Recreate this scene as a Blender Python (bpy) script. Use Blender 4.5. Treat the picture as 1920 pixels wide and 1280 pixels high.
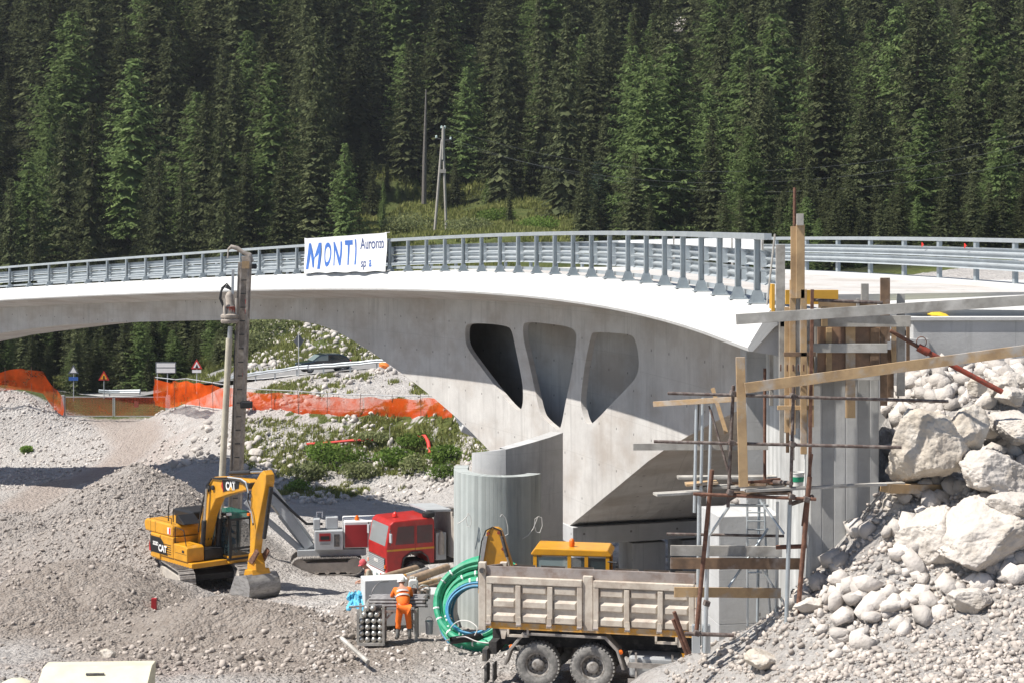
import bpy, bmesh, math, random
import numpy as np
from mathutils import Vector, Matrix, Euler
from mathutils.geometry import delaunay_2d_cdt
for o in list(bpy.data.objects): bpy.data.objects.remove(o)
S = bpy.context.scene
COL = S.collection
R = math.radians
random.seed(7); RNG = np.random.default_rng(7)
# ---------------- camera: level, 12 m above the site datum, looking along +Y
F, HY, CZ = 3200.0, 455.0, 12.0      # focal length in photo pixels, horizon row, camera height
cd = bpy.data.cameras.new('camera'); cam = bpy.data.objects.new('camera', cd); COL.objects.link(cam)
cam.location = (0, 0, CZ); cam.rotation_euler = (R(90), 0, 0)
cd.sensor_width = 36; cd.lens = F/1920*36; cd.shift_y = -(640-HY)/1920
cd.clip_start = .5; cd.clip_end = 3000
S.camera = cam
# ---------------- sky and sun (sun high on the left)
SUN_EL = R(55); SUN_DIR = Vector((-.96, -.28)).normalized()
w = bpy.data.worlds.new('World'); S.world = w; w.use_nodes = True
nt = w.node_tree; bg = nt.nodes['Background']
sky = nt.nodes.new('ShaderNodeTexSky'); sky.sky_type = 'NISHITA'; sky.sun_disc = False
sky.sun_elevation = SUN_EL; sky.sun_rotation = math.atan2(SUN_DIR.x, SUN_DIR.y)
sky.altitude = 1700; sky.air_density = 1.0; sky.dust_density = 1.2; sky.ozone_density = 1.0
nt.links.new(sky.outputs[0], bg.inputs[0]); bg.inputs[1].default_value = .078
sl = bpy.data.lights.new('sun', 'SUN'); sl.energy = 5.0; sl.angle = R(.53); sl.color = (1, .955, .89)
so = bpy.data.objects.new('sun', sl); COL.objects.link(so)
sv = Vector((SUN_DIR.x*math.cos(SUN_EL), SUN_DIR.y*math.cos(SUN_EL), math.sin(SUN_EL)))
so.rotation_euler = sv.to_track_quat('Z', 'Y').to_euler(); so.location = (-40, 0, 80)
S.view_settings.view_transform = 'Standard'; S.view_settings.look = 'None'
S.view_settings.exposure = .6; S.view_settings.gamma = 1
S.render.resolution_x = 1024; S.render.resolution_y = 682
S.render.engine = 'CYCLES'
S.cycles.max_bounces = 4; S.cycles.diffuse_bounces = 2; S.cycles.volume_bounces = 0; S.cycles.glossy_bounces = 2; S.cycles.transparent_max_bounces = 6; S.cycles.transmission_bounces = 2
# ================= helpers
def at(px, py, Y):                   # a point of the place from a photo pixel and its distance
    s = F/Y
    return Vector(((px-960)/s, Y, CZ-(py-HY)/s))

class MB:
    def __init__(s): s.v = []; s.f = []; s.uv = None
    def add(s, vs, fs):
        b = len(s.v); s.v += [tuple(v) for v in vs]; s.f += [tuple(i+b for i in f) for f in fs]; return s
    def box(s, c, d, rot=None):
        x, y, z = [a/2 for a in d]; c = Vector(c)
        vs = [Vector(p) for p in ((-x,-y,-z),(x,-y,-z),(x,y,-z),(-x,y,-z),(-x,-y,z),(x,-y,z),(x,y,z),(-x,y,z))]
        if rot is not None:
            m = Euler(rot).to_matrix() if not isinstance(rot, Matrix) else rot
            vs = [m @ v for v in vs]
        return s.add([v+c for v in vs], [(3,2,1,0),(4,5,6,7),(0,1,5,4),(1,2,6,5),(2,3,7,6),(3,0,4,7)])
    def bb(s, x0, x1, y0, y1, z0, z1): return s.box(((x0+x1)/2,(y0+y1)/2,(z0+z1)/2),(x1-x0,y1-y0,z1-z0))
    def bar(s, p, q, w, h, up=(0,0,1)):       # rectangular bar; w sideways, h along up
        p, q = Vector(p), Vector(q); d = (q-p).normalized(); u = Vector(up)
        a = d.cross(u)
        if a.length < 1e-4: a = d.cross(Vector((1,0,0)))
        a.normalize(); u = a.cross(d)
        vs = []
        for e in (p, q):
            for i, j in ((-1,-1),(1,-1),(1,1),(-1,1)): vs.append(e + a*(w/2*i) + u*(h/2*j))
        return s.add(vs, [(3,2,1,0),(4,5,6,7),(0,1,5,4),(1,2,6,5),(2,3,7,6),(3,0,4,7)])
    def tube(s, pts, r, n=8, cap=True):
        pts = [Vector(p) for p in pts]; m = len(pts)
        rr = r if isinstance(r, (list, tuple)) else [r]*m
        t0 = (pts[1]-pts[0]).normalized()
        a = t0.orthogonal().normalized(); vs = []; fs = []
        for i in range(m):
            t = (pts[min(i+1,m-1)]-pts[max(i-1,0)]).normalized()
            a = (a - t*a.dot(t)).normalized(); b = t.cross(a)
            for k in range(n):
                g = 2*math.pi*k/n; vs.append(pts[i] + (a*math.cos(g)+b*math.sin(g))*rr[i])
        for i in range(m-1):
            for k in range(n):
                k2 = (k+1) % n; fs.append((i*n+k, i*n+k2, (i+1)*n+k2, (i+1)*n+k))
        if cap: fs.append(tuple(range(n-1,-1,-1))); fs.append(tuple((m-1)*n+k for k in range(n)))
        return s.add(vs, fs)
    def prism(s, poly, a, b, axis='y'):       # polygon extruded from a to b along an axis
        def P(u, v, t): return {'y': (u, t, v), 'x': (t, u, v), 'z': (u, v, t)}[axis]
        n = len(poly); vs = [P(u, v, a) for u, v in poly]+[P(u, v, b) for u, v in poly]
        fs = [tuple(range(n)), tuple(range(2*n-1, n-1, -1))]
        for i in range(n): j = (i+1) % n; fs.append((j, i, i+n, j+n))
        return s.add(vs, fs)
    def lathe(s, prof, c, axis=(0,0,1), n=20, closed=False):    # prof: (radius, offset along axis)
        ax = Vector(axis).normalized(); a = ax.orthogonal().normalized(); b = ax.cross(a); c = Vector(c)
        vs = []; fs = []; m = len(prof)
        for r, t in prof:
            for k in range(n):
                g = 2*math.pi*k/n; vs.append(c + ax*t + (a*math.cos(g)+b*math.sin(g))*max(r, 1e-4))
        for i in range(m-1 if not closed else m):
            i2 = (i+1) % m
            for k in range(n):
                k2 = (k+1) % n; fs.append((i*n+k, i*n+k2, i2*n+k2, i2*n+k))
        return s.add(vs, fs)
    def build(s, name, mat, parent=None, smooth=False, bevel=0, fix=True):
        me = bpy.data.meshes.new(name); me.from_pydata(s.v, [], s.f)
        if fix:
            bm = bmesh.new(); bm.from_mesh(me); bmesh.ops.recalc_face_normals(bm, faces=bm.faces); bm.to_mesh(me); bm.free()
        if mat: me.materials.append(M[mat] if isinstance(mat, str) else mat)
        o = bpy.data.objects.new(name, me); COL.objects.link(o)
        if parent: o.parent = parent
        if smooth: auto_smooth(me)
        if bevel:
            bv = o.modifiers.new('bevel', 'BEVEL'); bv.width = bevel; bv.segments = 2; bv.limit_method = 'ANGLE'; bv.angle_limit = R(35)
            bv.harden_normals = False
        return o

def auto_smooth(me, ang=40):
    me.polygons.foreach_set('use_smooth', [True]*len(me.polygons))
    bm = bmesh.new(); bm.from_mesh(me); ca = R(ang)
    for e in bm.edges:
        if len(e.link_faces) == 2 and e.calc_face_angle(0) > ca: e.smooth = False
    bm.to_mesh(me); bm.free()

def np_mesh(name, V, T, mat, parent=None, smooth=False, k=3):
    me = bpy.data.meshes.new(name); V = np.asarray(V, np.float32); T = np.asarray(T, np.int32)
    me.vertices.add(len(V)); me.vertices.foreach_set('co', V.ravel())
    me.loops.add(T.size); me.loops.foreach_set('vertex_index', T.ravel())
    me.polygons.add(len(T)); me.polygons.foreach_set('loop_start', np.arange(0, T.size, k, dtype=np.int32))
    me.polygons.foreach_set('loop_total', np.full(len(T), k, np.int32))
    if smooth: me.polygons.foreach_set('use_smooth', np.ones(len(T), bool))
    me.update(calc_edges=True); me.validate()
    me.materials.append(M[mat] if isinstance(mat, str) else mat)
    o = bpy.data.objects.new(name, me); COL.objects.link(o)
    if parent: o.parent = parent
    return o

def tag(o, label=None, cat=None, group=None, kind=None):
    if label: o['label'] = label
    if cat: o['category'] = cat
    if group: o['group'] = group
    if kind: o['kind'] = kind
    return o
def thing(name, label, cat, loc=(0,0,0), rz=0, group=None, rot=None):
    o = bpy.data.objects.new(name, None); COL.objects.link(o); o.location = loc
    o.rotation_euler = rot if rot else (0, 0, rz); o.empty_display_size = .3
    return tag(o, label, cat, group)
def copy_tree(o, parent=None):
    c = o.copy(); COL.objects.link(c); c.parent = parent
    for ch in o.children: copy_tree(ch, c)
    return c

def text_mesh(txt, size, mat, parent, mtx, name='lettering', extrude=.002, shear=0, bold=0, sx=1, align='CENTER'):
    cu = bpy.data.curves.new(name, 'FONT'); cu.body = txt; cu.size = size; cu.extrude = extrude; cu.shear = shear; cu.offset = bold
    cu.align_x = align; cu.align_y = 'CENTER'
    t = bpy.data.objects.new(name+'_tmp', cu); COL.objects.link(t)
    dg = bpy.context.evaluated_depsgraph_get()
    me = bpy.data.meshes.new_from_object(t.evaluated_get(dg)); bpy.data.objects.remove(t)
    me.transform(Matrix.Diagonal((sx, 1, 1, 1)))
    me.transform(mtx)
    me.materials.clear(); me.materials.append(M[mat]); me.name = name
    o = bpy.data.objects.new(name, me); COL.objects.link(o); o.parent = parent
    return o
def frame(o, ex, ez_up):             # text plane matrix: x along ex, y along ez_up
    ex = Vector(ex).normalized(); ey = Vector(ez_up); ey = (ey-ex*ey.dot(ex)).normalized(); en = ex.cross(ey)
    m = Matrix((ex, ey, en)).transposed().to_4x4(); m.translation = Vector(o); return m

# ---------------- numpy noise
def _hash(ix, iy, iz=0, seed=0):
    n = (ix*374761393 + iy*668265263 + iz*1274126177 + seed*974634211) & 0xffffffff
    n = ((n ^ (n >> 13))*1274126177) & 0xffffffff
    return ((n ^ (n >> 16)) & 0xffff)/65535.0
def vn2(x, y, seed=0):
    ix = np.floor(x).astype(np.int64); iy = np.floor(y).astype(np.int64); fx = x-ix; fy = y-iy
    fx = fx*fx*(3-2*fx); fy = fy*fy*(3-2*fy)
    a = _hash(ix,iy,0,seed); b = _hash(ix+1,iy,0,seed); c = _hash(ix,iy+1,0,seed); d = _hash(ix+1,iy+1,0,seed)
    return (a*(1-fx)+b*fx)*(1-fy)+(c*(1-fx)+d*fx)*fy - .5
def fbm2(x, y, o=4, seed=0):
    r = 0; a = 1.0
    for i in range(o): r = r + a*vn2(x*2**i, y*2**i, seed+i); a *= .5
    return r
def vn3(p, seed=0):
    i = np.floor(p).astype(np.int64); f = p-i; f = f*f*(3-2*f); r = 0
    for dx in (0,1):
        for dy in (0,1):
            for dz in (0,1):
                w_ = np.where(dx, f[:,0], 1-f[:,0])*np.where(dy, f[:,1], 1-f[:,1])*np.where(dz, f[:,2], 1-f[:,2])
                r = r + w_*_hash(i[:,0]+dx, i[:,1]+dy, i[:,2]+dz, seed)
    return r-.5

# ---------------- materials
M = {}
def pmat(name, col, rough=.7, var=.15, scale=3., bump=.0, bscale=30., metal=0., col2=None, mix=(.45,.62), coord='Object',
         c3=None, s3=1.2, m3=(.55,.7), stretch=(1,1,1), island=0., spec=.5, bdist=.02, coat=0):
    m = bpy.data.materials.new(name); m.use_nodes = True; nt = m.node_tree; N = nt.nodes; L = nt.links
    b = N['Principled BSDF']; b.inputs['Roughness'].default_value = rough; b.inputs['Metallic'].default_value = metal
    b.inputs['Specular IOR Level'].default_value = spec
    if coat: b.inputs['Coat Weight'].default_value = coat; b.inputs['Coat Roughness'].default_value = .15
    tc = N.new('ShaderNodeTexCoord'); mp = N.new('ShaderNodeMapping'); mp.inputs['Scale'].default_value = stretch
    if coord == 'World':
        g = N.new('ShaderNodeNewGeometry'); L.new(g.outputs['Position'], mp.inputs[0])
    else: L.new(tc.outputs[coord], mp.inputs[0])
    def noise(sc, det=5, src=None):
        n = N.new('ShaderNodeTexNoise'); n.inputs['Scale'].default_value = sc; n.inputs['Detail'].default_value = det
        n.inputs['Roughness'].default_value = .62; L.new(mp.outputs[0], n.inputs['Vector']); return n
    n1 = noise(scale)
    mr = N.new('ShaderNodeMapRange'); mr.inputs[1].default_value = .25; mr.inputs[2].default_value = .75
    mr.inputs[3].default_value = 1-var; mr.inputs[4].default_value = 1+var; L.new(n1.outputs[0], mr.inputs[0])
    def rgb(c):
        n = N.new('ShaderNodeRGB'); n.outputs[0].default_value = (*c, 1); return n.outputs[0]
    def mixc(f, a, b_):
        x = N.new('ShaderNodeMix'); x.data_type = 'RGBA'; L.new(f, x.inputs[0]); L.new(a, x.inputs[6]); L.new(b_, x.inputs[7]); return x.outputs[2]
    def ramp(src, lo, hi):
        q = N.new('ShaderNodeMapRange'); q.inputs[1].default_value = lo; q.inputs[2].default_value = hi; L.new(src, q.inputs[0]); return q.outputs[0]
    c = rgb(col)
    if col2: c = mixc(ramp(noise(scale*1.7, 6).outputs[0], *mix), c, rgb(col2))
    if c3: c = mixc(ramp(noise(s3, 7).outputs[0], *m3), c, rgb(c3))
    hv = N.new('ShaderNodeVectorMath'); hv.operation = 'SCALE'; L.new(c, hv.inputs[0]); L.new(mr.outputs[0], hv.inputs['Scale'])
    c = hv.outputs[0]
    if island:
        g2 = N.new('ShaderNodeNewGeometry'); q = N.new('ShaderNodeMapRange'); q.inputs[3].default_value = 1-island; q.inputs[4].default_value = 1+island
        L.new(g2.outputs['Random Per Island'], q.inputs[0])
        h2 = N.new('ShaderNodeVectorMath'); h2.operation = 'SCALE'; L.new(c, h2.inputs[0]); L.new(q.outputs[0], h2.inputs['Scale']); c = h2.outputs[0]
    L.new(c, b.inputs['Base Color'])
    if bump:
        nb = noise(bscale, 4); bp = N.new('ShaderNodeBump'); bp.inputs['Strength'].default_value = bump; bp.inputs['Distance'].default_value = bdist
        L.new(nb.outputs[0], bp.inputs['Height']); L.new(bp.outputs[0], b.inputs['Normal'])
    M[name] = m; return m

pmat('galv', (.54,.58,.60), .42, .12, 2, metal=.55, bump=.1, bscale=8)
pmat('galv_dark', (.38,.42,.44), .5, .15, 4, metal=.4)
pmat('steel', (.42,.42,.42), .4, .2, 6, metal=.7)
pmat('dark_steel', (.06,.06,.062), .6, .35, 5, col2=(.14,.12,.10))
pmat('rust', (.13,.062,.04), .85, .3, 7, bump=.2, col2=(.20,.10,.065))
pmat('tube_brown', (.10,.07,.06), .75, .35, 6, col2=(.20,.17,.15), bump=.15)
pmat('red_rust', (.30,.055,.03), .7, .3, 8, col2=(.16,.06,.04))
pmat('wood', (.47,.32,.17), .8, .22, 1.2, bump=.3, bscale=6, stretch=(1,1,1), col2=(.36,.24,.13), c3=(.42,.39,.35), s3=1.6, m3=(.52,.68))
pmat('wood_grey', (.40,.38,.34), .85, .2, 1.5, bump=.3, bscale=6, col2=(.29,.27,.24), c3=(.50,.48,.44), s3=1.6, m3=(.5,.66))
pmat('wood_brown', (.22,.14,.085), .85, .3, 1.5, bump=.3, bscale=6, col2=(.13,.085,.055), c3=(.36,.31,.27), s3=2, m3=(.55,.72))
pmat('ply', (.32,.19,.11), .7, .25, 1.3, col2=(.20,.12,.08), c3=(.12,.085,.06), s3=.9)
pmat('ply_yellow', (.60,.33,.04), .6, .15, 2)
pmat('cat_yellow', (.66,.31,.018), .38, .12, 1.5, col2=(.58,.27,.02), c3=(.40,.27,.12), s3=2.2, m3=(.62,.8), coat=.15)
pmat('cat_black', (.012,.012,.013), .45, .2, 3)
pmat('machine_black', (.018,.018,.02), .6, .3, 4, col2=(.06,.055,.05), mix=(.55,.75))
pmat('track', (.24,.22,.20), .85, .3, 5, bump=.3, col2=(.34,.31,.28), c3=(.12,.11,.10))
pmat('bucket', (.33,.32,.31), .5, .25, 2.5, metal=.35, col2=(.22,.21,.20), c3=(.42,.40,.37), stretch=(1,1,3))
pmat('mast_steel', (.33,.285,.24), .7, .25, 3, col2=(.24,.205,.175), c3=(.42,.37,.32), s3=2)
pmat('dust', (.42,.38,.33), .95, .2, 4, bump=.3)
pmat('white_paint', (.74,.74,.73), .5, .1, 2)
pmat('cream', (.66,.62,.46), .6, .1, 1.5, col2=(.58,.55,.42))
pmat('red_paint', (.45,.02,.018), .35, .12, 1.5, col2=(.36,.02,.018), c3=(.38,.12,.09), s3=1.6, m3=(.6,.85), coat=.2)
pmat('red_panel', (.36,.015,.02), .45, .15, 2)
pmat('plaster_grey', (.42,.44,.45), .5, .12, 2)
pmat('orange_lamp', (.85,.16,.01), .3, .05)
pmat('red_lamp', (.7,.03,.02), .3, .05)
pmat('rubber', (.03,.03,.03), .85, .3, 5, col2=(.16,.15,.14), mix=(.4,.65), bump=.2)
pmat('tyre', (.17,.165,.155), .9, .3, 5, col2=(.30,.285,.265), mix=(.4,.65), bump=.3)
pmat('tipper', (.58,.52,.44), .7, .16, 1.6, bump=.15, bscale=12, col2=(.46,.39,.32), c3=(.33,.25,.20), s3=3.2, m3=(.58,.72))
pmat('tipper_rust', (.33,.29,.27), .8, .25, 2, col2=(.25,.19,.16), bump=.2)
pmat('tipper_orange', (.60,.30,.05), .6, .2, 3, col2=(.50,.36,.22))
pmat('fender', (.34,.31,.28), .8, .25, 3, col2=(.22,.20,.18))
pmat('hub', (.34,.32,.295), .75, .25, 5, col2=(.16,.14,.12))
pmat('chassis', (.035,.033,.032), .8, .4, 3, col2=(.12,.11,.10), mix=(.5,.7))
pmat('green_pipe', (.02,.30,.15), .5, .2, 4, col2=(.05,.38,.22), c3=(.18,.36,.27), s3=3, m3=(.55,.8))
pmat('blue_pipe', (.03,.20,.36), .5, .2, 4, col2=(.06,.30,.48))
pmat('tie', (.78,.80,.78), .6, .1)
pmat('tag_orange', (.85,.24,.05), .6, .1)
pmat('tag_pink', (.75,.45,.42), .6, .1)
pmat('hi_vis', (.88,.17,.012), .75, .12, 6, bump=.3, bscale=9, bdist=.03)
pmat('hi_vis_stripe', (.55,.52,.48), .5, .1, 8)
pmat('skin', (.46,.24,.16), .6, .08, 8)
pmat('hair', (.10,.06,.035), .8, .2, 20)
pmat('khaki', (.40,.36,.27), .85, .12, 6, bump=.25, bscale=9, bdist=.03)
pmat('trousers', (.05,.055,.07), .85, .15, 6)
pmat('boot', (.12,.125,.12), .7, .25, 6, col2=(.24,.23,.21))
pmat('cap_red', (.60,.09,.10), .8, .1, 10)
pmat('cap_white', (.78,.77,.74), .7, .06, 10)
pmat('plastic_white', (.74,.73,.68), .45, .08, 4)
pmat('tin', (.34,.30,.26), .6, .25, 6, col2=(.22,.13,.08))
pmat('zinc', (.42,.43,.43), .5, .2, 4, metal=.3)
pmat('pipe_brown', (.33,.235,.15), .7, .2, 3, col2=(.24,.17,.12), bump=.2)
pmat('pipe_grey', (.22,.21,.21), .5, .25, 5, metal=.35, col2=(.30,.29,.28))
pmat('pipe_black', (.012,.012,.013), .5, .2, 3)
pmat('chrome', (.62,.60,.55), .3, .2, 6, metal=.9)
pmat('rod_cap', (.55,.54,.50), .3, .25, 9, metal=.55, col2=(.42,.40,.36))
pmat('tarp_blue', (.10,.42,.62), .5, .2, 5, bump=.5, bscale=5, bdist=.08)
pmat('red_hose', (.62,.05,.035), .55, .15, 5)
pmat('sign_white', (.75,.75,.74), .5, .04)
pmat('sign_red', (.55,.03,.03), .5, .05)
pmat('sign_blue', (.03,.11,.38), .5, .05)
pmat('sign_back', (.12,.135,.15), .5, .1, metal=.3)
pmat('sign_orange', (.85,.38,.02), .5, .05)
pmat('black', (.012,.012,.012), .6, .05)
pmat('banner', (.80,.80,.80), .6, .04, 3)
pmat('banner_blue', (.055,.16,.50), .6, .2, 3)
pmat('banner_navy', (.06,.09,.22), .6, .15, 3)
pmat('car_paint', (.015,.025,.035), .2, .1, coat=.6)
pmat('pole_wood', (.40,.37,.33), .85, .2, 3)
pmat('bark', (.085,.065,.05), .95, .35, 4, bump=.4, bscale=10)
pmat('dead_bark', (.15,.135,.12), .95, .3, 4)
pmat('insulator', (.55,.66,.62), .3, .1)
pmat('wire', (.10,.11,.11), .6, .1)
pmat('cable_white', (.62,.60,.56), .6, .1)
pmat('yellow_bag', (.72,.48,.03), .6, .2, 8, bump=.5, bscale=8, bdist=.05)
pmat('membrane', (.70,.72,.42), .7, .1, 4, bump=.4, bscale=5, bdist=.05)
pmat('light_emblem', (.80,.78,.74), .5, .02)
def glass_mat(name, col, alpha):
    m = bpy.data.materials.new(name); m.use_nodes = True; b = m.node_tree.nodes['Principled BSDF']
    b.inputs['Base Color'].default_value = (*col, 1); b.inputs['Roughness'].default_value = .06
    b.inputs['Alpha'].default_value = alpha; b.inputs['Specular IOR Level'].default_value = .8; M[name] = m
glass_mat('glass', (.03,.05,.055), .62)
glass_mat('glass_green', (.02,.16,.12), .85)
glass_mat('glass_pale', (.30,.38,.38), .7)
def net_mat(name='orange_net', lo=.12, hi=.58):
    m = bpy.data.materials.new(name); m.use_nodes = True; nt = m.node_tree; N = nt.nodes; L = nt.links
    N.remove(N['Principled BSDF']); out = N['Material Output']
    d = N.new('ShaderNodeBsdfDiffuse'); d.inputs[0].default_value = (.92,.12,.015,1)
    t = N.new('ShaderNodeBsdfTranslucent'); t.inputs[0].default_value = (.92,.14,.02,1)
    tr = N.new('ShaderNodeBsdfTransparent'); a = N.new('ShaderNodeMixShader'); a.inputs[0].default_value = .35
    b = N.new('ShaderNodeMixShader')
    nz = N.new('ShaderNodeTexNoise'); nz.inputs['Scale'].default_value = .9; nz.inputs['Detail'].default_value = 4
    tc = N.new('ShaderNodeTexCoord'); L.new(tc.outputs['Object'], nz.inputs['Vector'])
    mr = N.new('ShaderNodeMapRange'); mr.inputs[1].default_value = .35; mr.inputs[2].default_value = .65; mr.inputs[3].default_value = lo; mr.inputs[4].default_value = hi
    L.new(nz.outputs[0], mr.inputs[0]); L.new(mr.outputs[0], b.inputs[0])
    L.new(d.outputs[0], a.inputs[1]); L.new(t.outputs[0], a.inputs[2]); L.new(a.outputs[0], b.inputs[1]); L.new(tr.outputs[0], b.inputs[2])
    L.new(b.outputs[0], out.inputs[0]); M[name] = m
net_mat(); net_mat('thin_net', .5, .8)
def foliage(name, c1, c2, trans=.25):
    m = bpy.data.materials.new(name); m.use_nodes = True; nt = m.node_tree; N = nt.nodes; L = nt.links
    N.remove(N['Principled BSDF']); out = N['Material Output']
    g = N.new('ShaderNodeNewGeometry'); oi = N.new('ShaderNodeObjectInfo')
    mx = N.new('ShaderNodeMix'); mx.data_type = 'RGBA'; mx.inputs[6].default_value = (*c1,1); mx.inputs[7].default_value = (*c2,1)
    L.new(g.outputs['Random Per Island'], mx.inputs[0])
    mr = N.new('ShaderNodeMapRange'); mr.inputs[3].default_value = .72; mr.inputs[4].default_value = 1.3; L.new(oi.outputs['Random'], mr.inputs[0])
    sc = N.new('ShaderNodeVectorMath'); sc.operation = 'SCALE'; L.new(mx.outputs[2], sc.inputs[0]); L.new(mr.outputs[0], sc.inputs['Scale'])
    d = N.new('ShaderNodeBsdfDiffuse'); t = N.new('ShaderNodeBsdfTranslucent'); a = N.new('ShaderNodeMixShader'); a.inputs[0].default_value = trans
    L.new(sc.outputs[0], d.inputs[0]); L.new(sc.outputs[0], t.inputs[0]); L.new(d.outputs[0], a.inputs[1]); L.new(t.outputs[0], a.inputs[2])
    L.new(a.outputs[0], out.inputs[0]); M[name] = m
foliage('spruce_needles', (.066,.080,.040), (.125,.138,.066), .3)
foliage('larch_needles', (.125,.180,.064), (.200,.260,.100), .45)
foliage('pine_needles', (.050,.080,.050), (.085,.115,.075))
foliage('dead_twigs', (.12,.10,.08), (.17,.15,.12), .1)
foliage('shrub_leaves', (.11,.19,.04), (.22,.31,.08), .45)
foliage('willow_leaves', (.17,.20,.09), (.27,.29,.14), .45)
foliage('grass_blades', (.17,.20,.06), (.30,.30,.12), .35)
# concrete: uv (metres along the face, height) drives board marks and streaks
def concrete(name, col, col2, board=0., streak=.5, stain=None, joints=0):
    m = bpy.data.materials.new(name); m.use_nodes = True; nt = m.node_tree; N = nt.nodes; L = nt.links; b = N['Principled BSDF']
    b.inputs['Roughness'].default_value = .85; b.inputs['Specular IOR Level'].default_value = .3
    uv = N.new('ShaderNodeUVMap'); uv.uv_map = 'UVMap'
    def mapped(sx, sy):
        mp = N.new('ShaderNodeMapping'); mp.inputs['Scale'].default_value = (sx, sy, 1); L.new(uv.outputs[0], mp.inputs[0]); return mp.outputs[0]
    def noise(vec, sc, det=6):
        n = N.new('ShaderNodeTexNoise'); n.inputs['Scale'].default_value = sc; n.inputs['Detail'].default_value = det; n.inputs['Roughness'].default_value = .65
        L.new(vec, n.inputs['Vector']); return n.outputs[0]
    def rng(src, lo, hi, a=0, c=1):
        q = N.new('ShaderNodeMapRange'); q.inputs[1].default_value = lo; q.inputs[2].default_value = hi; q.inputs[3].default_value = a; q.inputs[4].default_value = c
        L.new(src, q.inputs[0]); return q.outputs[0]
    def mixc(f, a, c):
        x = N.new('ShaderNodeMix'); x.data_type = 'RGBA'; L.new(f, x.inputs[0])
        if isinstance(a, tuple): x.inputs[6].default_value = (*a,1)
        else: L.new(a, x.inputs[6])
        x.inputs[7].default_value = (*c,1); return x.outputs[2]
    c = mixc(rng(noise(mapped(1,1), .6), .35, .65), col, col2)
    dark = tuple(k*.62 for k in col2)
    st = noise(mapped(2.2,.22), 1.3, 7)
    q = N.new('ShaderNodeMath'); q.operation = 'MULTIPLY'; L.new(rng(st, .52, .75), q.inputs[0]); q.inputs[1].default_value = streak
    c = mixc(q.outputs[0], c, dark)
    if stain: c = mixc(rng(noise(mapped(.5,.9), .5, 6), .46, .66, 0, .75), c, stain)
    if joints:                       # shutter joints and tie holes
        sp0 = N.new('ShaderNodeSeparateXYZ'); L.new(uv.outputs[0], sp0.inputs[0])
        def ping(o_, per):
            d0 = N.new('ShaderNodeMath'); d0.operation = 'DIVIDE'; L.new(o_, d0.inputs[0]); d0.inputs[1].default_value = per
            p0 = N.new('ShaderNodeMath'); p0.operation = 'PINGPONG'; L.new(d0.outputs[0], p0.inputs[0]); p0.inputs[1].default_value = .5; return p0.outputs[0]
        ju = rng(ping(sp0.outputs[0], joints), 0, .008, .5, 0); jv = rng(ping(sp0.outputs[1], joints*.62), 0, .012, .28, 0)
        mx0 = N.new('ShaderNodeMath'); mx0.operation = 'MAXIMUM'; L.new(ju, mx0.inputs[0]); L.new(jv, mx0.inputs[1])
        c = mixc(mx0.outputs[0], c, dark)
        hu = rng(ping(sp0.outputs[0], 1.65), .474, .480); hv0 = rng(ping(sp0.outputs[1], 1.35), .470, .476)
        mn0 = N.new('ShaderNodeMath'); mn0.operation = 'MINIMUM'; L.new(hu, mn0.inputs[0]); L.new(hv0, mn0.inputs[1])
        c = mixc(mn0.outputs[0], c, (.2,.19,.18))
    fine = noise(mapped(1,1), 14, 4)
    bh = fine
    if board:
        sp = N.new('ShaderNodeSeparateXYZ'); L.new(uv.outputs[0], sp.inputs[0])
        dv = N.new('ShaderNodeMath'); dv.operation = 'DIVIDE'; L.new(sp.outputs[0], dv.inputs[0]); dv.inputs[1].default_value = board
        fl = N.new('ShaderNodeMath'); fl.operation = 'FLOOR'; L.new(dv.outputs[0], fl.inputs[0])
        wn = N.new('ShaderNodeTexWhiteNoise'); wn.noise_dimensions = '1D'; L.new(fl.outputs[0], wn.inputs['W'])
        fr = N.new('ShaderNodeMath'); fr.operation = 'FRACT'; L.new(dv.outputs[0], fr.inputs[0])
        pp = N.new('ShaderNodeMath'); pp.operation = 'PINGPONG'; L.new(dv.outputs[0], pp.inputs[0]); pp.inputs[1].default_value = .5
        vs = N.new('ShaderNodeVectorMath'); vs.operation = 'SCALE'; L.new(c, vs.inputs[0]); L.new(rng(wn.outputs[0], 0, 1, .80, 1.12), vs.inputs['Scale'])
        c = mixc(rng(pp.outputs[0], .0, .06, .35, 0), vs.outputs[0], dark)
        ad = N.new('ShaderNodeMath'); ad.operation = 'ADD'; L.new(rng(pp.outputs[0], 0, .08, 0, 1.0), ad.inputs[0]); L.new(rng(fine, 0, 1, 0, .5), ad.inputs[1])
        ad2 = N.new('ShaderNodeMath'); ad2.operation = 'ADD'; L.new(ad.outputs[0], ad2.inputs[0]); L.new(wn.outputs[0], ad2.inputs[1]); bh = ad2.outputs[0]
    L.new(c, b.inputs['Base Color'])
    bp = N.new('ShaderNodeBump'); bp.inputs['Strength'].default_value = .35; bp.inputs['Distance'].default_value = .015
    L.new(bh, bp.inputs['Height']); L.new(bp.outputs[0], b.inputs['Normal']); M[name] = m
concrete('concrete', (.57,.55,.52), (.46,.44,.415), 0, .6, (.38,.33,.285), 2.6)
concrete('concrete_pale', (.60,.595,.575), (.53,.525,.505), 0, .3)
concrete('concrete_board', (.44,.465,.445), (.36,.39,.375), .125, .8)
concrete('concrete_grey', (.52,.52,.51), (.42,.42,.415), 0, .7, (.36,.35,.335), 2.2)
concrete('concrete_column', (.56,.56,.54), (.36,.36,.35), .22, .9, (.34,.335,.32))
def set_uv(o, fn):                   # uv from a function of the vertex position
    me = o.data; uvl = me.uv_layers.new(name='UVMap')
    co = [v.co for v in me.vertices]
    for p in me.polygons:
        for li in p.loop_indices: uvl.data[li].uv = fn(co[me.loops[li].vertex_index], p.normal)
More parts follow.
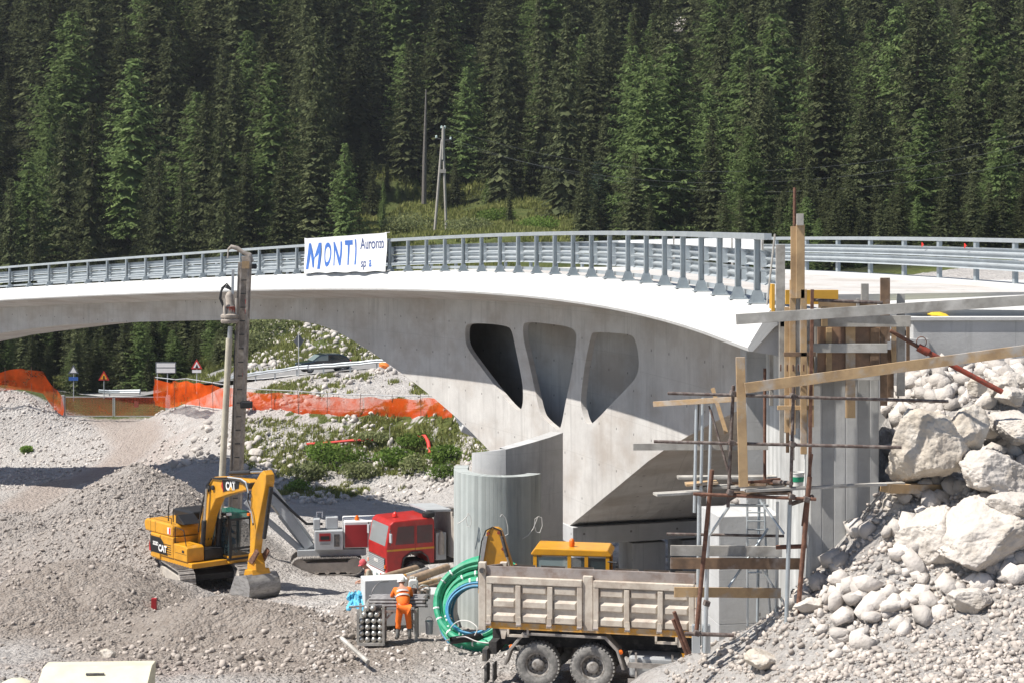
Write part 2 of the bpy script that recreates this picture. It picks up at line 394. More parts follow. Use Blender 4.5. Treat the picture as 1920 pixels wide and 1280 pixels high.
def uv_box(o):
    def fn(c, n):
        if abs(n.z) > .7: return (c.x, c.y)
        return (c.y, c.z) if abs(n.x) > abs(n.y) else (c.x, c.z)
    set_uv(o, fn); return o
# ================= terrain: thin-plate surface through surveyed points, plus spoil heaps
PX = [  # photo pixel and distance of points on the ground
 (930,1275,43.5),(1150,1283,43),(1300,1290,42.5),(700,1215,47.5),(840,1205,48),(20,1275,44),(150,1255,45),(300,1270,44),(500,1270,44),(650,1262,44.5),
 (0,1195,51),(100,1205,50),(200,1195,50.5),(250,1125,60),(330,1120,62),(0,1100,66),(120,1095,66),(380,1106,69),(430,1124,66),(330,1132,64),(520,1124,65.5),(480,1140,62.5),(590,1110,67),(470,1092,71),(250,1080,71),
 (600,1083,74),(690,1085,75),(760,1091,76),(850,1085,76),(560,1062,78),(660,1155,56),(620,1135,61),(700,1050,80),(560,1000,85),(700,1000,86),
 (1000,1065,66),(1200,1062,68),(1300,1062,68),(1100,1040,74),(1250,1030,76),(1000,1120,58),(1200,1120,58),(1350,1130,57),
 (650,965,97),(540,960,98),(780,975,94),(850,975,90),(650,938,106),(540,928,108),(780,945,104),(850,950,101),(450,935,105),(350,895,111),(100,905,115),(0,882,126),(200,872,124),(100,874,126),(40,925,111),(0,990,94),(-150,885,126),
 (260,830,128),(330,850,121),(400,845,118),(215,788,137),(120,783,137),(315,783,137),(60,750,136.5),(40,737,137.5),(0,735,137.5),(-120,735,137.5),(100,770,135.8),(100,828,132),(0,838,132),(140,812,133),(350,790,129),(400,790,124),
 (450,840,116),(500,880,113.5),(560,905,111),(560,840,115.5),(620,885,112.5),(700,895,110.5),(700,840,114),(780,905,108),(800,840,112),(850,905,105.5),(860,840,110),
 (320,765,133),(400,772,123),(500,785,119),(600,785,118),(700,787,116.5),(760,788,115.5),(830,787,113),(900,790,111.5),(960,800,109),
 (560,740,123),(650,735,122),(750,725,121.5),(830,725,119),(480,740,125.5),(480,722,130),(600,704,128.5),(740,688,128.5),(850,680,126.5),(900,670,125),
 (430,722,136),(560,702,135),(700,688,134),(330,728,150),(260,735,151),(190,738,151),(120,738,150),(300,716,160),(200,722,162),(100,722,158),(0,722,156),(-150,725,155),
 (600,655,145),(500,668,146),(680,640,146),(500,610,160),(600,600,158),(720,610,152),(420,690,150),(400,640,172),(300,690,170),(150,700,172),(0,700,172),(-150,710,170),
 (828,433,200),(760,425,205),(900,425,200),(1020,405,215),(1060,440,195),(950,440,190),(700,440,195),(560,360,225),(850,340,232),(640,470,190),(480,480,195),(300,560,190),(100,600,190),
 # right-hand excavation side, seen close
 (1200,1275,33),(1320,1212,31.8),(1400,1192,31.2),(1480,1150,30.4),(1540,1118,30.2),(1600,1078,30.2),(1640,1010,30.5),(1690,975,30.4),(1600,1200,29.2),(1800,1150,28.6),(1900,1070,29),(1700,1080,29.8),(1800,1040,29.8),(1920,1280,24.5),(1700,1280,26),(1500,1280,28),(1350,1280,30.2),
 (1670,880,31.5),(1670,790,33.5),(1690,740,35.0),(1780,732,35.0),(1900,712,35.2),(2050,700,35),(1690,728,36.8),(1850,712,36.8),(2100,700,37),(1760,900,31.2),(1880,900,30.8),(1760,800,32.6),(1880,800,32.4),(2050,1000,29),(2050,1200,26.5),
]
PW = [(-12,38,.9),(0,38,1.1),(4,36.5,1.7),(4.6,34,3.2),(5.2,38.2,1.7),(6.6,38.5,1.7),(6.2,34,4.0),(7.2,33.5,5.5),(6.5,43,1.0),(8,45,1.2),(9,50,1.2),(10,60,.8),(14,70,1),(12,90,2),(16,80,5),(14,48,4),(-12,30,1.3),(0,30,2.0),(4,28.5,4.0),(-10,20,4.0),(3,20,5.4),(8,22,5.8),(14,24,6.9),(-30,25,3),(-30,40,2),(-30,55,1.5),(-34,75,1),
 (-6,8,8.6),(6,8,8.6),(0,2,10.2),(20,10,9),(-20,6,8.5),(18,40,9.4),(22,60,9.6),(24,80,9.6),(30,30,9.8),(40,60,10.5),(30,110,9.5),(14,110,5),(45,140,11),(10,130,5),(25,150,9),
 (-60,110,4),(-70,90,4),(-80,140,2),(-90,170,2),(60,190,16),(30,185,12),(90,160,16),(-60,195,9),(-110,200,14)]
for X_ in (-190,-130,-75,-25,20,70,130,190):
    for Y_ in (250,300,360,450,560,700):
        PW.append((X_, Y_, 13+.50*(Y_-205)+.03*X_ + 5*math.sin(X_*.03+Y_*.013)))
P3 = np.array([tuple(at(*p)) for p in PX]+PW)
def _U(r2): return np.where(r2 > 0, r2*np.log(np.maximum(r2, 1e-12)), 0)
def _fit(P):
    n = len(P); sc = 50.; A = P[:,:2]/sc
    K = _U(((A[:,None]-A[None])**2).sum(2)) + np.eye(n)*4e-4
    Q = np.c_[np.ones(n), A]; L_ = np.zeros((n+3,n+3)); L_[:n,:n] = K; L_[:n,n:] = Q; L_[n:,:n] = Q.T
    return A, sc, np.linalg.solve(L_, np.r_[P[:,2], 0,0,0])
_A, _SC, _W = _fit(P3)
HEAPS = [  # peak pixel, distance, slope, stretch x, stretch y, rounding
 (255,862,80,.66,1.0,1.0,.5), (200,905,78,.55,1.2,1.0,.7), (120,940,77,.50,1.3,1.0,.8), (20,955,76,.45,1.5,1.2,1.0), (-90,965,76,.45,1.5,1.2,1.0), (215,960,74,.45,1.2,1.0,1.2), (285,975,77,.5,.9,.9,.9),
 (150,1040,57,.52,1.25,1.1,.8), (90,1080,56,.42,1.2,1.0,.8), (215,1085,55,.45,1.0,1.1,.8), (60,1100,54,.4,1.1,1,.8), (280,1150,51.5,.42,1.0,1.0,.7),
 (425,1110,50.5,.46,1.35,.95,.8), (500,1128,50,.42,1.2,.95,.8), (560,1165,48.6,.42,1.2,.9,.6), (340,1165,49,.42,1.0,.9,.7), (600,1205,47.2,.4,1.1,.9,.5),
 (720,1085,53.2,.55,.9,1.2,.5),(790,1078,53.6,.55,1.0,1.2,.5),(680,1170,50,.5,.9,.9,.3),
]
HP = [(at(a,b,c), d, e, f, g) for a,b,c,d,e,f,g in HEAPS]
def ground(X, Y, fine=True):
    X = np.asarray(X, float); Y = np.asarray(Y, float); sh = X.shape; x = X.ravel(); y = Y.ravel(); z = np.empty_like(x)
    for i in range(0, len(x), 20000):
        B = np.c_[x[i:i+20000], y[i:i+20000]]/_SC
        z[i:i+20000] = _U(((B[:,None]-_A[None])**2).sum(2)) @ _W[:-3] + _W[-3] + B @ _W[-2:]
    for p, sl_, ex, ey, rd in HP:
        wob = .35*fbm2(x*.55, y*.55, 3, 11)
        d = np.sqrt(((x-p.x)/ex)**2+((y-p.y)/ey)**2)
        h = p.z - sl_*(np.sqrt(d*d+rd*rd)-rd*.6) + wob*np.minimum(d, 2)*.35
        z = np.maximum(z, h)
    if fine:
        a = np.clip((y-4)/25, 0, 1)
        z = z + a*(.16*fbm2(x*.8, y*.8, 3, 3) + .07*fbm2(x*3.1, y*3.1, 2, 5)*np.clip((160-y)/40, 0, 1)) + np.clip((y-140)/40, 0, 1)*1.2*fbm2(x*.12, y*.12, 3, 8)
    return z.reshape(sh)
def gz(x, y): return float(ground(np.array([x]), np.array([y]))[0])
def gpos(px, Y): x = (px-960)*Y/F; return Vector((x, Y, gz(x, Y)))
ys = np.r_[np.linspace(-8,24,24)[:-1], np.arange(24,124,.3), np.arange(124,210,1.1), np.arange(210,760,6.)]
uu = np.r_[np.linspace(-1.1,-.36,18)[:-1], np.linspace(-.36,.36,340), np.linspace(.36,1.1,18)[1:]]
YY, UU = np.meshgrid(ys, uu, indexing='ij'); XX = UU*(np.maximum(YY, 12)+8)
ZZ = ground(XX, YY)
ny, nx = YY.shape
V = np.c_[XX.ravel(), YY.ravel(), ZZ.ravel()]
ii = np.arange(ny*nx).reshape(ny, nx)
Q = np.stack([ii[:-1,:-1], ii[:-1,1:], ii[1:,1:], ii[1:,:-1]], -1).reshape(-1, 4)
# what covers the ground: r = grass, g = brown earth, b = reddish tint, a = forest floor
x, y, z = V[:,0], V[:,1], V[:,2]; px = 960+F*x/np.maximum(y, 3); py = HY+F*(CZ-z)/np.maximum(y, 3)
nz = fbm2(x*.35, y*.35, 4, 21); nz2 = fbm2(x*1.3, y*1.3, 3, 31)
sm = lambda a, lo, hi: np.clip((a-lo)/(hi-lo), 0, 1)
bank = sm(px, 430, 520)*sm(1000-px, 0, 60)*sm(y, 106, 110)*sm(128-y, 0, 3)
grass = bank*sm(nz*1.1+nz2*.7, .08, .32)*sm(128-y, 0, 25)*.95
grass = np.maximum(grass, bank*sm(4-np.abs(y-(119-(px-500)*.018)-1), 0, 3)*sm(nz+nz2, -.3, .1))
hill = sm(y, 137, 141)
scree = sm(px, 440, 560)*sm(760-px, 0, 60)*sm(165-y, 0, 10)*sm(nz*1.2+nz2*.5+.12, -.05, .2)
grass = np.maximum(grass, hill*(1-scree))
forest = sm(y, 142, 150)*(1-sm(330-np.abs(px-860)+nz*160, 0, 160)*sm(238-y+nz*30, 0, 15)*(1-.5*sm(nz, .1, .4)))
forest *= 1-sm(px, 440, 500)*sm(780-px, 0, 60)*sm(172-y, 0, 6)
earth = np.zeros_like(x)
for p, sl_, ex, ey, rd in HP[7:17]: earth = np.maximum(earth, sm(4.2-np.hypot(x-p.x, y-p.y)/1.1, 0, 2.0))
for p, sl_, ex, ey, rd in HP[:7]: earth = np.maximum(earth, .62*sm(8.0-np.hypot(x-p.x, y-p.y), 0, 3))
earth = np.maximum(earth, .16*sm(66-y, 0, 10)*sm(3-x, 0, 4)*sm(y, 20, 30))
bankr = sm(x, 2.6, 3.6)*sm(37-y, 0, 1)*sm(z, 1.8, 2.6); earth *= 1-bankr; nz = nz-.3*bankr
track = sm(6-np.abs(px-np.interp(y, [100,114,121,128,137,152], [20,100,190,262,215,200]))/10, 0, 3)*sm(y, 99, 104)*sm(152-y, 0, 4)
earth = np.maximum(earth*(1-track), .45*track)
red = sm(nz*.8+nz2*.3, .12, .4)*sm(70-y, 0, 5)*.6 + sm(nz, .1, .35)*sm(400-px, 0, 100)*.5
red = np.maximum(red*(1-track), .75*track)
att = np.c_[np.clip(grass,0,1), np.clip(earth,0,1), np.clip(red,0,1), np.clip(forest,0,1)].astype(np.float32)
m = bpy.data.materials.new('ground_cover'); m.use_nodes = True; M['ground_cover'] = m
nt = m.node_tree; N = nt.nodes; L = nt.links; b = N['Principled BSDF']; b.inputs['Roughness'].default_value = .95; b.inputs['Specular IOR Level'].default_value = .15
va = N.new('ShaderNodeVertexColor'); va.layer_name = 'cover'; sp = N.new('ShaderNodeSeparateColor'); L.new(va.outputs[0], sp.inputs[0])
ge = N.new('ShaderNodeNewGeometry')
def gn(sc, det=6, ro=.65):
    n = N.new('ShaderNodeTexNoise'); n.inputs['Scale'].default_value = sc; n.inputs['Detail'].default_value = det; n.inputs['Roughness'].default_value = ro; L.new(ge.outputs['Position'], n.inputs['Vector']); return n.outputs[0]
def gr(s_, lo, hi, a=0, c=1):
    q = N.new('ShaderNodeMapRange'); q.inputs[1].default_value = lo; q.inputs[2].default_value = hi; q.inputs[3].default_value = a; q.inputs[4].default_value = c; L.new(s_, q.inputs[0]); return q.outputs[0]
def gm(f, a, c):
    x_ = N.new('ShaderNodeMix'); x_.data_type = 'RGBA'; L.new(f, x_.inputs[0])
    for k, v in ((6,a),(7,c)):
        if isinstance(v, tuple): x_.inputs[k].default_value = (*v,1)
        else: L.new(v, x_.inputs[k])
    return x_.outputs[2]
vo = N.new('ShaderNodeTexVoronoi'); vo.inputs['Scale'].default_value = 4.2; L.new(ge.outputs['Position'], vo.inputs['Vector'])
vo2 = N.new('ShaderNodeTexVoronoi'); vo2.inputs['Scale'].default_value = 11; L.new(ge.outputs['Position'], vo2.inputs['Vector'])
grav = gm(gr(gn(1.1), .35, .65), (.46,.43,.40), (.58,.555,.525))
grav = gm(gr(vo2.outputs['Color'], .2, .9, 0, .4), grav, (.36,.33,.305))
grav = gm(gr(sp.outputs[2], 0, 1, 0, .7), grav, (.44,.34,.29))
eart = gm(gr(gn(1.6), .35, .65), (.27,.225,.19), (.37,.32,.275))
eart = gm(gr(vo2.outputs['Color'], .3, .95, 0, .55), eart, (.42,.38,.34))
c = gm(sp.outputs[1], grav, eart)
gcol = gm(gr(gn(.7), .35, .65), (.075,.10,.028), (.14,.155,.05))
c = gm(gr(gn(2.5), .3, .7, 0, 1), c, c)
ad = N.new('ShaderNodeMath'); ad.operation = 'MULTIPLY_ADD'; L.new(gn(3.0), ad.inputs[0]); ad.inputs[1].default_value = .9; L.new(sp.outputs[0], ad.inputs[2])
c = gm(gr(ad.outputs[0], .75, 1.05), c, gcol)
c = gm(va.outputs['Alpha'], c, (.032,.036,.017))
L.new(c, b.inputs['Base Color'])
mh = N.new('ShaderNodeMath'); mh.operation = 'MULTIPLY_ADD'; L.new(vo.outputs[0], mh.inputs[0]); mh.inputs[1].default_value = -1.2; L.new(gn(9,6,.75), mh.inputs[2])
mh2 = N.new('ShaderNodeMath'); mh2.operation = 'MULTIPLY_ADD'; L.new(vo2.outputs[0], mh2.inputs[0]); mh2.inputs[1].default_value = -.7; L.new(mh.outputs[0], mh2.inputs[2])
bp = N.new('ShaderNodeBump'); bp.inputs['Strength'].default_value = .9; bp.inputs['Distance'].default_value = .16; L.new(mh2.outputs[0], bp.inputs['Height']); L.new(bp.outputs[0], b.inputs['Normal'])
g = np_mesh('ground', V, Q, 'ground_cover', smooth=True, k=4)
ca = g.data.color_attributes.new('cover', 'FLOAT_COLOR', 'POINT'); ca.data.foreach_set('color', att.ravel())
tag(g, 'pale gravel ground of the site rising into a wooded hillside', 'ground', kind='structure')
# ================= trees
def conifer(kind, seed, H=22., Rm=3.2):
    rg = np.random.default_rng(seed); tr = []
    larch = kind == 'larch'; pine = kind == 'pine'; dead = kind == 'dead'
    nl = int(H*(2.7 if larch else 3.2)); z0 = (.035 if not larch else .05)*H
    if pine: z0 = .02*H
    if dead: z0 = .2*H; nl = int(H*1.5)
    gap = rg.random(nl) < (.10 if larch else .06)
    for k in range(nl):
        t = (k+rg.random()*.6)/nl; zb = z0+(H-z0)*t
        prof = (1-t)**(.80 if larch else .78)*(1-.18*math.exp(-t*12))+.03
        if pine: prof = (1-t**1.6)
        if gap[k]: prof *= .45
        nb = int((5 if larch else 6)+2*rg.random()) if not dead else 3
        for j in range(nb):
            L_ = max(.22, Rm*prof*(.70+.42*rg.random())); az = rg.random()*6.2832
            if rg.random() < .08: L_ *= 1.25
            slope = (-.42+.75*t) if not larch else (-.12+.45*t)
            if pine: slope = .25+.3*t
            slope += .18*(rg.random()-.5)
            sag = .28 if not larch else .12
            ca, sa = math.cos(az), math.sin(az)
            m = max(5, int(L_*(6.2 if not pine else 9))) if not dead else max(2, int(L_*3))
            u = np.sort(rg.random(m)**.75)*.97+.03
            r = u*L_; zz = zb + slope*r - sag*np.sin(u*3.1)*L_*.35
            c = np.c_[ca*r, sa*r, zz]; side = np.array([-sa, ca, 0.]); out = np.array([ca, sa, 0.])
            sgn = np.where(rg.random(m) < .5, -1., 1.)
            ln = (.30+.50*rg.random(m))*(1-.35*u)*(1.25 if larch else 1.0)*(.6 if dead else 1)
            d = side[None]*sgn[:,None]*(.9*rg.random(m)+.15)[:,None] + out[None]*(.55*rg.random(m)+.2)[:,None]
            d[:,2] += -(.25+.65*rg.random(m)) if not pine else .5*rg.random(m)
            d /= np.linalg.norm(d, axis=1)[:,None]
            wv = np.cross(d, rg.normal(size=(m,3))); wv /= np.linalg.norm(wv, axis=1)[:,None]+1e-6
            wd = ln*(.36 if larch else .42)*(.4 if dead else 1)
            a = c - wv*wd[:,None]*.5; b_ = c + wv*wd[:,None]*.5; e = c + d*ln[:,None]
            e2 = c + (d*.55)*ln[:,None] + wv*(wd*(rg.random(m)-.5)*1.6)[:,None]
            tr.append(np.stack([a, b_, e2, e], 1))
            # the bough itself
            q0 = np.array([0,0,zb]); tip = np.array([ca*L_, sa*L_, zb+slope*L_]); w2 = side*.05
            mid = np.array([ca*L_*.5, sa*L_*.5, zb+slope*L_*.5-sag*L_*.35])
            tr.append(np.stack([q0-w2, q0+w2, mid+w2*.8, mid-w2*.8])[None]); tr.append(np.stack([mid-w2*.8, mid+w2*.8, tip, tip])[None]*1.0)
    if not dead and not pine:        # dense inner tiers that close the crown
        nt_ = int(H/1.15)
        for k in range(nt_):
            t = (k+.3)/nt_; zb = z0+(H-z0)*t; Ri = Rm*((1-t)**.8)*(.62 if not larch else .5)+.05; ns_ = 11
            for j in range(ns_):
                a0 = (j+rg.random()*.5)*6.2832/ns_; a1 = a0+.75; r1 = Ri*(.7+.5*rg.random()); dz = Ri*(.35+.25*rg.random())
                am = (a0+a1)/2
                tr.append(np.array([[[0,0,zb+Ri*.35],[math.cos(a0)*r1*.75,math.sin(a0)*r1*.75,zb-dz*.5],[math.cos(am)*r1,math.sin(am)*r1,zb-dz],[math.cos(a1)*r1*.7,math.sin(a1)*r1*.7,zb-dz*.45]]]))
    T_ = np.concatenate(tr, 0); n = len(T_)
    Vv = T_.reshape(-1, 3); q = np.arange(n*4).reshape(n, 4)
    return Vv, np.concatenate([q[:, [0,1,2]], q[:, [0,2,3]]], 0)
def make_tree(kind, seed, H, Rm, mat):
    root = bpy.data.objects.new(kind+'_tree', None); COL.objects.link(root)
    t = MB(); rr = random.Random(seed); w_ = [rr.uniform(-.15,.15) for _ in range(6)]
    t.tube([(w_[i]*(i > 0), w_[5-i]*(i > 0), H*i/5*.985-.6*(i == 0)) for i in range(6)], [.017*H*(1-i/5.4) for i in range(6)], 7)
    t.build('trunk', 'dead_bark' if kind == 'dead' else 'bark', root, smooth=True)
    Vv, Tt = conifer(kind, seed, H, Rm)
    np_mesh('crown', Vv, Tt, mat, root)
    return root
PROTO = {'spruce': [make_tree('spruce', 10+i, 22+(i%3)*1.5, 3.9+.4*(i%4), 'spruce_needles') for i in range(6)],
         'larch': [make_tree('larch', 30+i, 22, 4.9+.45*i, 'larch_needles') for i in range(4)],
         'pine': [make_tree('pine', 50, 10, 2.6, 'pine_needles')],
         'dead': [make_tree('dead', 60, 20, 1.8, 'dead_twigs')]}
USED = {}
def plant(kind, i, x, y, hgt, label, group=None, wide=1.):
    p = PROTO[kind][i % len(PROTO[kind])]
    H0 = {'spruce': 22+(i % len(PROTO[kind]) % 3)*1.5, 'larch': 22, 'pine': 10, 'dead': 20}[kind]
    if p.name not in USED: o = p; USED[p.name] = 1
    else: o = copy_tree(p)
    k = hgt/H0; o.location = (x, y, gz(x, y)-.15); o.scale = (k*wide, k*wide, k); o.rotation_euler = (random.uniform(-.025,.025), random.uniform(-.025,.025), random.uniform(0,6.28))
    tag(o, label, kind+' tree' if kind != 'dead' else 'dead tree', group); return o
# trees one can point at: kind, variant, px, distance, photo row of the top, width, label
TREES = [
 ('larch',2,1255,200,78,1.55,'tallest broad light green larch behind the middle of the near guardrail'),
 ('larch',1,1735,205,100,1.5,'tall light green larch rising behind the right-hand guardrail'),
 ('larch',3,1600,190,215,1.25,'light green larch left of the tall one behind the timber formwork'),
 ('larch',0,1375,186,285,1.3,'small bright green larch just above the guardrail right of the tallest larch'),
 ('larch',1,1855,182,298,1.5,'rounded light green larch low at the right edge behind the guardrail'),
 ('larch',0,872,232,122,1.3,'slim bright larch standing right of the power pole'),
 ('larch',2,1010,235,112,.85,'narrow light green larch uphill between the power pole and the tallest larch'),
 ('pine',0,1125,190,300,1.15,'dense blue-green young pine beside the small grassy clearing'),
 ('larch',1,88,235,125,1.1,'light larch high at the left edge of the forest'),
 ('larch',2,52,188,300,1.5,'pale feathery larch low at the left edge above the bridge'),
 ('larch',3,88,200,240,.9,'light larch behind the pale feathery one at the left edge'),
 ('larch',0,355,250,30,.9,'thin pale larch near the top left of the forest'),
 ('larch',0,718,198,355,.7,'small fresh green larch behind the banner'),
 ('larch',1,1490,262,40,.9,'light larch near the top of the slope above the formwork posts'),
 ('larch',3,1680,270,10,.95,'light larch at the top right of the forest'),
 ('larch',2,1880,250,120,.8,'slim light larch high at the right edge'),
 ('larch',0,640,250,95,.85,'thin light larch standing among dark spruces above the banner'),
 ('spruce',1,165,182,190,1.0,'dark spruce with bare lower boughs above the left part of the bridge'),
 ('spruce',2,300,178,285,.9,'dark spruce left of the drill mast top'),
 ('spruce',4,345,178,300,.9,'dark pointed spruce right beside the drill mast top'),
 ('spruce',3,700,215,300,1.0,'dark spruce directly behind the banner'),
 ('spruce',0,590,205,30,1.0,'very tall dark spruce above and left of the banner'),
 ('spruce',5,500,215,60,1.0,'tall dark spruce with a pale bare trunk line above the drill mast'),
 ('spruce',0,1530,190,130,1.05,'tall dark spruce behind the tops of the formwork planks'),
 ('spruce',1,1190,225,5,1.0,'tall dark spruce left of the tallest larch'),
 ('spruce',2,1060,215,20,1.0,'dark spruce uphill of the small grassy clearing'),
 ('spruce',3,945,225,90,1.0,'dark spruce behind the bright larch near the power pole'),
 ('spruce',4,955,196,345,.9,'short dark spruce on the grassy bank right of the power pole'),
 ('spruce',5,1800,184,260,1.0,'dark spruce between the two right-hand larches'),
 ('spruce',1,1440,200,160,1.0,'dark spruce between the tallest larch and the formwork posts'),
 ('spruce',2,20,175,330,.9,'dark spruce at the far left just above the bridge rail'),
 ('dead',0,1224,260,30,1.0,'thin bare dead tree near the pale rock at the top of the slope'),
 ('spruce',4,345,164,560,.62,'young yellow-green spruce under the bridge beside the drill mast'),
 ('spruce',0,265,166,540,.55,'thin spruce with a bare trunk under the bridge behind the signs'),
 ('spruce',3,60,170,540,.9,'dark spruce below the left end of the bridge'),
 ('spruce',5,150,172,520,.9,'dark spruce below the bridge behind the small blue sign'),
]
PLANTED = []
for k, i, tx, Y, top, wd, lab in TREES:
    x = (tx-960)*Y/F; z = gz(x, Y); hgt = max(6, CZ+(HY-top)*Y/F - z)
    plant(k, i, x, Y, hgt, lab, None, wd); PLANTED.append((x, Y))
cand = []
rg = random.Random(5); n_for = 0; tries = 0
while n_for < 345 and tries < 14000:
    tries += 1
    Y = 160+(330-160)*rg.random()**.9; x = rg.uniform(-.325*Y-4, .325*Y+4); ppx = 960+x*F/Y
    if 470 < ppx < 1090 and Y < 180: continue
    if 900 < ppx < 1330 and Y < 178: continue
    if 690 < ppx < 1090 and Y < 215: continue
    if 730 < ppx < 960 and Y < 226: continue
    if 1230 < ppx < 1330 and 268 < Y < 290: continue
    if 430 < ppx < 800 and Y < 168: continue
    dmin = 4.9+.010*(Y-150)
    if ppx > 1330 and Y < 158: continue
    if any((x-a)**2+(Y-b_)**2 < dmin*dmin for a, b_ in PLANTED): continue
    PLANTED.append((x, Y)); n_for += 1
    kind = 'larch' if rg.random() < .30 else 'spruce'
    hgt = rg.uniform(14, 26) if kind == 'spruce' else rg.uniform(13, 24)
    if rg.random() < .12: hgt *= .6
    if Y < 178: hgt *= .68
    if kind == 'spruce':
        plant('spruce', rg.randrange(6), x, Y, hgt, 'dark green spruce packed among others in the hillside forest', 'dark spruces filling the hillside forest', rg.uniform(1.0,1.45))
    else:
        plant('larch', rg.randrange(4), x, Y, hgt, 'light green larch mixed in among the dark spruces of the hillside forest', 'larches scattered through the hillside forest', rg.uniform(1.05,1.5))
# the wood going on up the slope reads as one mass
def crown_of(p): return [c for c in p.children if c.name.startswith('crown')][0]
def mass(name, pts, label, cat):     # one object: points that carry a crown each
    P_ = np.array(pts, np.float32); me = bpy.data.meshes.new(name); me.vertices.add(len(P_)); me.vertices.foreach_set('co', P_[:,:3].ravel())
    for nm, col_ in (('size',3),('yaw',4),('wide',5)):
        at_ = me.attributes.new(nm, 'FLOAT', 'POINT'); at_.data.foreach_set('value', np.ascontiguousarray(P_[:,col_]))
    at_ = me.attributes.new('which', 'INT', 'POINT'); at_.data.foreach_set('value', P_[:,6].astype(np.int32))
    o = bpy.data.objects.new(name, me); COL.objects.link(o)
    ng = bpy.data.node_groups.new(name, 'GeometryNodeTree'); ng.interface.new_socket('Geometry', in_out='INPUT', socket_type='NodeSocketGeometry'); ng.interface.new_socket('Geometry', in_out='OUTPUT', socket_type='NodeSocketGeometry')
    N = ng.nodes; L = ng.links; gi = N.new('NodeGroupInput'); go = N.new('NodeGroupOutput'); jn = N.new('GeometryNodeJoinGeometry')
    def att(nm, ty='FLOAT'):
        q = N.new('GeometryNodeInputNamedAttribute'); q.data_type = ty; q.inputs['Name'].default_value = nm; return q.outputs['Attribute']
    cx = N.new('ShaderNodeCombineXYZ'); L.new(att('yaw'), cx.inputs[2])
    mu = N.new('ShaderNodeMath'); mu.operation = 'MULTIPLY'; L.new(att('size'), mu.inputs[0]); L.new(att('wide'), mu.inputs[1])
    sc = N.new('ShaderNodeCombineXYZ'); L.new(mu.outputs[0], sc.inputs[0]); L.new(mu.outputs[0], sc.inputs[1]); L.new(att('size'), sc.inputs[2])
    kinds = PROTO['spruce'][:4]+PROTO['larch'][:1]
    for i, p in enumerate(kinds):
        oi = N.new('GeometryNodeObjectInfo'); oi.inputs['Object'].default_value = crown_of(p); oi.inputs['As Instance'].default_value = True; oi.transform_space = 'ORIGINAL'
        ip = N.new('GeometryNodeInstanceOnPoints'); cm = N.new('FunctionNodeCompare'); cm.data_type = 'INT'; cm.operation = 'EQUAL'; L.new(att('which', 'INT'), cm.inputs[2]); cm.inputs[3].default_value = i
        L.new(gi.outputs[0], ip.inputs['Points']); L.new(cm.outputs[0], ip.inputs['Selection']); L.new(oi.outputs['Geometry'], ip.inputs['Instance']); L.new(cx.outputs[0], ip.inputs['Rotation']); L.new(sc.outputs[0], ip.inputs['Scale']); L.new(ip.outputs[0], jn.inputs[0])
    L.new(jn.outputs[0], go.inputs[0]); md = o.modifiers.new('plants', 'NODES'); md.node_group = ng
    tag(o, label, cat, kind='stuff'); return o
pts = []; done = []
for _ in range(9000):
    Y = 222+(540-222)*rg.random()**1.2; x = rg.uniform(-.36*Y, .36*Y); ppx = 960+x*F/Y
    if any((x-a)**2+(Y-b_)**2 < 26 for a, b_ in done) or (Y < 332 and any((x-a)**2+(Y-b_)**2 < 12 for a, b_ in PLANTED)): continue
    if (1210 < ppx < 1350 and 248 < Y < 290) or (690 < ppx < 1060 and Y < 238): continue
    done.append((x, Y)); pts.append((x, Y, gz(x, Y)-.3, rg.uniform(.65,1.15), rg.uniform(0,6.28), rg.uniform(1.0,1.4), 4 if rg.random() < .27 else rg.randrange(4)))
    if len(done) > 800: break
mass('far_forest', pts, 'unbroken mass of conifers covering the upper hillside', 'forest')
pts = []
for _ in range(1300):
    Y = 150+170*rg.random()**1.5; x = rg.uniform(-.34*Y, .34*Y); ppx = 960+x*F/Y
    if (430 < ppx < 1095 and Y < 185) or (680 < ppx < 1080 and Y < 222) or (900 < ppx < 1350 and Y < 177) or (ppx > 1350 and Y < 152): continue
    pts.append((x, Y, gz(x, Y)-.3, rg.uniform(.1,.34), rg.uniform(0,6.28), rg.uniform(1.2,1.8), 4 if rg.random() < .25 else rg.randrange(4)))
mass('undergrowth', pts, 'young conifer undergrowth filling the gaps between the forest trunks', 'undergrowth')
# ================= bridge: curved alignment recovered from the guardrail posts
PN = [0,1,2,3,4,5,6,7,8,9,10,11,12,13,14,15,16,17,18,19,25,27,29,31,33,35,37,39,40]
PXX = [1416,1381,1350,1317,1283,1248,1213,1177,1143,1109,1075,1041,1006,971,936,902,868,833,798,764,558,488,416,346,273,201,128,55,18]
PB = [568.8,562,554,547,541,535.5,530.5,526,522.5,519.5,517,515,513.2,511.5,510.2,509.2,508.6,508.6,509,509.8,514,516,519,522.2,525.8,529.8,533.8,538,540.2]
_cx = np.polyfit(PN, PXX, 3); _cb = np.polyfit(PN, PB, 5); HT = 1.35
def _pp(n):
    h = 1/(.00763+.00046*n-1.06e-6*n*n); s = h/HT; X = (np.polyval(_cx, n)-960)/s
    return Vector((X, F/s, CZ-(np.polyval(_cb, n)-HY)/s))
def P(n):
    if n < .5: a, b_ = _pp(.5), _pp(1.5); return a+(b_-a)*(n-.5)
    if n > 40:                       # the curve goes on turning beyond the picture
        a, b_ = _pp(40), _pp(39); d = a-b_; p_ = a.copy(); k = n-40; i = 0
        while k > 1e-9:
            st_ = min(1, k); c_, s_ = math.cos(R(2.6*i)), math.sin(R(2.6*i)); p_ += Vector((d.x*c_-d.y*s_, d.x*s_+d.y*c_, d.z))*st_; k -= st_; i += 1
        return p_
    return _pp(n)
def NR(n):                           # unit normal in plan, pointing across the deck (away from the camera side)
    d = P(n+.3)-P(n-.3); return Vector((d.y, -d.x, 0)).normalized()
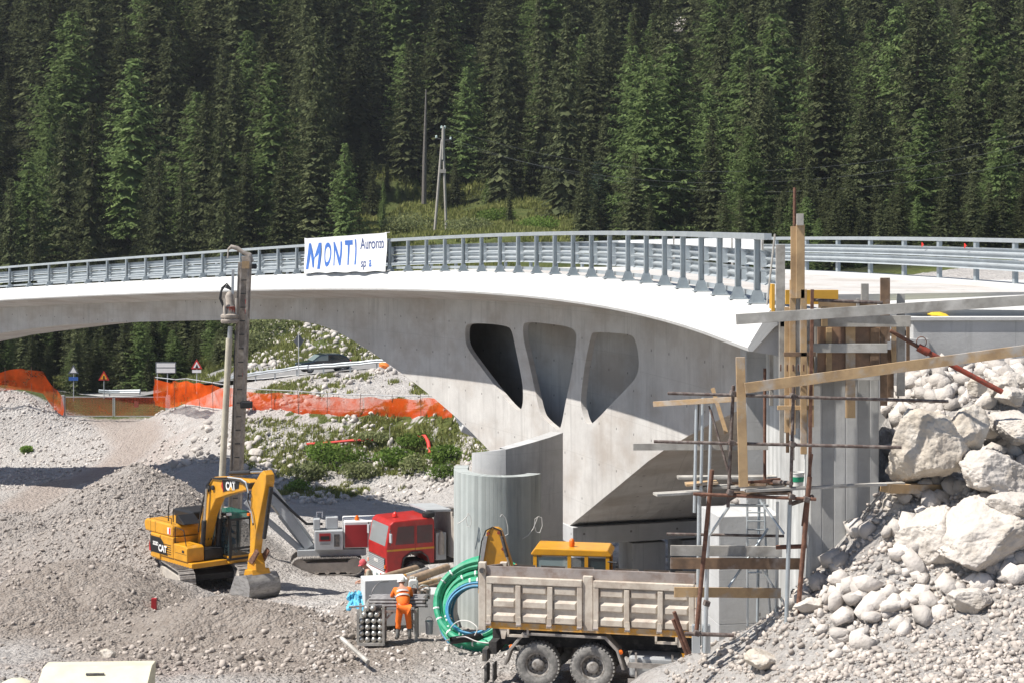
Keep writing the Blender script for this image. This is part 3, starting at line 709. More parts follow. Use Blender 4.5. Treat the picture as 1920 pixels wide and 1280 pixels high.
def PU(n, u, v=0): p = P(n); q = p - NR(n)*u; return Vector((q.x, q.y, p.z+v))    # u outward, v up
NS = [x_*.5 for x_ in range(5, 122)]
ARC = {}; acc = 0
_ns = np.arange(-3, 64, .1); _ps = np.array([tuple(P(n)) for n in _ns]); _al = np.r_[0, np.cumsum(np.linalg.norm(np.diff(_ps, axis=0), axis=1))]
def arc(n): return float(np.interp(n, _ns, _al))
def n_at(a): return float(np.interp(a, _al, _ns))
DECKW = 8.2
def sweep(name, prof, ns, mat, parent, closed=True, smooth=False):
    vs = []; fs = []; k = len(prof); uvd = []
    for n in ns:
        for u, v in prof: vs.append(tuple(PU(n, u, v)))
    for i in range(len(ns)-1):
        for j in range(k if closed else k-1):
            j2 = (j+1) % k; fs.append((i*k+j, i*k+j2, (i+1)*k+j2, (i+1)*k+j))
    if closed: fs.append(tuple(range(k-1,-1,-1))); fs.append(tuple((len(ns)-1)*k+j for j in range(k)))
    m_ = MB().add(vs, fs); o = m_.build(name, mat, parent, smooth)
    me = o.data; ul = me.uv_layers.new(name='UVMap'); pl = [0]
    for j in range(1, k): pl.append(pl[-1]+math.hypot(prof[j][0]-prof[j-1][0], prof[j][1]-prof[j-1][1]))
    al = [arc(n) for n in ns]
    for p_ in me.polygons:
        for li in p_.loop_indices:
            vi = me.loops[li].vertex_index; ul.data[li].uv = (al[vi//k], pl[vi % k])
    return o
bridge = thing('bridge', 'long curved concrete road bridge with arched web and three oval openings', 'bridge', (0,0,0))
OV = -1.95                             # web stands this far inside the guardrail line
deck = sweep('deck_slab', [(-.30,-.06),(-DECKW+.3,.02),(-DECKW-.2,-.1),(-DECKW-.2,-.5),(-6.6,-1.1),(OV,-1.17),(.48,-.78),(.48,-.70),(0,-.3)], NS, 'concrete', bridge)
sweep('deck_edge', [(-.30,-.06),(-1.35,-.05),(-1.35,-.5),(-1.2,-1.05),(.48,-.78),(.48,-.70),(0,-.3)], [-.95,0,1,2,2.5], 'concrete', bridge)
# fascia cast in lengths, each its own panel
A0, A1 = arc(-1.0), arc(60); nseg = 57; step = (A1-A0)/nseg
for i in range(nseg):
    a, b_ = A0+i*step+.006, A0+(i+1)*step-.006
    sweep('fascia_panel', [(-.32,.0),(.12,.0),(.17,-.03),(.58,-.70),(.56,-.765),(.484,-.77),(.1,-.35),(-.32,-.05)], [n_at(a+(b_-a)*t/4) for t in range(5)], 'concrete_pale', bridge)
# ---- web: pixel outline -> (arc length, height) on the vertical web surface
def web_px(px, py):
    lo, hi = -2., 50.
    for _ in range(50):
        m_ = (lo+hi)/2; q = PU(m_, OV)
        if 960+F*q.x/q.y > px: lo = m_
        else: hi = m_
    q = PU(lo, OV); return arc(lo), CZ-(py-HY)*q.y/F
BOT = [(-150,655),(-60,634),(0,624.5),(60,616),(120,609),(200,605),(320,602),(430,600),(520,598.5),(560,601),(600,609.5),(630,621),(660,637),(700,662),(740,690),(780,719),(820,751),(860,786),(900,826),(940,868),(980,912),(1020,955),(1050,985),(1066,986),(1075,979),(1130,934),(1180,893),(1215,864),(1245,843),(1290,817),(1340,790),(1390,766),(1440,747)]
HOLES = [
 [(872,612),(880,606),(920,607),(953,612),(960,620),(968,660),(978,708),(981,735),(980,760),(975,769),(968,768),(950,750),(920,712),(893,676),(878,655),(872,640)],
 [(980,612),(985,603),(1030,607),(1070,613),(1081,624),(1081,640),(1072,700),(1061,750),(1054,790),(1050,803),(1045,806),(1020,785),(1012,772),(1003,730),(990,670),(982,640)],
 [(1108,628),(1113,622),(1150,624),(1182,627),(1190,634),(1197,660),(1198,690),(1193,706),(1180,722),(1150,752),(1115,790),(1104,796),(1097,790),(1090,765),(1089,740),(1097,680)],
]
bot = [web_px(*p) for p in BOT]
bot.sort()
def smooth_loop(l, it=2):
    for _ in range(it):
        r = []
        for i in range(len(l)):
            a, b_ = l[i], l[(i+1) % len(l)]; r += [(a[0]*.75+b_[0]*.25, a[1]*.75+b_[1]*.25), (a[0]*.25+b_[0]*.75, a[1]*.25+b_[1]*.75)]
        l = r
    return l
holes = [smooth_loop([web_px(*p) for p in h]) for h in HOLES]
def dense(l, d=.5):
    r = []
    for i in range(len(l)-1):
        k = max(1, int(math.hypot(l[i+1][0]-l[i][0], l[i+1][1]-l[i][1])/d)); r += [(l[i][0]+(l[i+1][0]-l[i][0])*t/k, l[i][1]+(l[i+1][1]-l[i][1])*t/k) for t in range(k)]
    return r+[l[-1]]
bot = dense(bot)
def top_z(a): return P(n_at(a)).z-1.165
tops = [(a, top_z(a)) for a in np.linspace(bot[-1][0], bot[0][0], 150)]
def W3(a, z, u): q = PU(n_at(a), u); return Vector((q.x, q.y, z))
AH = max(p[0] for h in holes for p in h)
def web(name, u0, u1, hs, parent, mat, cut=0.):
    ba, bz0 = [p[0] for p in bot], [p[1] for p in bot]
    loop = bot + [(a, max(z-cut-(1.1 if cut and AH+8.5 < a < AH+26 else 0), float(np.interp(a, ba, bz0))+.25)) for a, z in tops]; pts = [Vector(p) for p in loop]; edges = [(i, (i+1) % len(loop)) for i in range(len(loop))]  # with cut, the top is lowered to admit daylight, more beyond the holes
    loops = [list(range(len(loop)))]
    for h in hs:
        b0 = len(pts); pts += [Vector(p) for p in h]; edges += [(b0+i, b0+(i+1) % len(h)) for i in range(len(h))]; loops.append([b0+i for i in range(len(h))])
    a0, a1 = bot[0][0], bot[-1][0]
    for a in np.arange(a0+.6, a1, 1.1):
        for z in np.arange(2.8, 11, .9): pts.append(Vector((a+.01*math.sin(z*9), z)))
    vv, ee, ff, ov, oe, of = delaunay_2d_cdt(pts, edges, [], 0, 1e-5)
    def inside(p, l):
        c_ = False; n_ = len(l); j = n_-1
        for i in range(n_):
            xi, yi = l[i]; xj, yj = l[j]
            if (yi > p[1]) != (yj > p[1]) and p[0] < (xj-xi)*(p[1]-yi)/(yj-yi)+xi: c_ = not c_
            j = i
        return c_
    keep = []
    for f in ff:
        c_ = sum((vv[i] for i in f), Vector((0,0)))/len(f)
        if inside(c_, loop) and not any(inside(c_, h) for h in hs): keep.append(list(f))
    n_ = len(vv); vs = [W3(v.x, v.y, u0) for v in vv]+[W3(v.x, v.y, u1) for v in vv]
    fs = [tuple(f) for f in keep]+[tuple(i+n_ for i in reversed(f)) for f in keep]
    from collections import Counter
    cnt = Counter(); orient = {}
    for f in keep:
        for i in range(len(f)):
            e = (f[i], f[(i+1) % len(f)]); cnt[frozenset(e)] += 1; orient[frozenset(e)] = e
    for e, c_ in cnt.items():
        if c_ == 1: a, b_ = orient[e]; fs.append((b_, a, a+n_, b_+n_))
    o = MB().add(vs, fs).build(name, mat, parent)
    me = o.data; ul = me.uv_layers.new(name='UVMap'); az = [(v.x, v.y) for v in vv]*2
    for p_ in me.polygons:
        for li in p_.loop_indices: ul.data[li].uv = az[me.loops[li].vertex_index]
    return o
web('web', OV, OV-.2, holes, bridge, 'concrete')
web('far_web', -4.3, -4.7, holes[:1] if holes[0][0][0] < holes[2][0][0] else holes[2:], bridge, 'concrete', .45)  # hidden opening and lowered top added here to let daylight into the box
# soffit between the webs
vs = []; fs = []; k = len(bot)
for u, dz in ((OV-.02,.0),(-6.98,.0),(-6.98,.3),(OV-.02,.3)):
    for a, z in bot: vs.append(W3(a, z+dz+.002, u))
for r_ in range(4):
    r2 = (r_+1) % 4
    for i in range(k-1): fs.append((r_*k+i, r2*k+i, r2*k+i+1, r_*k+i+1))
o = MB().add(vs, fs).build('soffit', 'concrete', bridge); 
def uv_soff(c, n): return (c.x, c.y)
set_uv(o, uv_soff)
# foot beam under the springing of the web
ap = web_px(1066,986); an = n_at(ap[0])
e0, e1 = PU(an, OV+.05), PU(an, -7.1)
mb = MB()
for t, zz in ((0,0),):
    d = (e1-e0).normalized(); f_ = Vector((-d.y, d.x, 0))
    c0 = [e0-f_*.55, e1-f_*.55, e1+f_*1.6, e0+f_*1.6]
    z0, z1 = ap[1]-.55, ap[1]+.05
    mb.add([(p.x,p.y,z0) for p in c0]+[(p.x,p.y,z1) for p in c0], [(0,1,2,3),(4,5,6,7),(0,1,5,4),(1,2,6,5),(2,3,7,6),(3,0,4,7)])
uv_box(mb.build('foot_beam', 'concrete_grey', bridge, bevel=.02))
FOOT = (e0, e1, d, f_, ap[1]-.55)
# bearing plinths below the foot beam
for i, t in enumerate((.9, 3.0, 4.9)):
    c_ = e0 + d*t + f_*.5; c_.z = (FOOT[4]-.14-1.0)/2
    mb = MB().box((0,0,0), (1.25 if i else .9,1.3,FOOT[4]-.14+1.0), (0,0,math.atan2(d.y,d.x))).box((0,0,(FOOT[4]-.14+1.0)/2+.07), (.85,.85,.135), (0,0,math.atan2(d.y,d.x)))
    o = uv_box(mb.build('bearing_plinth', 'concrete_grey', None, bevel=.02)); o.location = c_
    tag(o, ['concrete bearing plinth nearest the curved pier wall under the bridge foot', 'middle concrete bearing plinth in the shade under the bridge foot', 'concrete bearing plinth nearest the scaffold under the bridge foot'][i], 'plinth', 'bearing plinths under the bridge foot')
# ---- curved pier walls with board marks
def wall(name, plan, thick, zt0, zt1, zb, mat, label, cat):
    pts = [Vector((p[0], p[1], 0)) for p in plan]; n_ = len(pts); vs = []; us = [0]
    for i in range(1, n_): us.append(us[-1]+(pts[i]-pts[i-1]).length)
    inn = []
    for i in range(n_):
        t = (pts[min(i+1,n_-1)]-pts[max(i-1,0)]).normalized(); inn.append(pts[i]+Vector((-t.y, t.x, 0))*thick)
    for i in range(n_):
        zt = zt0+(zt1-zt0)*us[i]/us[-1]
        for q, z in ((pts[i],zb),(pts[i],zt),(inn[i],zt),(inn[i],zb)): vs.append((q.x,q.y,z))
    fs = []
    for i in range(n_-1):
        for j in range(4): j2 = (j+1) % 4; fs.append((i*4+j, i*4+j2, i*4+4+j2, i*4+4+j))
    fs += [(0,1,2,3), tuple((n_-1)*4+j for j in (3,2,1,0))]
    o = MB().add(vs, fs).build(name, mat)
    me = o.data; ul = me.uv_layers.new(name='UVMap')
    for p_ in me.polygons:
        for li in p_.loop_indices:
            vi = me.loops[li].vertex_index; ul.data[li].uv = (us[vi//4], me.vertices[vi].co.z)
    if label: tag(o, label, cat)
    auto_smooth(me, 30); return o
X0 = -.42
pl = [(X0-1.33, 52.9)]+[(X0+1.36*math.cos(R(a)), 52.2+1.55*math.sin(R(a))) for a in range(180, 345, 6)]
wall('pier_wall', pl, .42, 5.12, 5.02, -2, 'concrete_board', 'curved concrete pier wall with vertical board marks behind the green coil', 'pier wall')
pl = [(-1.25,55.2)]+[(-.15+1.12*math.cos(R(a)), 53.9+1.2*math.sin(R(a))) for a in range(180, 276, 8)]+[(.2,52.95),(.7,53.35),(1.2,53.8),(1.62,54.3)]
wall('pier_wall', pl, .5, 5.2, 5.97, -2, 'concrete_grey', 'taller concrete pier wall with a slanting top behind the curved pier wall', 'pier wall')
# wire loops hanging on the curved wall
def wire(px0, pts, Y, r=.012, label='', mat='cable_white'):
    o = MB().tube([at(a, b_, Y) for a, b_ in pts], r, 5).build('wire_loop', mat, None, smooth=True); tag(o, label, 'wire', 'wire loops left on the curved pier wall'); return o
wire(0, [(1010,968),(1003,972),(1002,985),(1006,997),(1012,998),(1017,985),(1016,970),(1009,967),(1004,980),(1000,990),(990,1003),(978,1010),(965,1006)], 50.9, label='pale wire loop at the right edge of the curved pier wall')
wire(0, [(878,960),(874,972),(876,985),(882,987),(884,975),(880,962),(868,975),(858,981)], 50.7, label='thin wire loop at the left of the curved pier wall')
wire(0, [(938,968),(941,963),(948,970),(952,985),(953,1000),(947,1004)], 50.55, label='short wire loop above the yellow digging arm')
# ---- guardrail on the near edge: posts, beams on the traffic side, handrail
rail = thing('guardrail', 'galvanised steel guardrail with tall posts along the near edge of the bridge', 'guardrail', tuple(P(0)))
PO = Vector(P(0))
def L_(v): return Vector(v)-PO
def post_mesh(h, w_=.12, d_=.1):
    mb = MB(); mb.bb(-w_/2, w_/2, -.006, .006, 0, h).bb(-w_/2, -w_/2+.01, -d_/2, d_/2, 0, h).bb(w_/2-.01, w_/2, -d_/2, d_/2, 0, h)
    mb.prism([(-.16,.02),(.16,.02),(.07,.26),(-.07,.26)], -.055, -.045, 'y').prism([(-.16,.02),(.16,.02),(.07,.26),(-.07,.26)], .045, .055, 'y')
    mb.bb(-.18,.18,-.15,.15,.003,.028)
    return mb
pm = post_mesh(1.33)
for a, c_ in ((-.13,-.11),(.13,-.11),(-.13,.11),(.13,.11)): pm.bb(a-.018,a+.018,c_-.018,c_+.018,.02,.07)
pm = pm.build('post', 'galv_dark', rail)
for n in range(0, 45):
    q = pm if n == 0 else pm.copy()
    if n: COL.objects.link(q)
    q.location = L_(PU(n, 0, 0)); nn = NR(n); q.rotation_euler = (0,0,math.atan2(nn.y, nn.x))
ns2 = [x_*.5 for x_ in range(-1, 92)]
def lsweep(name, prof, ns, mat, parent, off):
    o = sweep(name, prof, ns, mat, parent); o.data.transform(Matrix.Translation(-off)); return o
lsweep('handrail', [(.07,1.24),(.07,1.36),(-.07,1.36),(-.07,1.24)], ns2, 'galv', rail, PO)
def wprof(u, v0, h, dep=.08):
    a = [(u, v0),(u-dep, v0+h*.18),(u-dep, v0+h*.30),(u, v0+h*.46),(u, v0+h*.54),(u-dep, v0+h*.70),(u-dep, v0+h*.82),(u, v0+h)]
    return a + [(p_[0]+.012, p_[1]) for p_ in reversed(a)]
lsweep('beam', wprof(-.16, .72, .31), ns2, 'galv', rail, PO)
lsweep('beam', wprof(-.17, .36, .31), ns2, 'galv', rail, PO)
lsweep('rub_rail', [(-.22,.10),(-.22,.20),(-.16,.20),(-.16,.10)], ns2, 'galv', rail, PO)
sp_ = MB().bb(.05,.17,-.06,.06,.70,1.0).bb(.05,.17,-.05,.05,.40,.62).build('spacer', 'galv', rail)
for n in range(0, 45):
    q = sp_ if n == 0 else sp_.copy()
    if n: COL.objects.link(q)
    q.location = L_(PU(n, 0, 0)); nn = NR(n); q.rotation_euler = (0,0,math.atan2(nn.y, nn.x))
# ---- guardrail on the far edge
rail2 = thing('guardrail', 'three-beam galvanised guardrail along the far edge of the road at the right', 'guardrail', tuple(PU(4, -DECKW+.3)))
PO2 = Vector(PU(4, -DECKW+.3))
UF = -DECKW+.25
pm2 = MB().bb(-.05,.05,-.07,.07,0,1.12).bb(-.16,.16,-.12,.12,0.003,.03).build('post', 'galv_dark', rail2)
for i, n in enumerate([-3+1.1*k_ for k_ in range(42)]):
    q = pm2 if i == 0 else pm2.copy()
    if i: COL.objects.link(q)
    q.location = PU(n, UF, .08)-PO2; nn = NR(n); q.rotation_euler = (0,0,math.atan2(nn.y, nn.x))
nf = [x_*.5 for x_ in range(-8, 88)]
lsweep('handrail', [(UF+.07,1.10),(UF+.07,1.20),(UF-.07,1.20),(UF-.07,1.10)], nf, 'galv', rail2, PO2)
lsweep('beam', wprof(UF+.17, .70, .26), nf, 'galv', rail2, PO2)
lsweep('beam', wprof(UF+.17, .42, .26), nf, 'galv', rail2, PO2)
for pxr, nn_ in ((1611,6.05),(1742,4.75)):
    mb = MB().add([PU(nn_, UF+.28, .93)-PO2, PU(nn_-.055, UF+.28, 1.0)-PO2, PU(nn_, UF+.28, 1.06)-PO2, PU(nn_, UF+.26, .93)-PO2, PU(nn_-.055, UF+.26, 1.0)-PO2, PU(nn_, UF+.26, 1.06)-PO2], [(0,1,2),(3,5,4),(0,1,4,3),(1,2,5,4),(2,0,3,5)])
    mb.build('reflector', 'red_lamp', rail2)
# kerb step under the far rail is part of the deck
sweep('kerb', [(UF+.45,-.02),(UF+.45,.12),(UF-.4,.12),(UF-.4,-.02)], nf, 'concrete_pale', bridge)
# ---- banner hung on the near rail
A_, B_ = PU(24.3, .24, .02), PU(19.85, .24, .02); up = Vector((0,0,1))
ban = thing('banner', 'white company banner with blue lettering hung on the bridge guardrail', 'banner', tuple(A_))
ex = (B_-A_); W_ = ex.length; exn = ex.normalized(); upn = (up-exn*up.dot(exn)).normalized(); nrm = exn.cross(upn)
def bl(u, v, w_=0): return exn*u + upn*v + nrm*w_
BH = 1.58
vs = []; fs = []; nu, nv = 30, 12
rip = lambda u, v: .035*math.sin(u*2.1+.5)+.02*math.sin(u*5+v*2)+.03*math.cos(v*3)
for k_ in (0, -.006):
    for i in range(nu+1):
        for j in range(nv+1):
            u, v = W_*i/nu, BH*j/nv; vs.append(bl(u, v-.02*math.sin(u*3)*(1-j/nv)+(.03 if i in (0,nu) else 0)*(j == nv), rip(u, v)+k_))
m1 = (nu+1)*(nv+1)
for i in range(nu):
    for j in range(nv):
        a = i*(nv+1)+j; q = (a, a+nv+1, a+nv+2, a+1); fs.append(q); fs.append(tuple(t+m1 for t in reversed(q)))
sheet = MB().add(vs, fs).build('sheet', 'banner', ban, smooth=True, fix=False)
def warp_text(o):
    for v in o.data.vertices:
        u = v.co.x; w2 = v.co.y; zz = v.co.z; v.co = bl(u, w2, rip(u, w2)+.006+zz)
Mo = [(.30,.16),(.52,1.28),(.80,1.28),(1.12,.62),(1.55,1.28),(1.84,1.28),(1.78,.16),(1.52,.16),(1.56,.86),(1.13,.22),(.98,.22),(.68,.86),(.55,.16)]
mt_ = MB().prism([(a*W_/8.95, b_*BH/1.5) for a, b_ in Mo], -.003, .003, 'z').build('lettering', 'banner_blue', ban)
bm = bmesh.new(); bm.from_mesh(mt_.data); bmesh.ops.triangulate(bm, faces=bm.faces[:]); bm.to_mesh(mt_.data); bm.free(); warp_text(mt_)
for txt, sz, cx_, cy_, sx_, mt, bo, sh in (('O',1.44,2.62,.70,.80,'banner_blue',.032,.1),('N',1.46,3.80,.72,.80,'banner_blue',.028,.1),('T',1.46,4.92,.74,.86,'banner_blue',.038,.05),('I',1.46,5.72,.75,.9,'banner_blue',.045,.08),('Auronzo',.66,7.5,1.10,1.0,'banner_navy',.006,0),('sp',.52,6.7,.34,1.0,'banner_navy',.006,0),('a',.6,7.3,.37,1.05,'banner_blue',.012,0)):
    k_ = W_/8.95
    t = text_mesh(txt, sz, mt, ban, Matrix.Translation((cx_*k_, cy_*BH/1.5, 0)), 'lettering', .003, sh*.5, bo, sx_*k_)
    bm = bmesh.new(); bm.from_mesh(t.data); bmesh.ops.triangulate(bm, faces=bm.faces[:]); bmesh.ops.subdivide_edges(bm, edges=[e for e in bm.edges if e.calc_length() > .25], cuts=2); bm.to_mesh(t.data); bm.free()
    warp_text(t)
for u, v in ((0,BH),(W_,BH),(0,.02),(W_,.02)):
    MB().tube([bl(u, v, 0), bl(u+(.12 if u else -.12), v+.02, -.1)], .012, 5).build('tie_cord', 'cable_white', ban)
# ---- approach road and abutment behind the column
va, vb, vc, vd, ve = PU(2.45,-.9,-.02), Vector((34,37.4,10.55)), Vector((34,50,11.05)), PU(2.45,-8.3,.0), PU(6.5,-8.3,.0)
vf = Vector((vd.x, 37.4, 10.5))
va.y = 37.4-.2; va.z = vf.z+.1
o = MB().add([va, vf, vb, vc, vd, ve], [(0,1,4),(1,2,4),(2,3,4),(3,5,4)]).build('approach_road', 'concrete_pale'); uv_box(o); tag(o, kind='structure')
so_ = o.modifiers.new('thick', 'SOLIDIFY'); so_.thickness = .5; so_.offset = -1 if o.data.polygons[0].normal.z > 0 else 1
# ================= abutment, formwork and scaffold at the near end
_at = at; KA = .945
def at(px, py, Y): return _at(px, py, Y*KA)
def pbox(mb, x0, x1, y0, y1, Y, t):   # upright slab seen face on: pixel edges at distance Y, thickness t behind
    a = at(x0, y1, Y); b_ = at(x1, y0, Y); mb.bb(a.x, b_.x, Y, Y+t, a.z, b_.z); return mb
ya = R(2)
col = thing('abutment_column', 'tall board-marked concrete abutment column standing behind the scaffold', 'column', (5.45,31.2,1.5))
mb = MB().bb(0,1.27,0,4.4,0,8.35); o = uv_box(mb.build('shaft', 'concrete_column', col, bevel=.015)); col.rotation_euler = (0,0,ya)
ab = MB().bb(5.0,8.9,36.4,37.4,0,9.95)
o = uv_box(ab.build('abutment_wall', 'concrete_grey')); tag(o, 'concrete abutment wall closing the end of the bridge behind the column', 'abutment')
wing = thing('wing_wall', 'grey concrete wing wall right of the formwork above the boulders', 'wall', (8.6,36.6,6))
uv_box(MB().bb(0,13,0,.45,0,4.33).build('wall_face', 'concrete_grey', wing, bevel=.02))
uv_box(MB().bb(-.06,13,-.05,.5,4.33,4.40).build('coping', 'concrete_pale', wing))
for zz in (2.55, 3.4): MB().bb(.3,12.9,-.008,.0,zz,zz+.012).build('shutter_joint', 'concrete_grey', wing)
pd = thing('pedestal', 'concrete block pedestal under the scaffold beside the tipper front', 'pedestal', (4.12,34.0,1.2), R(8))
for k_, (za, zb) in enumerate(((0,1.0),(1.003,2.1),(2.103,3.2),(3.203,4.3),(4.303,5.35))):
    uv_box(MB().bb(0,1.37,0,1.4,za,zb).build('lift', 'concrete_grey', pd, bevel=.012))
# --- formwork timber: children of one assembly
fw = thing('timber_formwork', 'timber formwork of upright planks, battens and a ply panel on top of the abutment column', 'formwork', (5.9,32.4,9))
FO = Vector(fw.location)
def plank(x0, x1, y0, y1, Y, mat, t=.045, name='plank', par=None):
    o_ = FO if par is None else Vector(par.location)
    a = at(x0, y1, Y)-o_; b_ = at(x1, y0, Y)-o_
    return MB().bb(a.x, b_.x, a.y, a.y+t, a.z, b_.z).build(name, mat, par or fw, bevel=.004)
for x0, x1, y0, y1, Y, mt in (
 (1494,1507,401,423,32.25,'wood_grey'),(1493,1509,421,560,32.30,'wood'),(1483,1494,425,560,32.36,'wood'),(1455,1472,459,592,32.7,'wood_grey'),
 (1461,1471,584,760,32.55,'wood_grey'),(1471.5,1480,576,810,32.45,'wood'),(1481,1492,525,814,32.40,'wood'),(1493,1501,529,802,32.42,'wood_grey'),(1501.5,1513,543,851,32.30,'wood'),
 (1528,1534,612,720,32.75,'wood_grey'),(1586,1604,613,783,32.62,'wood'),(1651,1664,613,760,32.7,'wood_brown'),(1651,1669,521,640,32.8,'wood_brown'),(1615,1629,532,640,33.0,'wood_grey'),(1682,1697,551,742,32.9,'wood_grey'),(1664,1676,655,745,33.1,'wood_brown'),
 (1506,1664,644,661,32.55,'wood_grey'),(1463,1708,592,613,32.55,'wood_grey'),(1535,1645,566,578,32.9,'wood')):
    plank(x0, x1, y0, y1, Y, mt)
for x0, x1, y0, y1, Y, mt in ((1443,1450,600,760,33.3,'wood_grey'),(1515,1526,640,800,32.9,'wood'),(1462,1470,700,830,32.9,'wood_grey'),(1474,1480,690,848,33.0,'wood_brown'),(1484,1490,720,862,32.8,'wood_grey'),(1540,1552,575,612,32.5,'wood'),(1560,1578,580,600,32.6,'wood_grey'),(1632,1648,615,700,32.66,'wood_brown'),(1549,1560,614,700,32.66,'wood'),(1606,1612,560,600,32.8,'wood_grey'),(1672,1681,600,690,32.8,'wood'),(1470,1530,660,668,32.3,'wood_brown'),(1458,1526,760,768,32.35,'wood'),(1535,1650,700,712,32.6,'wood_grey'),(1700,1706,612,690,33.2,'wood_brown')):
    plank(x0, x1, y0, y1, Y, mt)
plank(1533,1650,612,702,32.70,'ply',.03,'ply_panel')
plank(1473,1572,544,571,33.2,'ply_yellow',.05,'yellow_panel'); plank(1447,1453,533,590,32.75,'ply_yellow',.3,'yellow_panel')
MB().bar(at(1523,543,32.2)-FO, at(1518,905,32.2)-FO, .055, .05, (0,1,0)).build('steel_channel', 'rust', fw)
MB().tube([at(1490,352,32.5)-FO, at(1489,470,32.5)-FO], .028, 8).build('steel_rod', 'rust', fw)
MB().tube([at(1526,563,32.5)-FO, at(1655,568,32.5)-FO], .03, 8).build('steel_rod', 'tube_brown', fw)
MB().tube([at(1453,439,32.4)-FO, at(1438,572,32.4)-FO], .018, 6).build('stick', 'wood_grey', fw)
for i, px_ in enumerate((1464,1476,1487,1497,1507)): MB().tube([at(px_,683,32.2)-FO, at(px_,695,32.25)-FO], .012, 5).build('tie_bar', 'rust', fw)
# long boards nailed across the posts
def board(p0, p1, Y0, Y1, h, mat, label, t=.045, cat='plank', group='long boards across the scaffold'):
    a, b_ = at(*p0, Y0), at(*p1, Y1); c_ = (a+b_)/2
    d = b_-a; o = MB().bar(a-c_, b_-c_, t, h, (0,0,1)).build('plank', mat, None, bevel=.004); o.location = c_; tag(o, label, cat, group); return o
board((1380,599),(1990,559),31.9,31.9,.185,'wood_grey','long grey board sloping up to the right across the top of the formwork')
board((1397,727),(1990,647),31.75,31.75,.185,'wood','long tan board sloping up to the right below the grey one')
board((1225,757),(1388,747),32.9,32.2,.095,'wood','short tan board sticking out left above the two galvanised tubes')
board((1187,837),(1440,836),32.9,32.9,.125,'wood_grey','grey board sticking out left at the lower brown tube')
board((1257,1031),(1466,1033),32.7,32.7,.19,'wood_grey','upper grey board of the three low on the scaffold')
board((1257,1055),(1500,1056),32.5,32.5,.20,'wood_brown','brown board just below the low grey one on the scaffold')
board((1264,1109),(1464,1111),32.9,32.9,.18,'wood','tan lowest board across the scaffold beside the tipper')
board((1660,914),(1788,914),32.3,33.0,.16,'wood','short tan board wedged against the round boulder',.3)
MB_post = [((1388,669),(1393,910),32.0)]
a, b_ = at(1388,669,31.85), at(1394,912,31.85); o = MB().bar(a-b_, Vector((0,0,0)), .16, .06, (0,1,0)).build('timber_post', 'wood', None, bevel=.004); o.location = b_
tag(o, 'upright tan timber post fixed to the scaffold left of the column', 'post')
a, b_ = at(1336,727,32.9), at(1362,812,32.7); o = MB().bar(a-b_, Vector((0,0,0)), .07, .05, (0,1,0)).build('timber_brace', 'wood', None); o.location = b_
tag(o, 'thin leaning timber brace behind the left scaffold tubes', 'brace')
# --- scaffold
sc_ = thing('scaffold', 'steel tube scaffold of brown and galvanised tubes in front of the abutment column', 'scaffold', tuple(at(1400,1190,33)))
SO = Vector(sc_.location)
def st(name, pts, r, mat): return MB().tube([at(*p)-SO for p in pts], r, 10).build(name, mat, sc_, smooth=True)
st('ledger', [(1252,736.5,31.9),(1778,752,31.9)], .029, 'tube_brown'); st('ledger', [(1226,827,31.9),(1690,838,31.9)], .029, 'tube_brown')
st('standard', [(1375,722,31.98),(1365,950,32.0)], .032, 'tube_brown'); st('standard', [(1488,722,31.98),(1482,945,32.0)], .032, 'tube_brown'); st('standard', [(1481,940,32.06),(1474,1180,32.1)], .04, 'galv_dark')
st('standard', [(1434,690,33.2),(1434,905,33.2)], .03, 'rust')
st('standard', [(1306,748,32.6),(1302,960,32.6)], .03, 'galv'); st('standard', [(1318,745,32.7),(1314,930,32.7)], .03, 'galv'); st('standard', [(1334,746,32.5),(1328,960,32.5)], .03, 'galv')
st('standard', [(1309,752,33.2),(1302,900,33.2)], .03, 'dark_steel')
st('cross_tube', [(1306,752,32.6),(1334,750,32.5)], .026, 'galv')
st('standard', [(1311,925,32.9),(1308,1215,33)], .036, 'galv'); st('standard', [(1329,926,32.5),(1322,1222,32.6)], .04, 'galv')
st('standard', [(1335,880,32.2),(1306,1182,32.3)], .042, 'rust'); st('standard', [(1518,893,32.0),(1496,1148,32.1)], .045, 'rust')
st('standard', [(1522,850,32.1),(1505,985,32.1)], .028, 'rust')
st('brace', [(1366,950,32.2),(1330,1003,32.5)], .026, 'galv'); st('brace', [(1424,936,32.6),(1470,1000,32.3)], .026, 'galv'); st('brace', [(1404,1030,33.0),(1470,1130,33.0)], .026, 'galv')
st('cross_tube', [(1366,946,32.2),(1440,947,32.6)], .026, 'galv_dark'); st('cross_tube', [(1284,1187,32.2),(1376,1190,32.2)], .036, 'tube_brown')
st('standard', [(1424,905,33.4),(1420,1165,33.4)], .028, 'galv_dark'); st('standard', [(1458,940,33.0),(1455,1150,33.2)], .028, 'galv'); st('brace', [(1366,1100,32.6),(1440,990,33.0)], .024, 'galv_dark'); st('ledger', [(1250,1000,33.2),(1470,1004,33.2)], .026, 'tube_brown'); st('brace', [(1330,760,32.5),(1372,905,32.2)], .022, 'tube_brown')
st('loose_tube', [(1264,1146,32.0),(1293,1224,32.1)], .036, 'rust'); st('loose_tube', [(1262,1160,32.05),(1288,1226,32.1)], .036, 'rust')
st('ledger', [(1452,903,32.6),(1484,905,31.9)], .04, 'tube_brown'); st('ledger', [(1480,945,32.4),(1524,930,32.0)], .04, 'tube_brown'); st('ledger', [(1300,925,31.95),(1530,935,31.95)], .03, 'rust')
st('ledger', [(1455,1025,32.2),(1512,1023,32.2)], .04, 'rust')
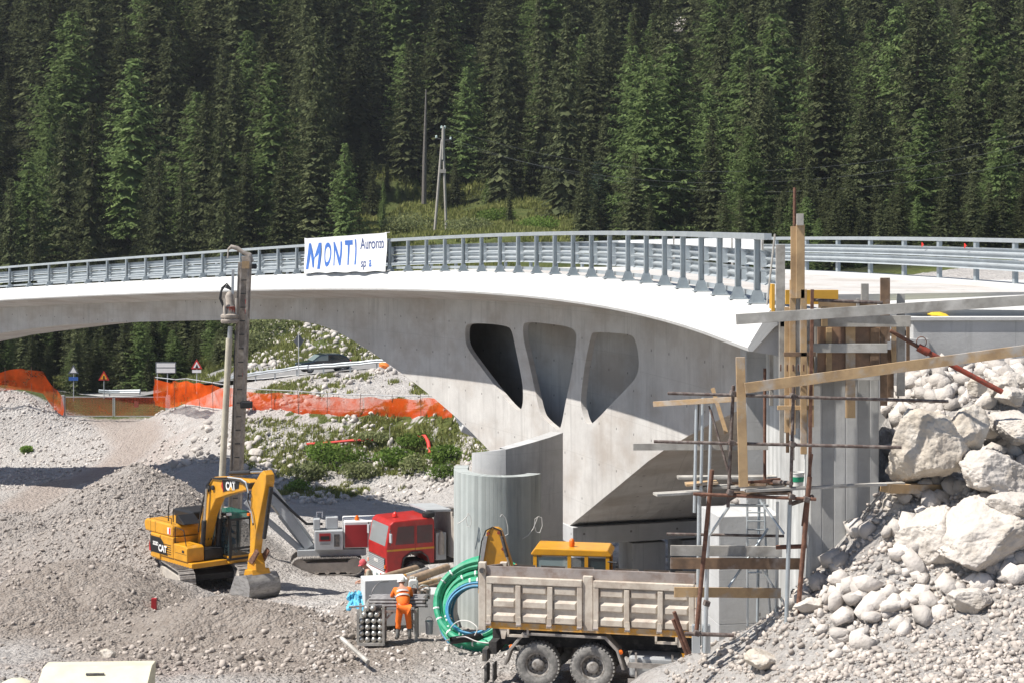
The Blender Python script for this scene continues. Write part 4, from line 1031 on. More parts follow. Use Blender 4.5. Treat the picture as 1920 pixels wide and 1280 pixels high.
for q in ((1374,737,31.9),(1487,742,31.9),(1371,829,31.9),(1485,832,31.9),(1369,922,31.95),(1484,930,31.95),(1325,1130,32.45),(1306,1186,32.2),(1318,926,32.3),(1512,935,31.95)):
    p_ = at(*q)-SO; MB().box(p_, (.11,.11,.1), (0,.3,.2)).build('coupler', 'tube_brown', sc_, bevel=.015)
for px_ in (1311,1320): MB().bb(-.07,.07,-.07,.07,0,.5).build('base_jack', 'galv', sc_).location = at(px_-6 if px_ < 1315 else px_+4,1222,32.7)-SO
# platform boards, each laid loose on the scaffold
for i, (p0, p1, Y0, Y1, wd, mt, lab) in enumerate((
 ((1228,926),(1312,921),32.0,32.2,.25,'wood_grey','pale board end sticking out left from the scaffold platform'),
 ((1270,894),(1455,893),33.4,33.4,.28,'wood_grey','grey board along the back of the scaffold platform'),
 ((1285,907),(1345,903),32.8,32.8,.3,'wood','short tan board lying on the left of the scaffold platform'),
 ((1366,924),(1482,922),32.2,32.1,.3,'wood_brown','brown front board of the scaffold platform'),
 ((1397,919),(1694,905),31.9,32.4,.16,'wood_grey','long grey board running from the scaffold platform to the round boulder'),
 ((1300,912),(1470,909),32.9,32.8,.3,'wood_grey','weathered middle board of the scaffold platform'))):
    a, b_ = at(*p0, Y0), at(*p1, Y1); c_ = (a+b_)/2; o = MB().bar(a-c_, b_-c_, wd, .045, (0,0,1)).build('platform_board', mt, None, bevel=.004); o.location = c_
    tag(o, lab, 'board', 'loose boards of the scaffold platform')
rr = random.Random(3)
for i in range(9):
    p_ = at(rr.uniform(1390,1470), rr.uniform(898,908), 32.5+rr.random()*.5); a = rr.uniform(-.5,.5); d = Vector((math.cos(a)*.35, math.sin(a)*.35, rr.uniform(-.03,.03)))
    o = MB().bar(-d, d, .05, .04).build('offcut', rr.choice(['wood_brown','rust','wood'])); o.location = p_
    tag(o, 'small brown offcut lying in the clutter on the scaffold platform', 'offcut', 'offcuts lying on the scaffold platform')
bk = thing('paint_bucket', 'white plastic bucket with a green label on the scaffold platform', 'bucket', tuple(at(1495,910,32.5)))
MB().lathe([(.001,0),(.10,0),(.125,.23),(.132,.23),(.132,.25),(.11,.25),(.1,.02),(.001,.02)], (0,0,0)).build('shell', 'plastic_white', bk, smooth=True)
MB().lathe([(.113,.08),(.123,.17)], (0,0,0)).build('green_label', 'green_pipe', bk, smooth=True)
ld = thing('ladder', 'light metal ladder standing inside the scaffold in front of the pedestal', 'ladder', tuple(at(1420,1170,33.5)))
LO = Vector(ld.location)
for a_, b2 in (((1401,938,33.3),(1402,1172,33.6)),((1438,1072,33.3),(1446,1172,33.6))): MB().tube([at(*a_)-LO, at(*b2)-LO], .022, 8).build('stile', 'galv', ld)
MB().tube([at(1403,1073,33.4)-LO, at(1438,1072,33.3)-LO], .02, 8).build('rung', 'galv', ld)
for k_ in range(7): yy = 960+k_*16; MB().tube([at(1401,yy,33.3)-LO, at(1432,yy,33.3)-LO], .014, 6).build('rung', 'galv_dark', ld)
MB().tube([at(1433,940,33.3)-LO, at(1438,1072,33.3)-LO], .02, 8).build('stile', 'galv_dark', ld)
# red telescopic prop
pr = thing('shoring_prop', 'red telescopic steel prop leaning from the formwork down to the rocks', 'prop', tuple(at(1879,734,32.6)))
QO = Vector(pr.location); a, b_, c_ = at(1669,620,32.7)-QO, at(1730,655,32.68)-QO, Vector((0,0,0))
MB().tube([a, b_], .036, 10).build('inner_tube', 'rust', pr, smooth=True); MB().tube([b_-(c_-b_)*.02, c_], .05, 10).build('outer_tube', 'red_rust', pr, smooth=True)
d_ = (c_-b_).normalized(); MB().tube([b_-d_*.09, b_+d_*.12], .075, 10).build('collar', 'red_rust', pr, smooth=True)
cc = b_-d_*.02; MB().tube([cc+Vector((.09*math.cos(t), .02, .12+.1*math.sin(t))) for t in np.linspace(-1.3,4.3,12)], .009, 5).build('pin_handle', 'rust', pr)
# things lying on the wing wall
o = MB().lathe([(.001,-.04),(.14,0),(.17,.06),(.11,.12),(.001,.15)], (0,0,0), (0.2,0,1), 9).build('yellow_bag', 'yellow_bag', None, smooth=True); o.location = _at(1758,596,37.15); o.scale = (1.5,1,.85)
tag(o, 'crumpled yellow bag on top of the wing wall', 'bag')
o = MB().lathe([(.001,-.03),(.2,0),(.24,.05),(.15,.1),(.001,.12)], (0,0,0), (0,.1,1), 9).build('black_sheet', 'pipe_black', None, smooth=True); o.location = _at(1728,597,37.2); o.scale = (1.4,1,.6)
tag(o, 'black plastic sheet bundled beside the yellow bag', 'sheet')
vs = []; fs = []; rr = random.Random(9)
for i in range(15):
    for j in range(5):
        p_ = _at(1662+i*14, 578-j*5, 37.6+j*.5); vs.append((p_.x, p_.y, 10.47+.07*j*.5+.10*rr.random()))
for i in range(14):
    for j in range(4): a = i*5+j; fs.append((a, a+5, a+6, a+1))
o = MB().add(vs, fs).build('membrane', 'membrane', None, smooth=True); tag(o, 'rumpled pale yellow membrane lying on the road edge above the wing wall', 'membrane')
sm_ = o.modifiers.new('thick', 'SOLIDIFY'); sm_.thickness = .02
at = _at
# ================= machines and vehicles (local frame: x forward, y left, z up)
def arr(a): return [tuple(p) for p in a]
def track_unit(par, L, H, w_, cx, cy, mats=('track','dust'), n_shoe=44, grouser=.045):
    r_ = H/2; path = []; st_ = L-2*r_; per = 2*st_+2*math.pi*r_
    def pt(s_):
        s_ %= per
        if s_ < st_: return (-st_/2+s_, 0, 0.)
        s_ -= st_
        if s_ < math.pi*r_: a = s_/r_; return (st_/2+r_*math.sin(a), r_-r_*math.cos(a), a)
        s_ -= math.pi*r_
        if s_ < st_: return (st_/2-s_, H, math.pi)
        s_ -= st_; a = s_/r_; return (-st_/2-r_*math.sin(a), r_+r_*math.cos(a), math.pi+a)
    mb = MB(); d = per/n_shoe
    for i in range(n_shoe):
        x_, z_, a = pt(i*d); x2, z2, a2 = pt((i+.93)*d); dx, dz = math.cos(a), math.sin(a)
        am = (a+a2)/2 if a2 >= a else a
        nx_, nz_ = math.sin(am), -math.cos(am)
        p0, p1 = Vector((x_,0,z_)), Vector((x2,0,z2)); nn = Vector((nx_,0,nz_))
        if i % 1 == 0:
            q = [p0, p1, p1-nn*.05, p0-nn*.05]
            mb.add([v+Vector((cx,cy-w_/2,0)) for v in q]+[v+Vector((cx,cy+w_/2,0)) for v in q], [(0,1,2,3),(7,6,5,4),(0,4,5,1),(1,5,6,2),(2,6,7,3),(3,7,4,0)])
            g_ = p0+(p1-p0)*.5; gq = [g_-(p1-p0)*.1, g_+(p1-p0)*.1, g_+(p1-p0)*.06+nn*grouser, g_-(p1-p0)*.06+nn*grouser]
            mb.add([v+Vector((cx,cy-w_/2,0)) for v in gq]+[v+Vector((cx,cy+w_/2,0)) for v in gq], [(0,1,2,3),(7,6,5,4),(0,4,5,1),(1,5,6,2),(2,6,7,3),(3,7,4,0)])
    t = mb.build('track', mats[0], par)
    fm = MB().prism([(-st_/2,r_*.35),(st_/2,r_*.35),(st_/2+.1,r_),(st_/2-.25,H*.72),(-st_/2+.25,H*.72),(-st_/2-.1,r_)], cy-w_*.36, cy+w_*.36, 'y')
    if cx: fm.v = [(a+cx,b2,c2) for a,b2,c2 in fm.v]
    fr_ = fm.build('track_frame', mats[1], par, bevel=.02)
    for sx in (-1, 1):
        MB().lathe([(.02,-w_*.42),(r_*.25,-w_*.42),(r_*.3,-w_*.36),(r_*.82,-w_*.34),(r_*.86,-w_*.25),(r_*.86,w_*.25),(r_*.82,w_*.34),(r_*.3,w_*.36),(.02,w_*.4)], (cx+sx*st_/2, cy, r_), (0,1,0), 18).build('idler_wheel' if sx > 0 else 'sprocket', mats[1], par, smooth=True)
    nr = max(4, int(st_/.42))
    for i in range(nr):
        MB().lathe([(.02,-w_*.38),(r_*.26,-w_*.38),(r_*.3,-w_*.3),(r_*.3,w_*.3),(r_*.26,w_*.38),(.02,w_*.38)], (cx-st_/2+.25+(st_-.5)*i/(nr-1), cy, r_*.34+.04), (0,1,0), 12).build('roller', mats[1], par, smooth=True)
    return t
def hydraulic(par, a, b_, r1=.075, r2=.045, split=.55, m1='machine_black', m2='chrome'):
    a, b_ = Vector(a), Vector(b_); m_ = a+(b_-a)*split
    o = MB().tube([a, m_], r1, 12).build('cylinder', m1, par, smooth=True); MB().tube([m_-(b_-a)*.02, b_], r2, 10).build('piston_rod', m2, o, smooth=True); return o
# ---------------------------------------------------------------- excavator
ex = thing('excavator', 'yellow tracked excavator with its boom raised and bucket resting on the ground', 'excavator', tuple(gpos(382, 69.6)), R(-50))
ex.location.z = gz(ex.location.x, ex.location.y)+.1
under = bpy.data.objects.new('undercarriage', None); COL.objects.link(under); under.parent = ex; under.rotation_euler = (0,0,R(-14))
for sy in (-1, 1): track_unit(under, 4.1, .95, .62, 0, sy*1.2)
MB().prism([(-.9,.35),(.9,.35),(1.0,.62),(.6,.8),(-.6,.8),(-1.0,.62)], -1.0, 1.0, 'y').build('car_body', 'machine_black', under, bevel=.03)
MB().lathe([(.3,.75),(.72,.75),(.74,.82),(.74,.95),(.3,.95)], (0,0,0), n=28).build('slew_ring', 'machine_black', ex, smooth=True)
MB().prism([(-1.75,-1.25),(1.25,-1.25),(1.25,1.35),(-1.75,1.35)], .95, 1.16, 'z').build('platform', 'cat_yellow', ex, bevel=.03)
# counterweight: rounded back
cw = [(-1.85+.0,-1.32)]+[(-1.85-.95*math.sin(R(a))*1.0, -1.32+ (1-math.cos(R(a)))*1.32) for a in range(0,181,15)][1:]
cwo = MB().prism(arr([(-1.25,-1.32)]+cw+[(-1.25,1.32)]), 1.0, 2.02, 'z').build('counterweight', 'cat_yellow', ex, bevel=.06)
eng = MB().prism([(-2.55,2.025),(-2.68,2.25),(-2.66,2.42),(-2.5,2.52),(-.45,2.52),(-.3,2.42),(-.26,2.26),(-.26,2.025)], -1.28, .6, 'y').build('engine_hood', 'cat_yellow', ex, bevel=.06)
MB().prism([(-1.24,1.17),(-.18,1.17),(-.18,2.02),(-1.24,2.02)], -1.3, .6, 'y').build('side_door', 'cat_yellow', ex, bevel=.03)
MB().prism([(-.17,1.17),(.95,1.17),(.95,1.72),(.82,1.80),(-.17,1.80)], -1.3, -.52, 'y').build('tool_box', 'cat_yellow', ex, bevel=.04)
MB().prism([(-.6,2.53),(-.6,2.80),(-.45,2.88),(.1,2.55),(.1,2.53)], -.95, -.2, 'y').build('black_hood', 'cat_black', ex, bevel=.03)
MB().bb(-2.35,-.75,-.1,1.2,2.53,2.86).build('exhaust_hood', 'cat_black', ex, bevel=.08)
for x_, h in ((-1.3,3.1),(-.9,2.95)): MB().tube([(x_,-.9,2.52),(x_,-.9,h),(x_+.06,-.9,h+.12)], .025, 8).build('exhaust_pipe' if x_ < -1 else 'mirror_arm', 'machine_black', ex)
MB().tube([(-.15,-1.22,1.8),(-.15,-1.22,2.45),(.55,-1.22,2.4),(.75,-1.22,1.8)], .02, 7).build('grab_rail', 'cat_black', ex, smooth=True)
# black swoosh panel on the counterweight side with white lettering
MB().prism([(-1.22,1.25),(-.62,1.25),(-.8,1.55),(-1.0,1.75),(-1.22,1.9)], -1.325, -1.31, 'y').build('decal', 'cat_black', ex)
vs=[]; fs=[]
for i in range(9):
    a = R(4+i*5); x_ = -1.87-.957*math.sin(a); y_ = -1.32+(1-math.cos(a))*1.32-.012; vs += [(x_,y_,1.25),(x_,y_,1.9)]
vs = [(-1.22,-1.332,1.25),(-1.22,-1.332,1.9)]+vs
for i in range(9): fs.append((2*i,2*i+1,2*i+3,2*i+2))
MB().add(vs, fs).build('decal', 'cat_black', ex)
text_mesh('CAT', .36, 'light_emblem', ex, frame((-.98,-1.345,1.47),(1,0,0),(0,0,1)), 'lettering', .004, 0, .016, .95)
text_mesh('323D', .2, 'light_emblem', ex, frame((-1.55,-1.352,1.62),(1,0,0),(0,0,1)), 'lettering', .004, 0, .008, 1)
MB().prism([(-2.12,1.27),(-1.98,1.27),(-2.12,1.72)], -1.338, -1.328, 'y').build('red_stripe', 'red_paint', ex)
MB().prism([(-.68,2.12),(-.40,2.12),(-.40,2.38),(-.68,2.38)], -1.292, -1.282, 'y').build('sticker', 'white_paint', ex)
MB().prism([(-.54,2.13),(-.42,2.13),(-.42,2.37),(-.54,2.37)], -1.296, -1.288, 'y').build('sticker', 'red_lamp', ex)
# cab
cab = bpy.data.objects.new('cab', None); COL.objects.link(cab); cab.parent = ex
CY0, CY1 = .38, 1.36
fr = MB()
prof = [(-.25,1.17),(1.42,1.17),(1.5,1.6),(1.38,2.75),(1.2,2.95),(-.2,2.95),(-.25,2.7)]
for y_ in (CY0, CY1):
    for i in range(len(prof)):
        a, b_ = prof[i], prof[(i+1) % len(prof)]; fr.bar((a[0],y_,a[1]),(b_[0],y_,b_[1]), .09, .09, (0,1,0))
    fr.bar((.42,y_,1.2),(.40,y_,2.93), .09, .09, (0,1,0))
for a in ((1.42,1.17),(1.5,1.6),(1.38,2.75),(-.25,2.7),(-.25,1.17)): fr.bar((a[0],CY0,a[1]),(a[0],CY1,a[1]), .08, .08)
fr.build('cab_frame', 'cat_black', cab)
MB().bb(-.2,1.2,CY0-.02,CY1+.02,2.93,3.0).build('cab_roof', 'glass_green', cab, bevel=.03)
MB().bb(-.25,1.42,CY0-.02,CY1+.02,1.0,1.30).build('cab_sill', 'cat_yellow', cab, bevel=.03)
MB().prism([(-.22,1.5),(-.22,2.7),(.38,2.8),(.40,1.3),(-.2,1.3)], CY0-.01, CY0, 'y').build('window', 'glass', cab)
MB().prism([(.47,1.3),(.45,2.85),(1.2,2.85),(1.33,2.7),(1.45,1.6),(1.4,1.3)], CY0-.01, CY0, 'y').build('window', 'glass', cab)
MB().add([(1.43,CY0+.05,1.3),(1.43,CY1-.05,1.3),(1.5,CY1-.05,1.6),(1.5,CY0+.05,1.6)], [(0,1,2,3)]).build('window', 'glass', cab)
MB().add([(1.505,CY0+.05,1.62),(1.505,CY1-.05,1.62),(1.40,CY1-.05,2.70),(1.40,CY0+.05,2.70)], [(0,1,2,3)]).build('windscreen', 'glass', cab)
MB().add([(1.37,CY0+.02,2.72),(1.37,CY1-.02,2.72),(1.2,CY1-.02,2.96),(1.2,CY0+.02,2.96)], [(0,1,2,3)]).build('skylight', 'glass_green', cab)
MB().bb(-.05,.5,CY0+.25,CY1-.25,1.35,1.75).bb(-.15,.0,CY0+.25,CY1-.25,1.7,2.45).build('seat', 'machine_black', cab, bevel=.05)
MB().box((1.43,CY1-.05,2.9),(.14,.2,.1)).build('work_lamp', 'orange_lamp', cab); MB().box((1.3,CY0+.03,2.98),(.14,.16,.1)).build('work_lamp', 'white_paint', cab)
MB().tube([(1.46,CY1+.05,2.6),(1.6,CY1+.22,2.55),(1.6,CY1+.22,1.9)], .02, 6).build('mirror_arm', 'cat_black', cab); MB().box((1.6,CY1+.24,2.2),(.05,.2,.42)).build('mirror', 'cat_black', cab)
for x_ in (-2.1,-1.7): MB().bb(x_-.008,x_+.008,-1.284,-1.278,2.06,2.5).build('panel_seam', 'machine_black', ex)
MB().bb(.0,.9,-1.304,-1.298,1.46,1.475).build('panel_seam', 'machine_black', ex); MB().bb(.55,.72,-1.31,-1.30,1.52,1.62).build('latch', 'machine_black', ex)
for k_ in range(5): MB().bb(-.9,-.35,-1.306,-1.30,1.30+k_*.09,1.33+k_*.09).build('vent_slot', 'machine_black', ex)
MB().tube([(-2.3,-1.2,2.52),(-2.3,-1.2,2.75),(-.5,-1.2,2.75),(-.5,-1.2,2.52)], .016, 6).build('hand_rail', 'machine_black', ex)
MB().bb(-.1,.95,-.5,.35,1.17,1.62).build('hydraulic_bay', 'machine_black', ex, bevel=.04)
for k_ in range(5): MB().tube([(.3,-.4+k_*.15,1.6),(.5,-.35+k_*.14,1.95),(.2,-.2+k_*.05,2.2)], .03, 6).build('hose', 'machine_black', ex, smooth=True)
# boom
BY = -.08
boomp = [(-.05,1.62),(.10,1.42),(.38,1.62),(.90,2.95),(1.48,3.68),(2.50,3.98),(3.85,4.30),(4.12,4.40),(4.08,4.62),(3.9,4.72),(2.1,4.62),(1.35,4.55),(.92,4.22),(.25,2.7)]
boom = MB().prism(boomp, BY-.22, BY+.22, 'y').build('boom', 'cat_yellow', ex, bevel=.035)
MB().prism([(2.05,4.03),(3.25,4.30),(3.3,4.57),(2.9,4.60),(2.0,4.50)], BY-.235, BY-.223, 'y').build('decal', 'cat_black', boom)
text_mesh('CAT', .46, 'light_emblem', boom, frame((2.66,BY-.242,4.32),(1,0,.12),(0,0,1)), 'lettering', .004, 0, .02, .8)
MB().prism([(1.93,4.25),(2.12,4.01),(2.02,4.48)], BY-.242, BY-.236, 'y').build('red_stripe', 'red_paint', boom)
MB().prism([(2.55,4.17),(2.82,4.17),(2.69,4.33)], BY-.252, BY-.247, 'y').build('emblem', 'cat_yellow', boom)
for x_, z_, r_ in ((.98,4.05,.13),(1.32,4.12,.1)): MB().lathe([(.01,0),(r_,0),(r_,.06),(r_*.6,.075),(.01,.075)], (x_,BY-.235,z_), (0,-1,0), 14).build('pin', 'machine_black', boom, smooth=True)
for sy in (-1, 1):
    hydraulic(ex, (.62,BY+sy*.36,1.35), (1.0,BY+sy*.36,4.05), .1, .055, .52)
# stick (dipper): top overhangs the boom tip
stp = [(4.75,5.02),(5.0,5.18),(5.2,5.02),(5.22,4.75),(4.48,2.65),(4.30,1.65),(4.10,1.62),(4.02,1.72),(4.05,2.6),(4.12,4.35)]
stick = MB().prism(stp, BY-.2, BY+.2, 'y').build('stick', 'cat_yellow', ex, bevel=.03)
MB().bb(3.92,4.15,BY-.3,BY+.3,4.38,4.6).build('stick_pin', 'machine_black', ex, bevel=.03)
hydraulic(ex, (2.25,BY,4.78), (5.02,BY,5.12), .09, .05, .55)
hydraulic(ex, (5.28,BY,4.55), (4.62,BY,1.95), .085, .045, .78)
for k_, dz in ((0,0),(1,.09)):
    MB().tube([(2.5,BY-.27,4.66-dz),(3.5,BY-.28,4.70-dz),(3.95,BY-.32,4.62-dz),(4.15,BY-.34,4.3-dz),(4.1,BY-.33,3.9),(4.3,BY-.30,3.55),(4.42,BY-.28,3.1-dz)], .032, 7).build('hose', 'machine_black' if k_ else 'plaster_grey', ex, smooth=True)
    MB().tube([(.2,BY-.27,2.2+dz),(.45,BY-.3,3.1+dz),(.9,BY-.28,4.1+dz),(1.25,BY-.27,4.5),(2.5,BY-.27,4.64-dz)], .03, 7).build('hose', 'machine_black', ex, smooth=True)
MB().prism([(4.0,1.55),(4.35,1.5),(4.75,1.98),(4.6,2.12)], BY-.28, BY-.2, 'y').prism([(4.0,1.55),(4.35,1.5),(4.75,1.98),(4.6,2.12)], BY+.2, BY+.28, 'y').build('bucket_linkage', 'rust', ex, bevel=.015)
MB().prism([(3.98,1.85),(4.25,1.9),(4.5,1.5),(4.55,1.15),(3.95,1.05),(3.85,1.3)], BY-.22, BY+.22, 'y').build('quick_coupler', 'cat_yellow', ex, bevel=.03)
# bucket: open scoop turned to the machine, curved back to the front
bout = [(4.55,1.15),(4.75,.95),(4.86,.68),(4.82,.40),(4.62,.17),(4.3,.08),(3.75,.13),(3.35,.30)]
bin_ = [(3.40,.36),(3.78,.2),(4.28,.15),(4.57,.23),(4.75,.42),(4.78,.67),(4.68,.90),(4.5,1.07)]
bk = MB().prism(bout+bin_, BY-.68, BY+.68, 'y').build('bucket', 'bucket', ex)
auto_smooth(bk.data, 50)
side = bout+[(3.75,1.0)]
for sy in (-1, 1): MB().prism(side, BY+sy*.68-.02, BY+sy*.68+.02, 'y').build('bucket_side', 'bucket', ex)
for k_ in range(5): MB().prism([(3.36,.27),(3.40,.37),(3.12,.37)], BY-.62+k_*.31-.06, BY-.62+k_*.31+.06, 'y').build('tooth', 'dark_steel', ex)
MB().prism([(3.9,1.0),(4.6,1.1),(4.5,1.3),(4.0,1.25)], BY-.4, BY+.4, 'y').build('bucket_ears', 'cat_yellow', ex, bevel=.02)
pmat('casing_beige', (.50,.46,.36), .75, .15, 1.5, col2=(.42,.38,.30))
# ---------------------------------------------------------------- drill rig
dr = thing('drill_rig', 'crawler drill rig with a tall grey mast and a white and red power pack', 'drill rig', tuple(at(612,1079,77)), R(188))
dr.location.z = gz(dr.location.x, dr.location.y)+.05
for sy in (-1, 1): track_unit(dr, 3.2, .82, .48, 0, sy*.95, ('track','dust'), 40, .03)
MB().bb(-1.75,1.3,-.75,.75,.8,1.1).build('chassis', 'plaster_grey', dr, bevel=.02)
MB().bb(-2.55,-.75,-.85,.85,1.15,2.35).build('power_pack', 'white_paint', dr, bevel=.05)
MB().bb(-2.55,-1.95,.86,.875,1.05,2.02).build('red_panel', 'red_panel', dr); MB().bb(-1.8,-.8,.86,.875,1.2,2.2).build('red_panel', 'red_panel', dr)
MB().bb(-2.5,-2.1,.876,.885,1.3,1.75).build('grille', 'plaster_grey', dr)
for k_ in range(6): MB().bb(-2.48,-2.12,.886,.893,1.33+k_*.07,1.36+k_*.07).build('grille_slat', 'dark_steel', dr)
MB().bb(-.7,.55,.2,1.15,1.15,2.0).build('control_box', 'plaster_grey', dr, bevel=.03)
MB().bb(-.15,.35,1.152,1.165,1.55,1.9).build('display', 'red_panel', dr); MB().bb(-.1,.3,1.166,1.172,1.62,1.78).build('gauge', 'black', dr); MB().bb(-.55,-.3,1.152,1.162,1.3,1.85).build('hatch', 'dark_steel', dr)
for k_ in range(5): MB().tube([(-.08+k_*.09,1.16,1.4),(-.08+k_*.09,1.24,1.46)], .012, 5).build('lever', 'black', dr)
MB().bb(-.5,.05,.15,.75,2.02,2.55).build('engine_box', 'plaster_grey', dr, bevel=.04); MB().bb(.3,.6,.2,.9,2.02,2.5).build('engine_box', 'plaster_grey', dr, bevel=.04)
MB().tube([(.2,.5,2.5),(.2,.5,2.75),(.45,.5,2.75),(.45,.5,2.5)], .035, 6).build('frame_guard', 'white_paint', dr)
MB().lathe([(.01,0),(.1,0),(.1,.12),(.06,.2),(.01,.22)], (-1.35,.5,2.35), n=12).build('beacon', 'orange_lamp', dr, smooth=True)
MASTB = Vector((4.05,-.3,0)); 
def seg(a, b_, w_, h, nm, mt, par=dr): return MB().bar(a, b_, w_, h).build(nm, mt, par, bevel=.02)
seg((.75,.45,1.2),(2.55,.2,3.75),.28,.42,'lift_arm','plaster_grey'); seg((.75,-.45,1.2),(2.55,-.6,3.75),.28,.42,'lift_arm','plaster_grey')
seg((1.0,.2,.9),(3.6,-.2,3.2),.2,.25,'lift_strut','plaster_grey')
hydraulic(dr, (.9,0,1.0), (2.9,-.2,3.6), .1, .06, .6, 'plaster_grey'); 
MB().tube([(.2,.4,2.2),(.9,.6,2.25),(1.6,.7,2.9),(2.3,.5,3.6),(3.2,.2,4.2)], .06, 8).build('hose_bundle', 'machine_black', dr, smooth=True)
# mast: world positions through the photo, expressed in the rig's frame
RM = Matrix.Rotation(-R(188), 4, 'Z')
def dl(px_, py_, Y=73.6): return (RM @ (at(px_, py_, Y+2.4)-Vector(dr.location)))
def mseg(a, b_, wx, wy, nm, mt, par=dr, up=(0,1,0)): return MB().bar(dl(*a), dl(*b_), wx, wy, up).build(nm, mt, par, bevel=.008)
mast = mseg((436.5,1060),(459.5,492), .6, .42, 'mast', 'plaster_grey')
mast.data.materials[0] = M['mast_steel']
mseg((430,1060,73.2),(452,500,73.2), .07, .08, 'mast_rail', 'mast_steel', mast); mseg((443,1060,73.2),(466,496,73.2), .1, .08, 'mast_rail', 'mast_steel', mast)
for k_ in range(22):
    t = k_/21; px_ = 440.5+22*(1-t)*1-0; 
    a = dl(437+22.5*t, 1035-535*t, 73.28); MB().box(a, (.3,.04,.05)).build('rung', 'dark_steel', mast)
mseg((433,960,73.2),(441,620,73.2), .05, .05, 'feed_chain', 'dark_steel')
for yy, ww in ((566,.06),(702,.06),(585,.05)): MB().box(dl(465-(yy-490)*.038, yy, 73.2), (.1,.03,.2)).build('red_mark', 'red_paint', mast)
mseg((455,490,73.4),(470,488,73.4), .42, .42, 'crown_block', 'mast_steel'); MB().box(dl(460.5,497,73.1),(.32,.1,.32)).build('pulley_plate', 'wood', dr)
MB().tube([dl(473,492), dl(468,478), dl(455,473), dl(445,466), dl(434,463), dl(428,468)], [.09,.11,.09,.11,.10,.05], 10).build('jib', 'mast_steel', dr, smooth=True)
MB().tube([dl(428,466), dl(427,484)], .035, 6).build('hook', 'dust', dr)
MB().box(dl(471,500),(.5,.3,.22)).build('winch', 'machine_black', dr, bevel=.04)
# rotary head on the mast and the drill string
mseg((437,505,73.2),(436,552,73.2), .12, .2, 'head_slide', 'plaster_grey')
MB().lathe([(.01,0),(.36,0),(.40,.06),(.40,.14),(.34,.2),(.40,.26),(.40,.36),(.3,.42),(.28,.75),(.2,.85),(.18,1.2),(.1,1.35),(.01,1.4)], dl(431,606,73.0), (.02,0,1), 18).build('rotary_head', 'mast_steel', dr, smooth=True)
MB().lathe([(.29,.0),(.29,.3),(.22,.36),(.01,.36)], dl(431,588,73.0), (.02,0,1), 16).build('rotary_motor', 'red_rust', dr, smooth=True)
MB().tube([dl(422,606,72.7), dl(421,560,72.7)], .04, 6).build('guard_rod', 'dust', dr); MB().tube([dl(442,605,72.9), dl(443,560,72.9)], .05, 6).build('guard_rod', 'dust', dr)
for k_ in range(3): MB().tube([dl(436,545), dl(425-k_*2,532+k_*3), dl(416-k_,540+k_*4), dl(414-k_,560), dl(421,575+k_*3)], .04, 6).build('hose', 'machine_black', dr, smooth=True)
MB().tube([dl(432,612,73), dl(430.5,636,73)], .11, 12).build('drill_chuck', 'steel', dr, smooth=True)
MB().tube([dl(430,634,73), dl(415,922,73), dl(409,1050,73)], .145, 14).build('drill_casing', 'casing_beige', dr, smooth=True)
MB().box(dl(462,758,73.2),(.55,.3,.3)).build('clamp', 'machine_black', dr, bevel=.05)
# ---------------------------------------------------------------- wheels
def wheel(par, c, r_, w_, axis=(0,1,0), lug=True, mats=('tyre','hub')):
    ti = MB().lathe([(r_*.56,-w_*.42),(r_*.62,-w_*.5),(r_*.88,-w_*.5),(r_*.97,-w_*.42),(r_,-w_*.3),(r_,w_*.3),(r_*.97,w_*.42),(r_*.88,w_*.5),(r_*.62,w_*.5),(r_*.56,w_*.42)], c, axis, 36)
    if lug:
        ax = Vector(axis).normalized(); a_ = ax.orthogonal().normalized(); b2 = ax.cross(a_)
        for k_ in range(34):
            g = 2*math.pi*k_/34; d = a_*math.cos(g)+b2*math.sin(g); t_ = ax.cross(d)
            for sgn in (-1, 1):
                p_ = Vector(c)+d*(r_*.985)+ax*(sgn*w_*.26); ti.bar(p_-ax*w_*.2+t_*.01*sgn, p_+ax*w_*.2-t_*.02*sgn, r_*.1, r_*.07, d)
    t = ti.build('tyre', mats[0], par, smooth=True)
    rim = MB().lathe([(r_*.57,-w_*.46),(r_*.58,-w_*.40),(r_*.50,-w_*.36),(r_*.47,-w_*.05),(r_*.30,-w_*.02),(r_*.28,-w_*.28),(r_*.22,-w_*.36),(r_*.14,-w_*.40),(.01,-w_*.40)], c, axis, 28).build('rim', mats[1], par, smooth=True)
    rim2 = MB().lathe([(r_*.57,w_*.46),(r_*.5,w_*.36),(r_*.3,w_*.3),(.01,w_*.3)], c, axis, 20).build('rim', mats[1], par, smooth=True)
    mb = MB(); ax = Vector(axis).normalized(); a_ = ax.orthogonal().normalized(); b2 = ax.cross(a_)
    for k_ in range(10):
        g = 2*math.pi*k_/10; p_ = Vector(c)+(a_*math.cos(g)+b2*math.sin(g))*r_*.36-ax*w_*.03; mb.tube([p_, p_-ax*.05], .022, 6)
    q = mb.build('wheel_nuts', 'dark_steel', par); q['kind'] = 'stuff'
    return t
# ---------------------------------------------------------------- tipper truck in front
tk = thing('tipper_truck', 'dusty beige tipper truck parked at the front with its ribbed body side on', 'truck', tuple(at(1024,1288,43.6)), R(-12))
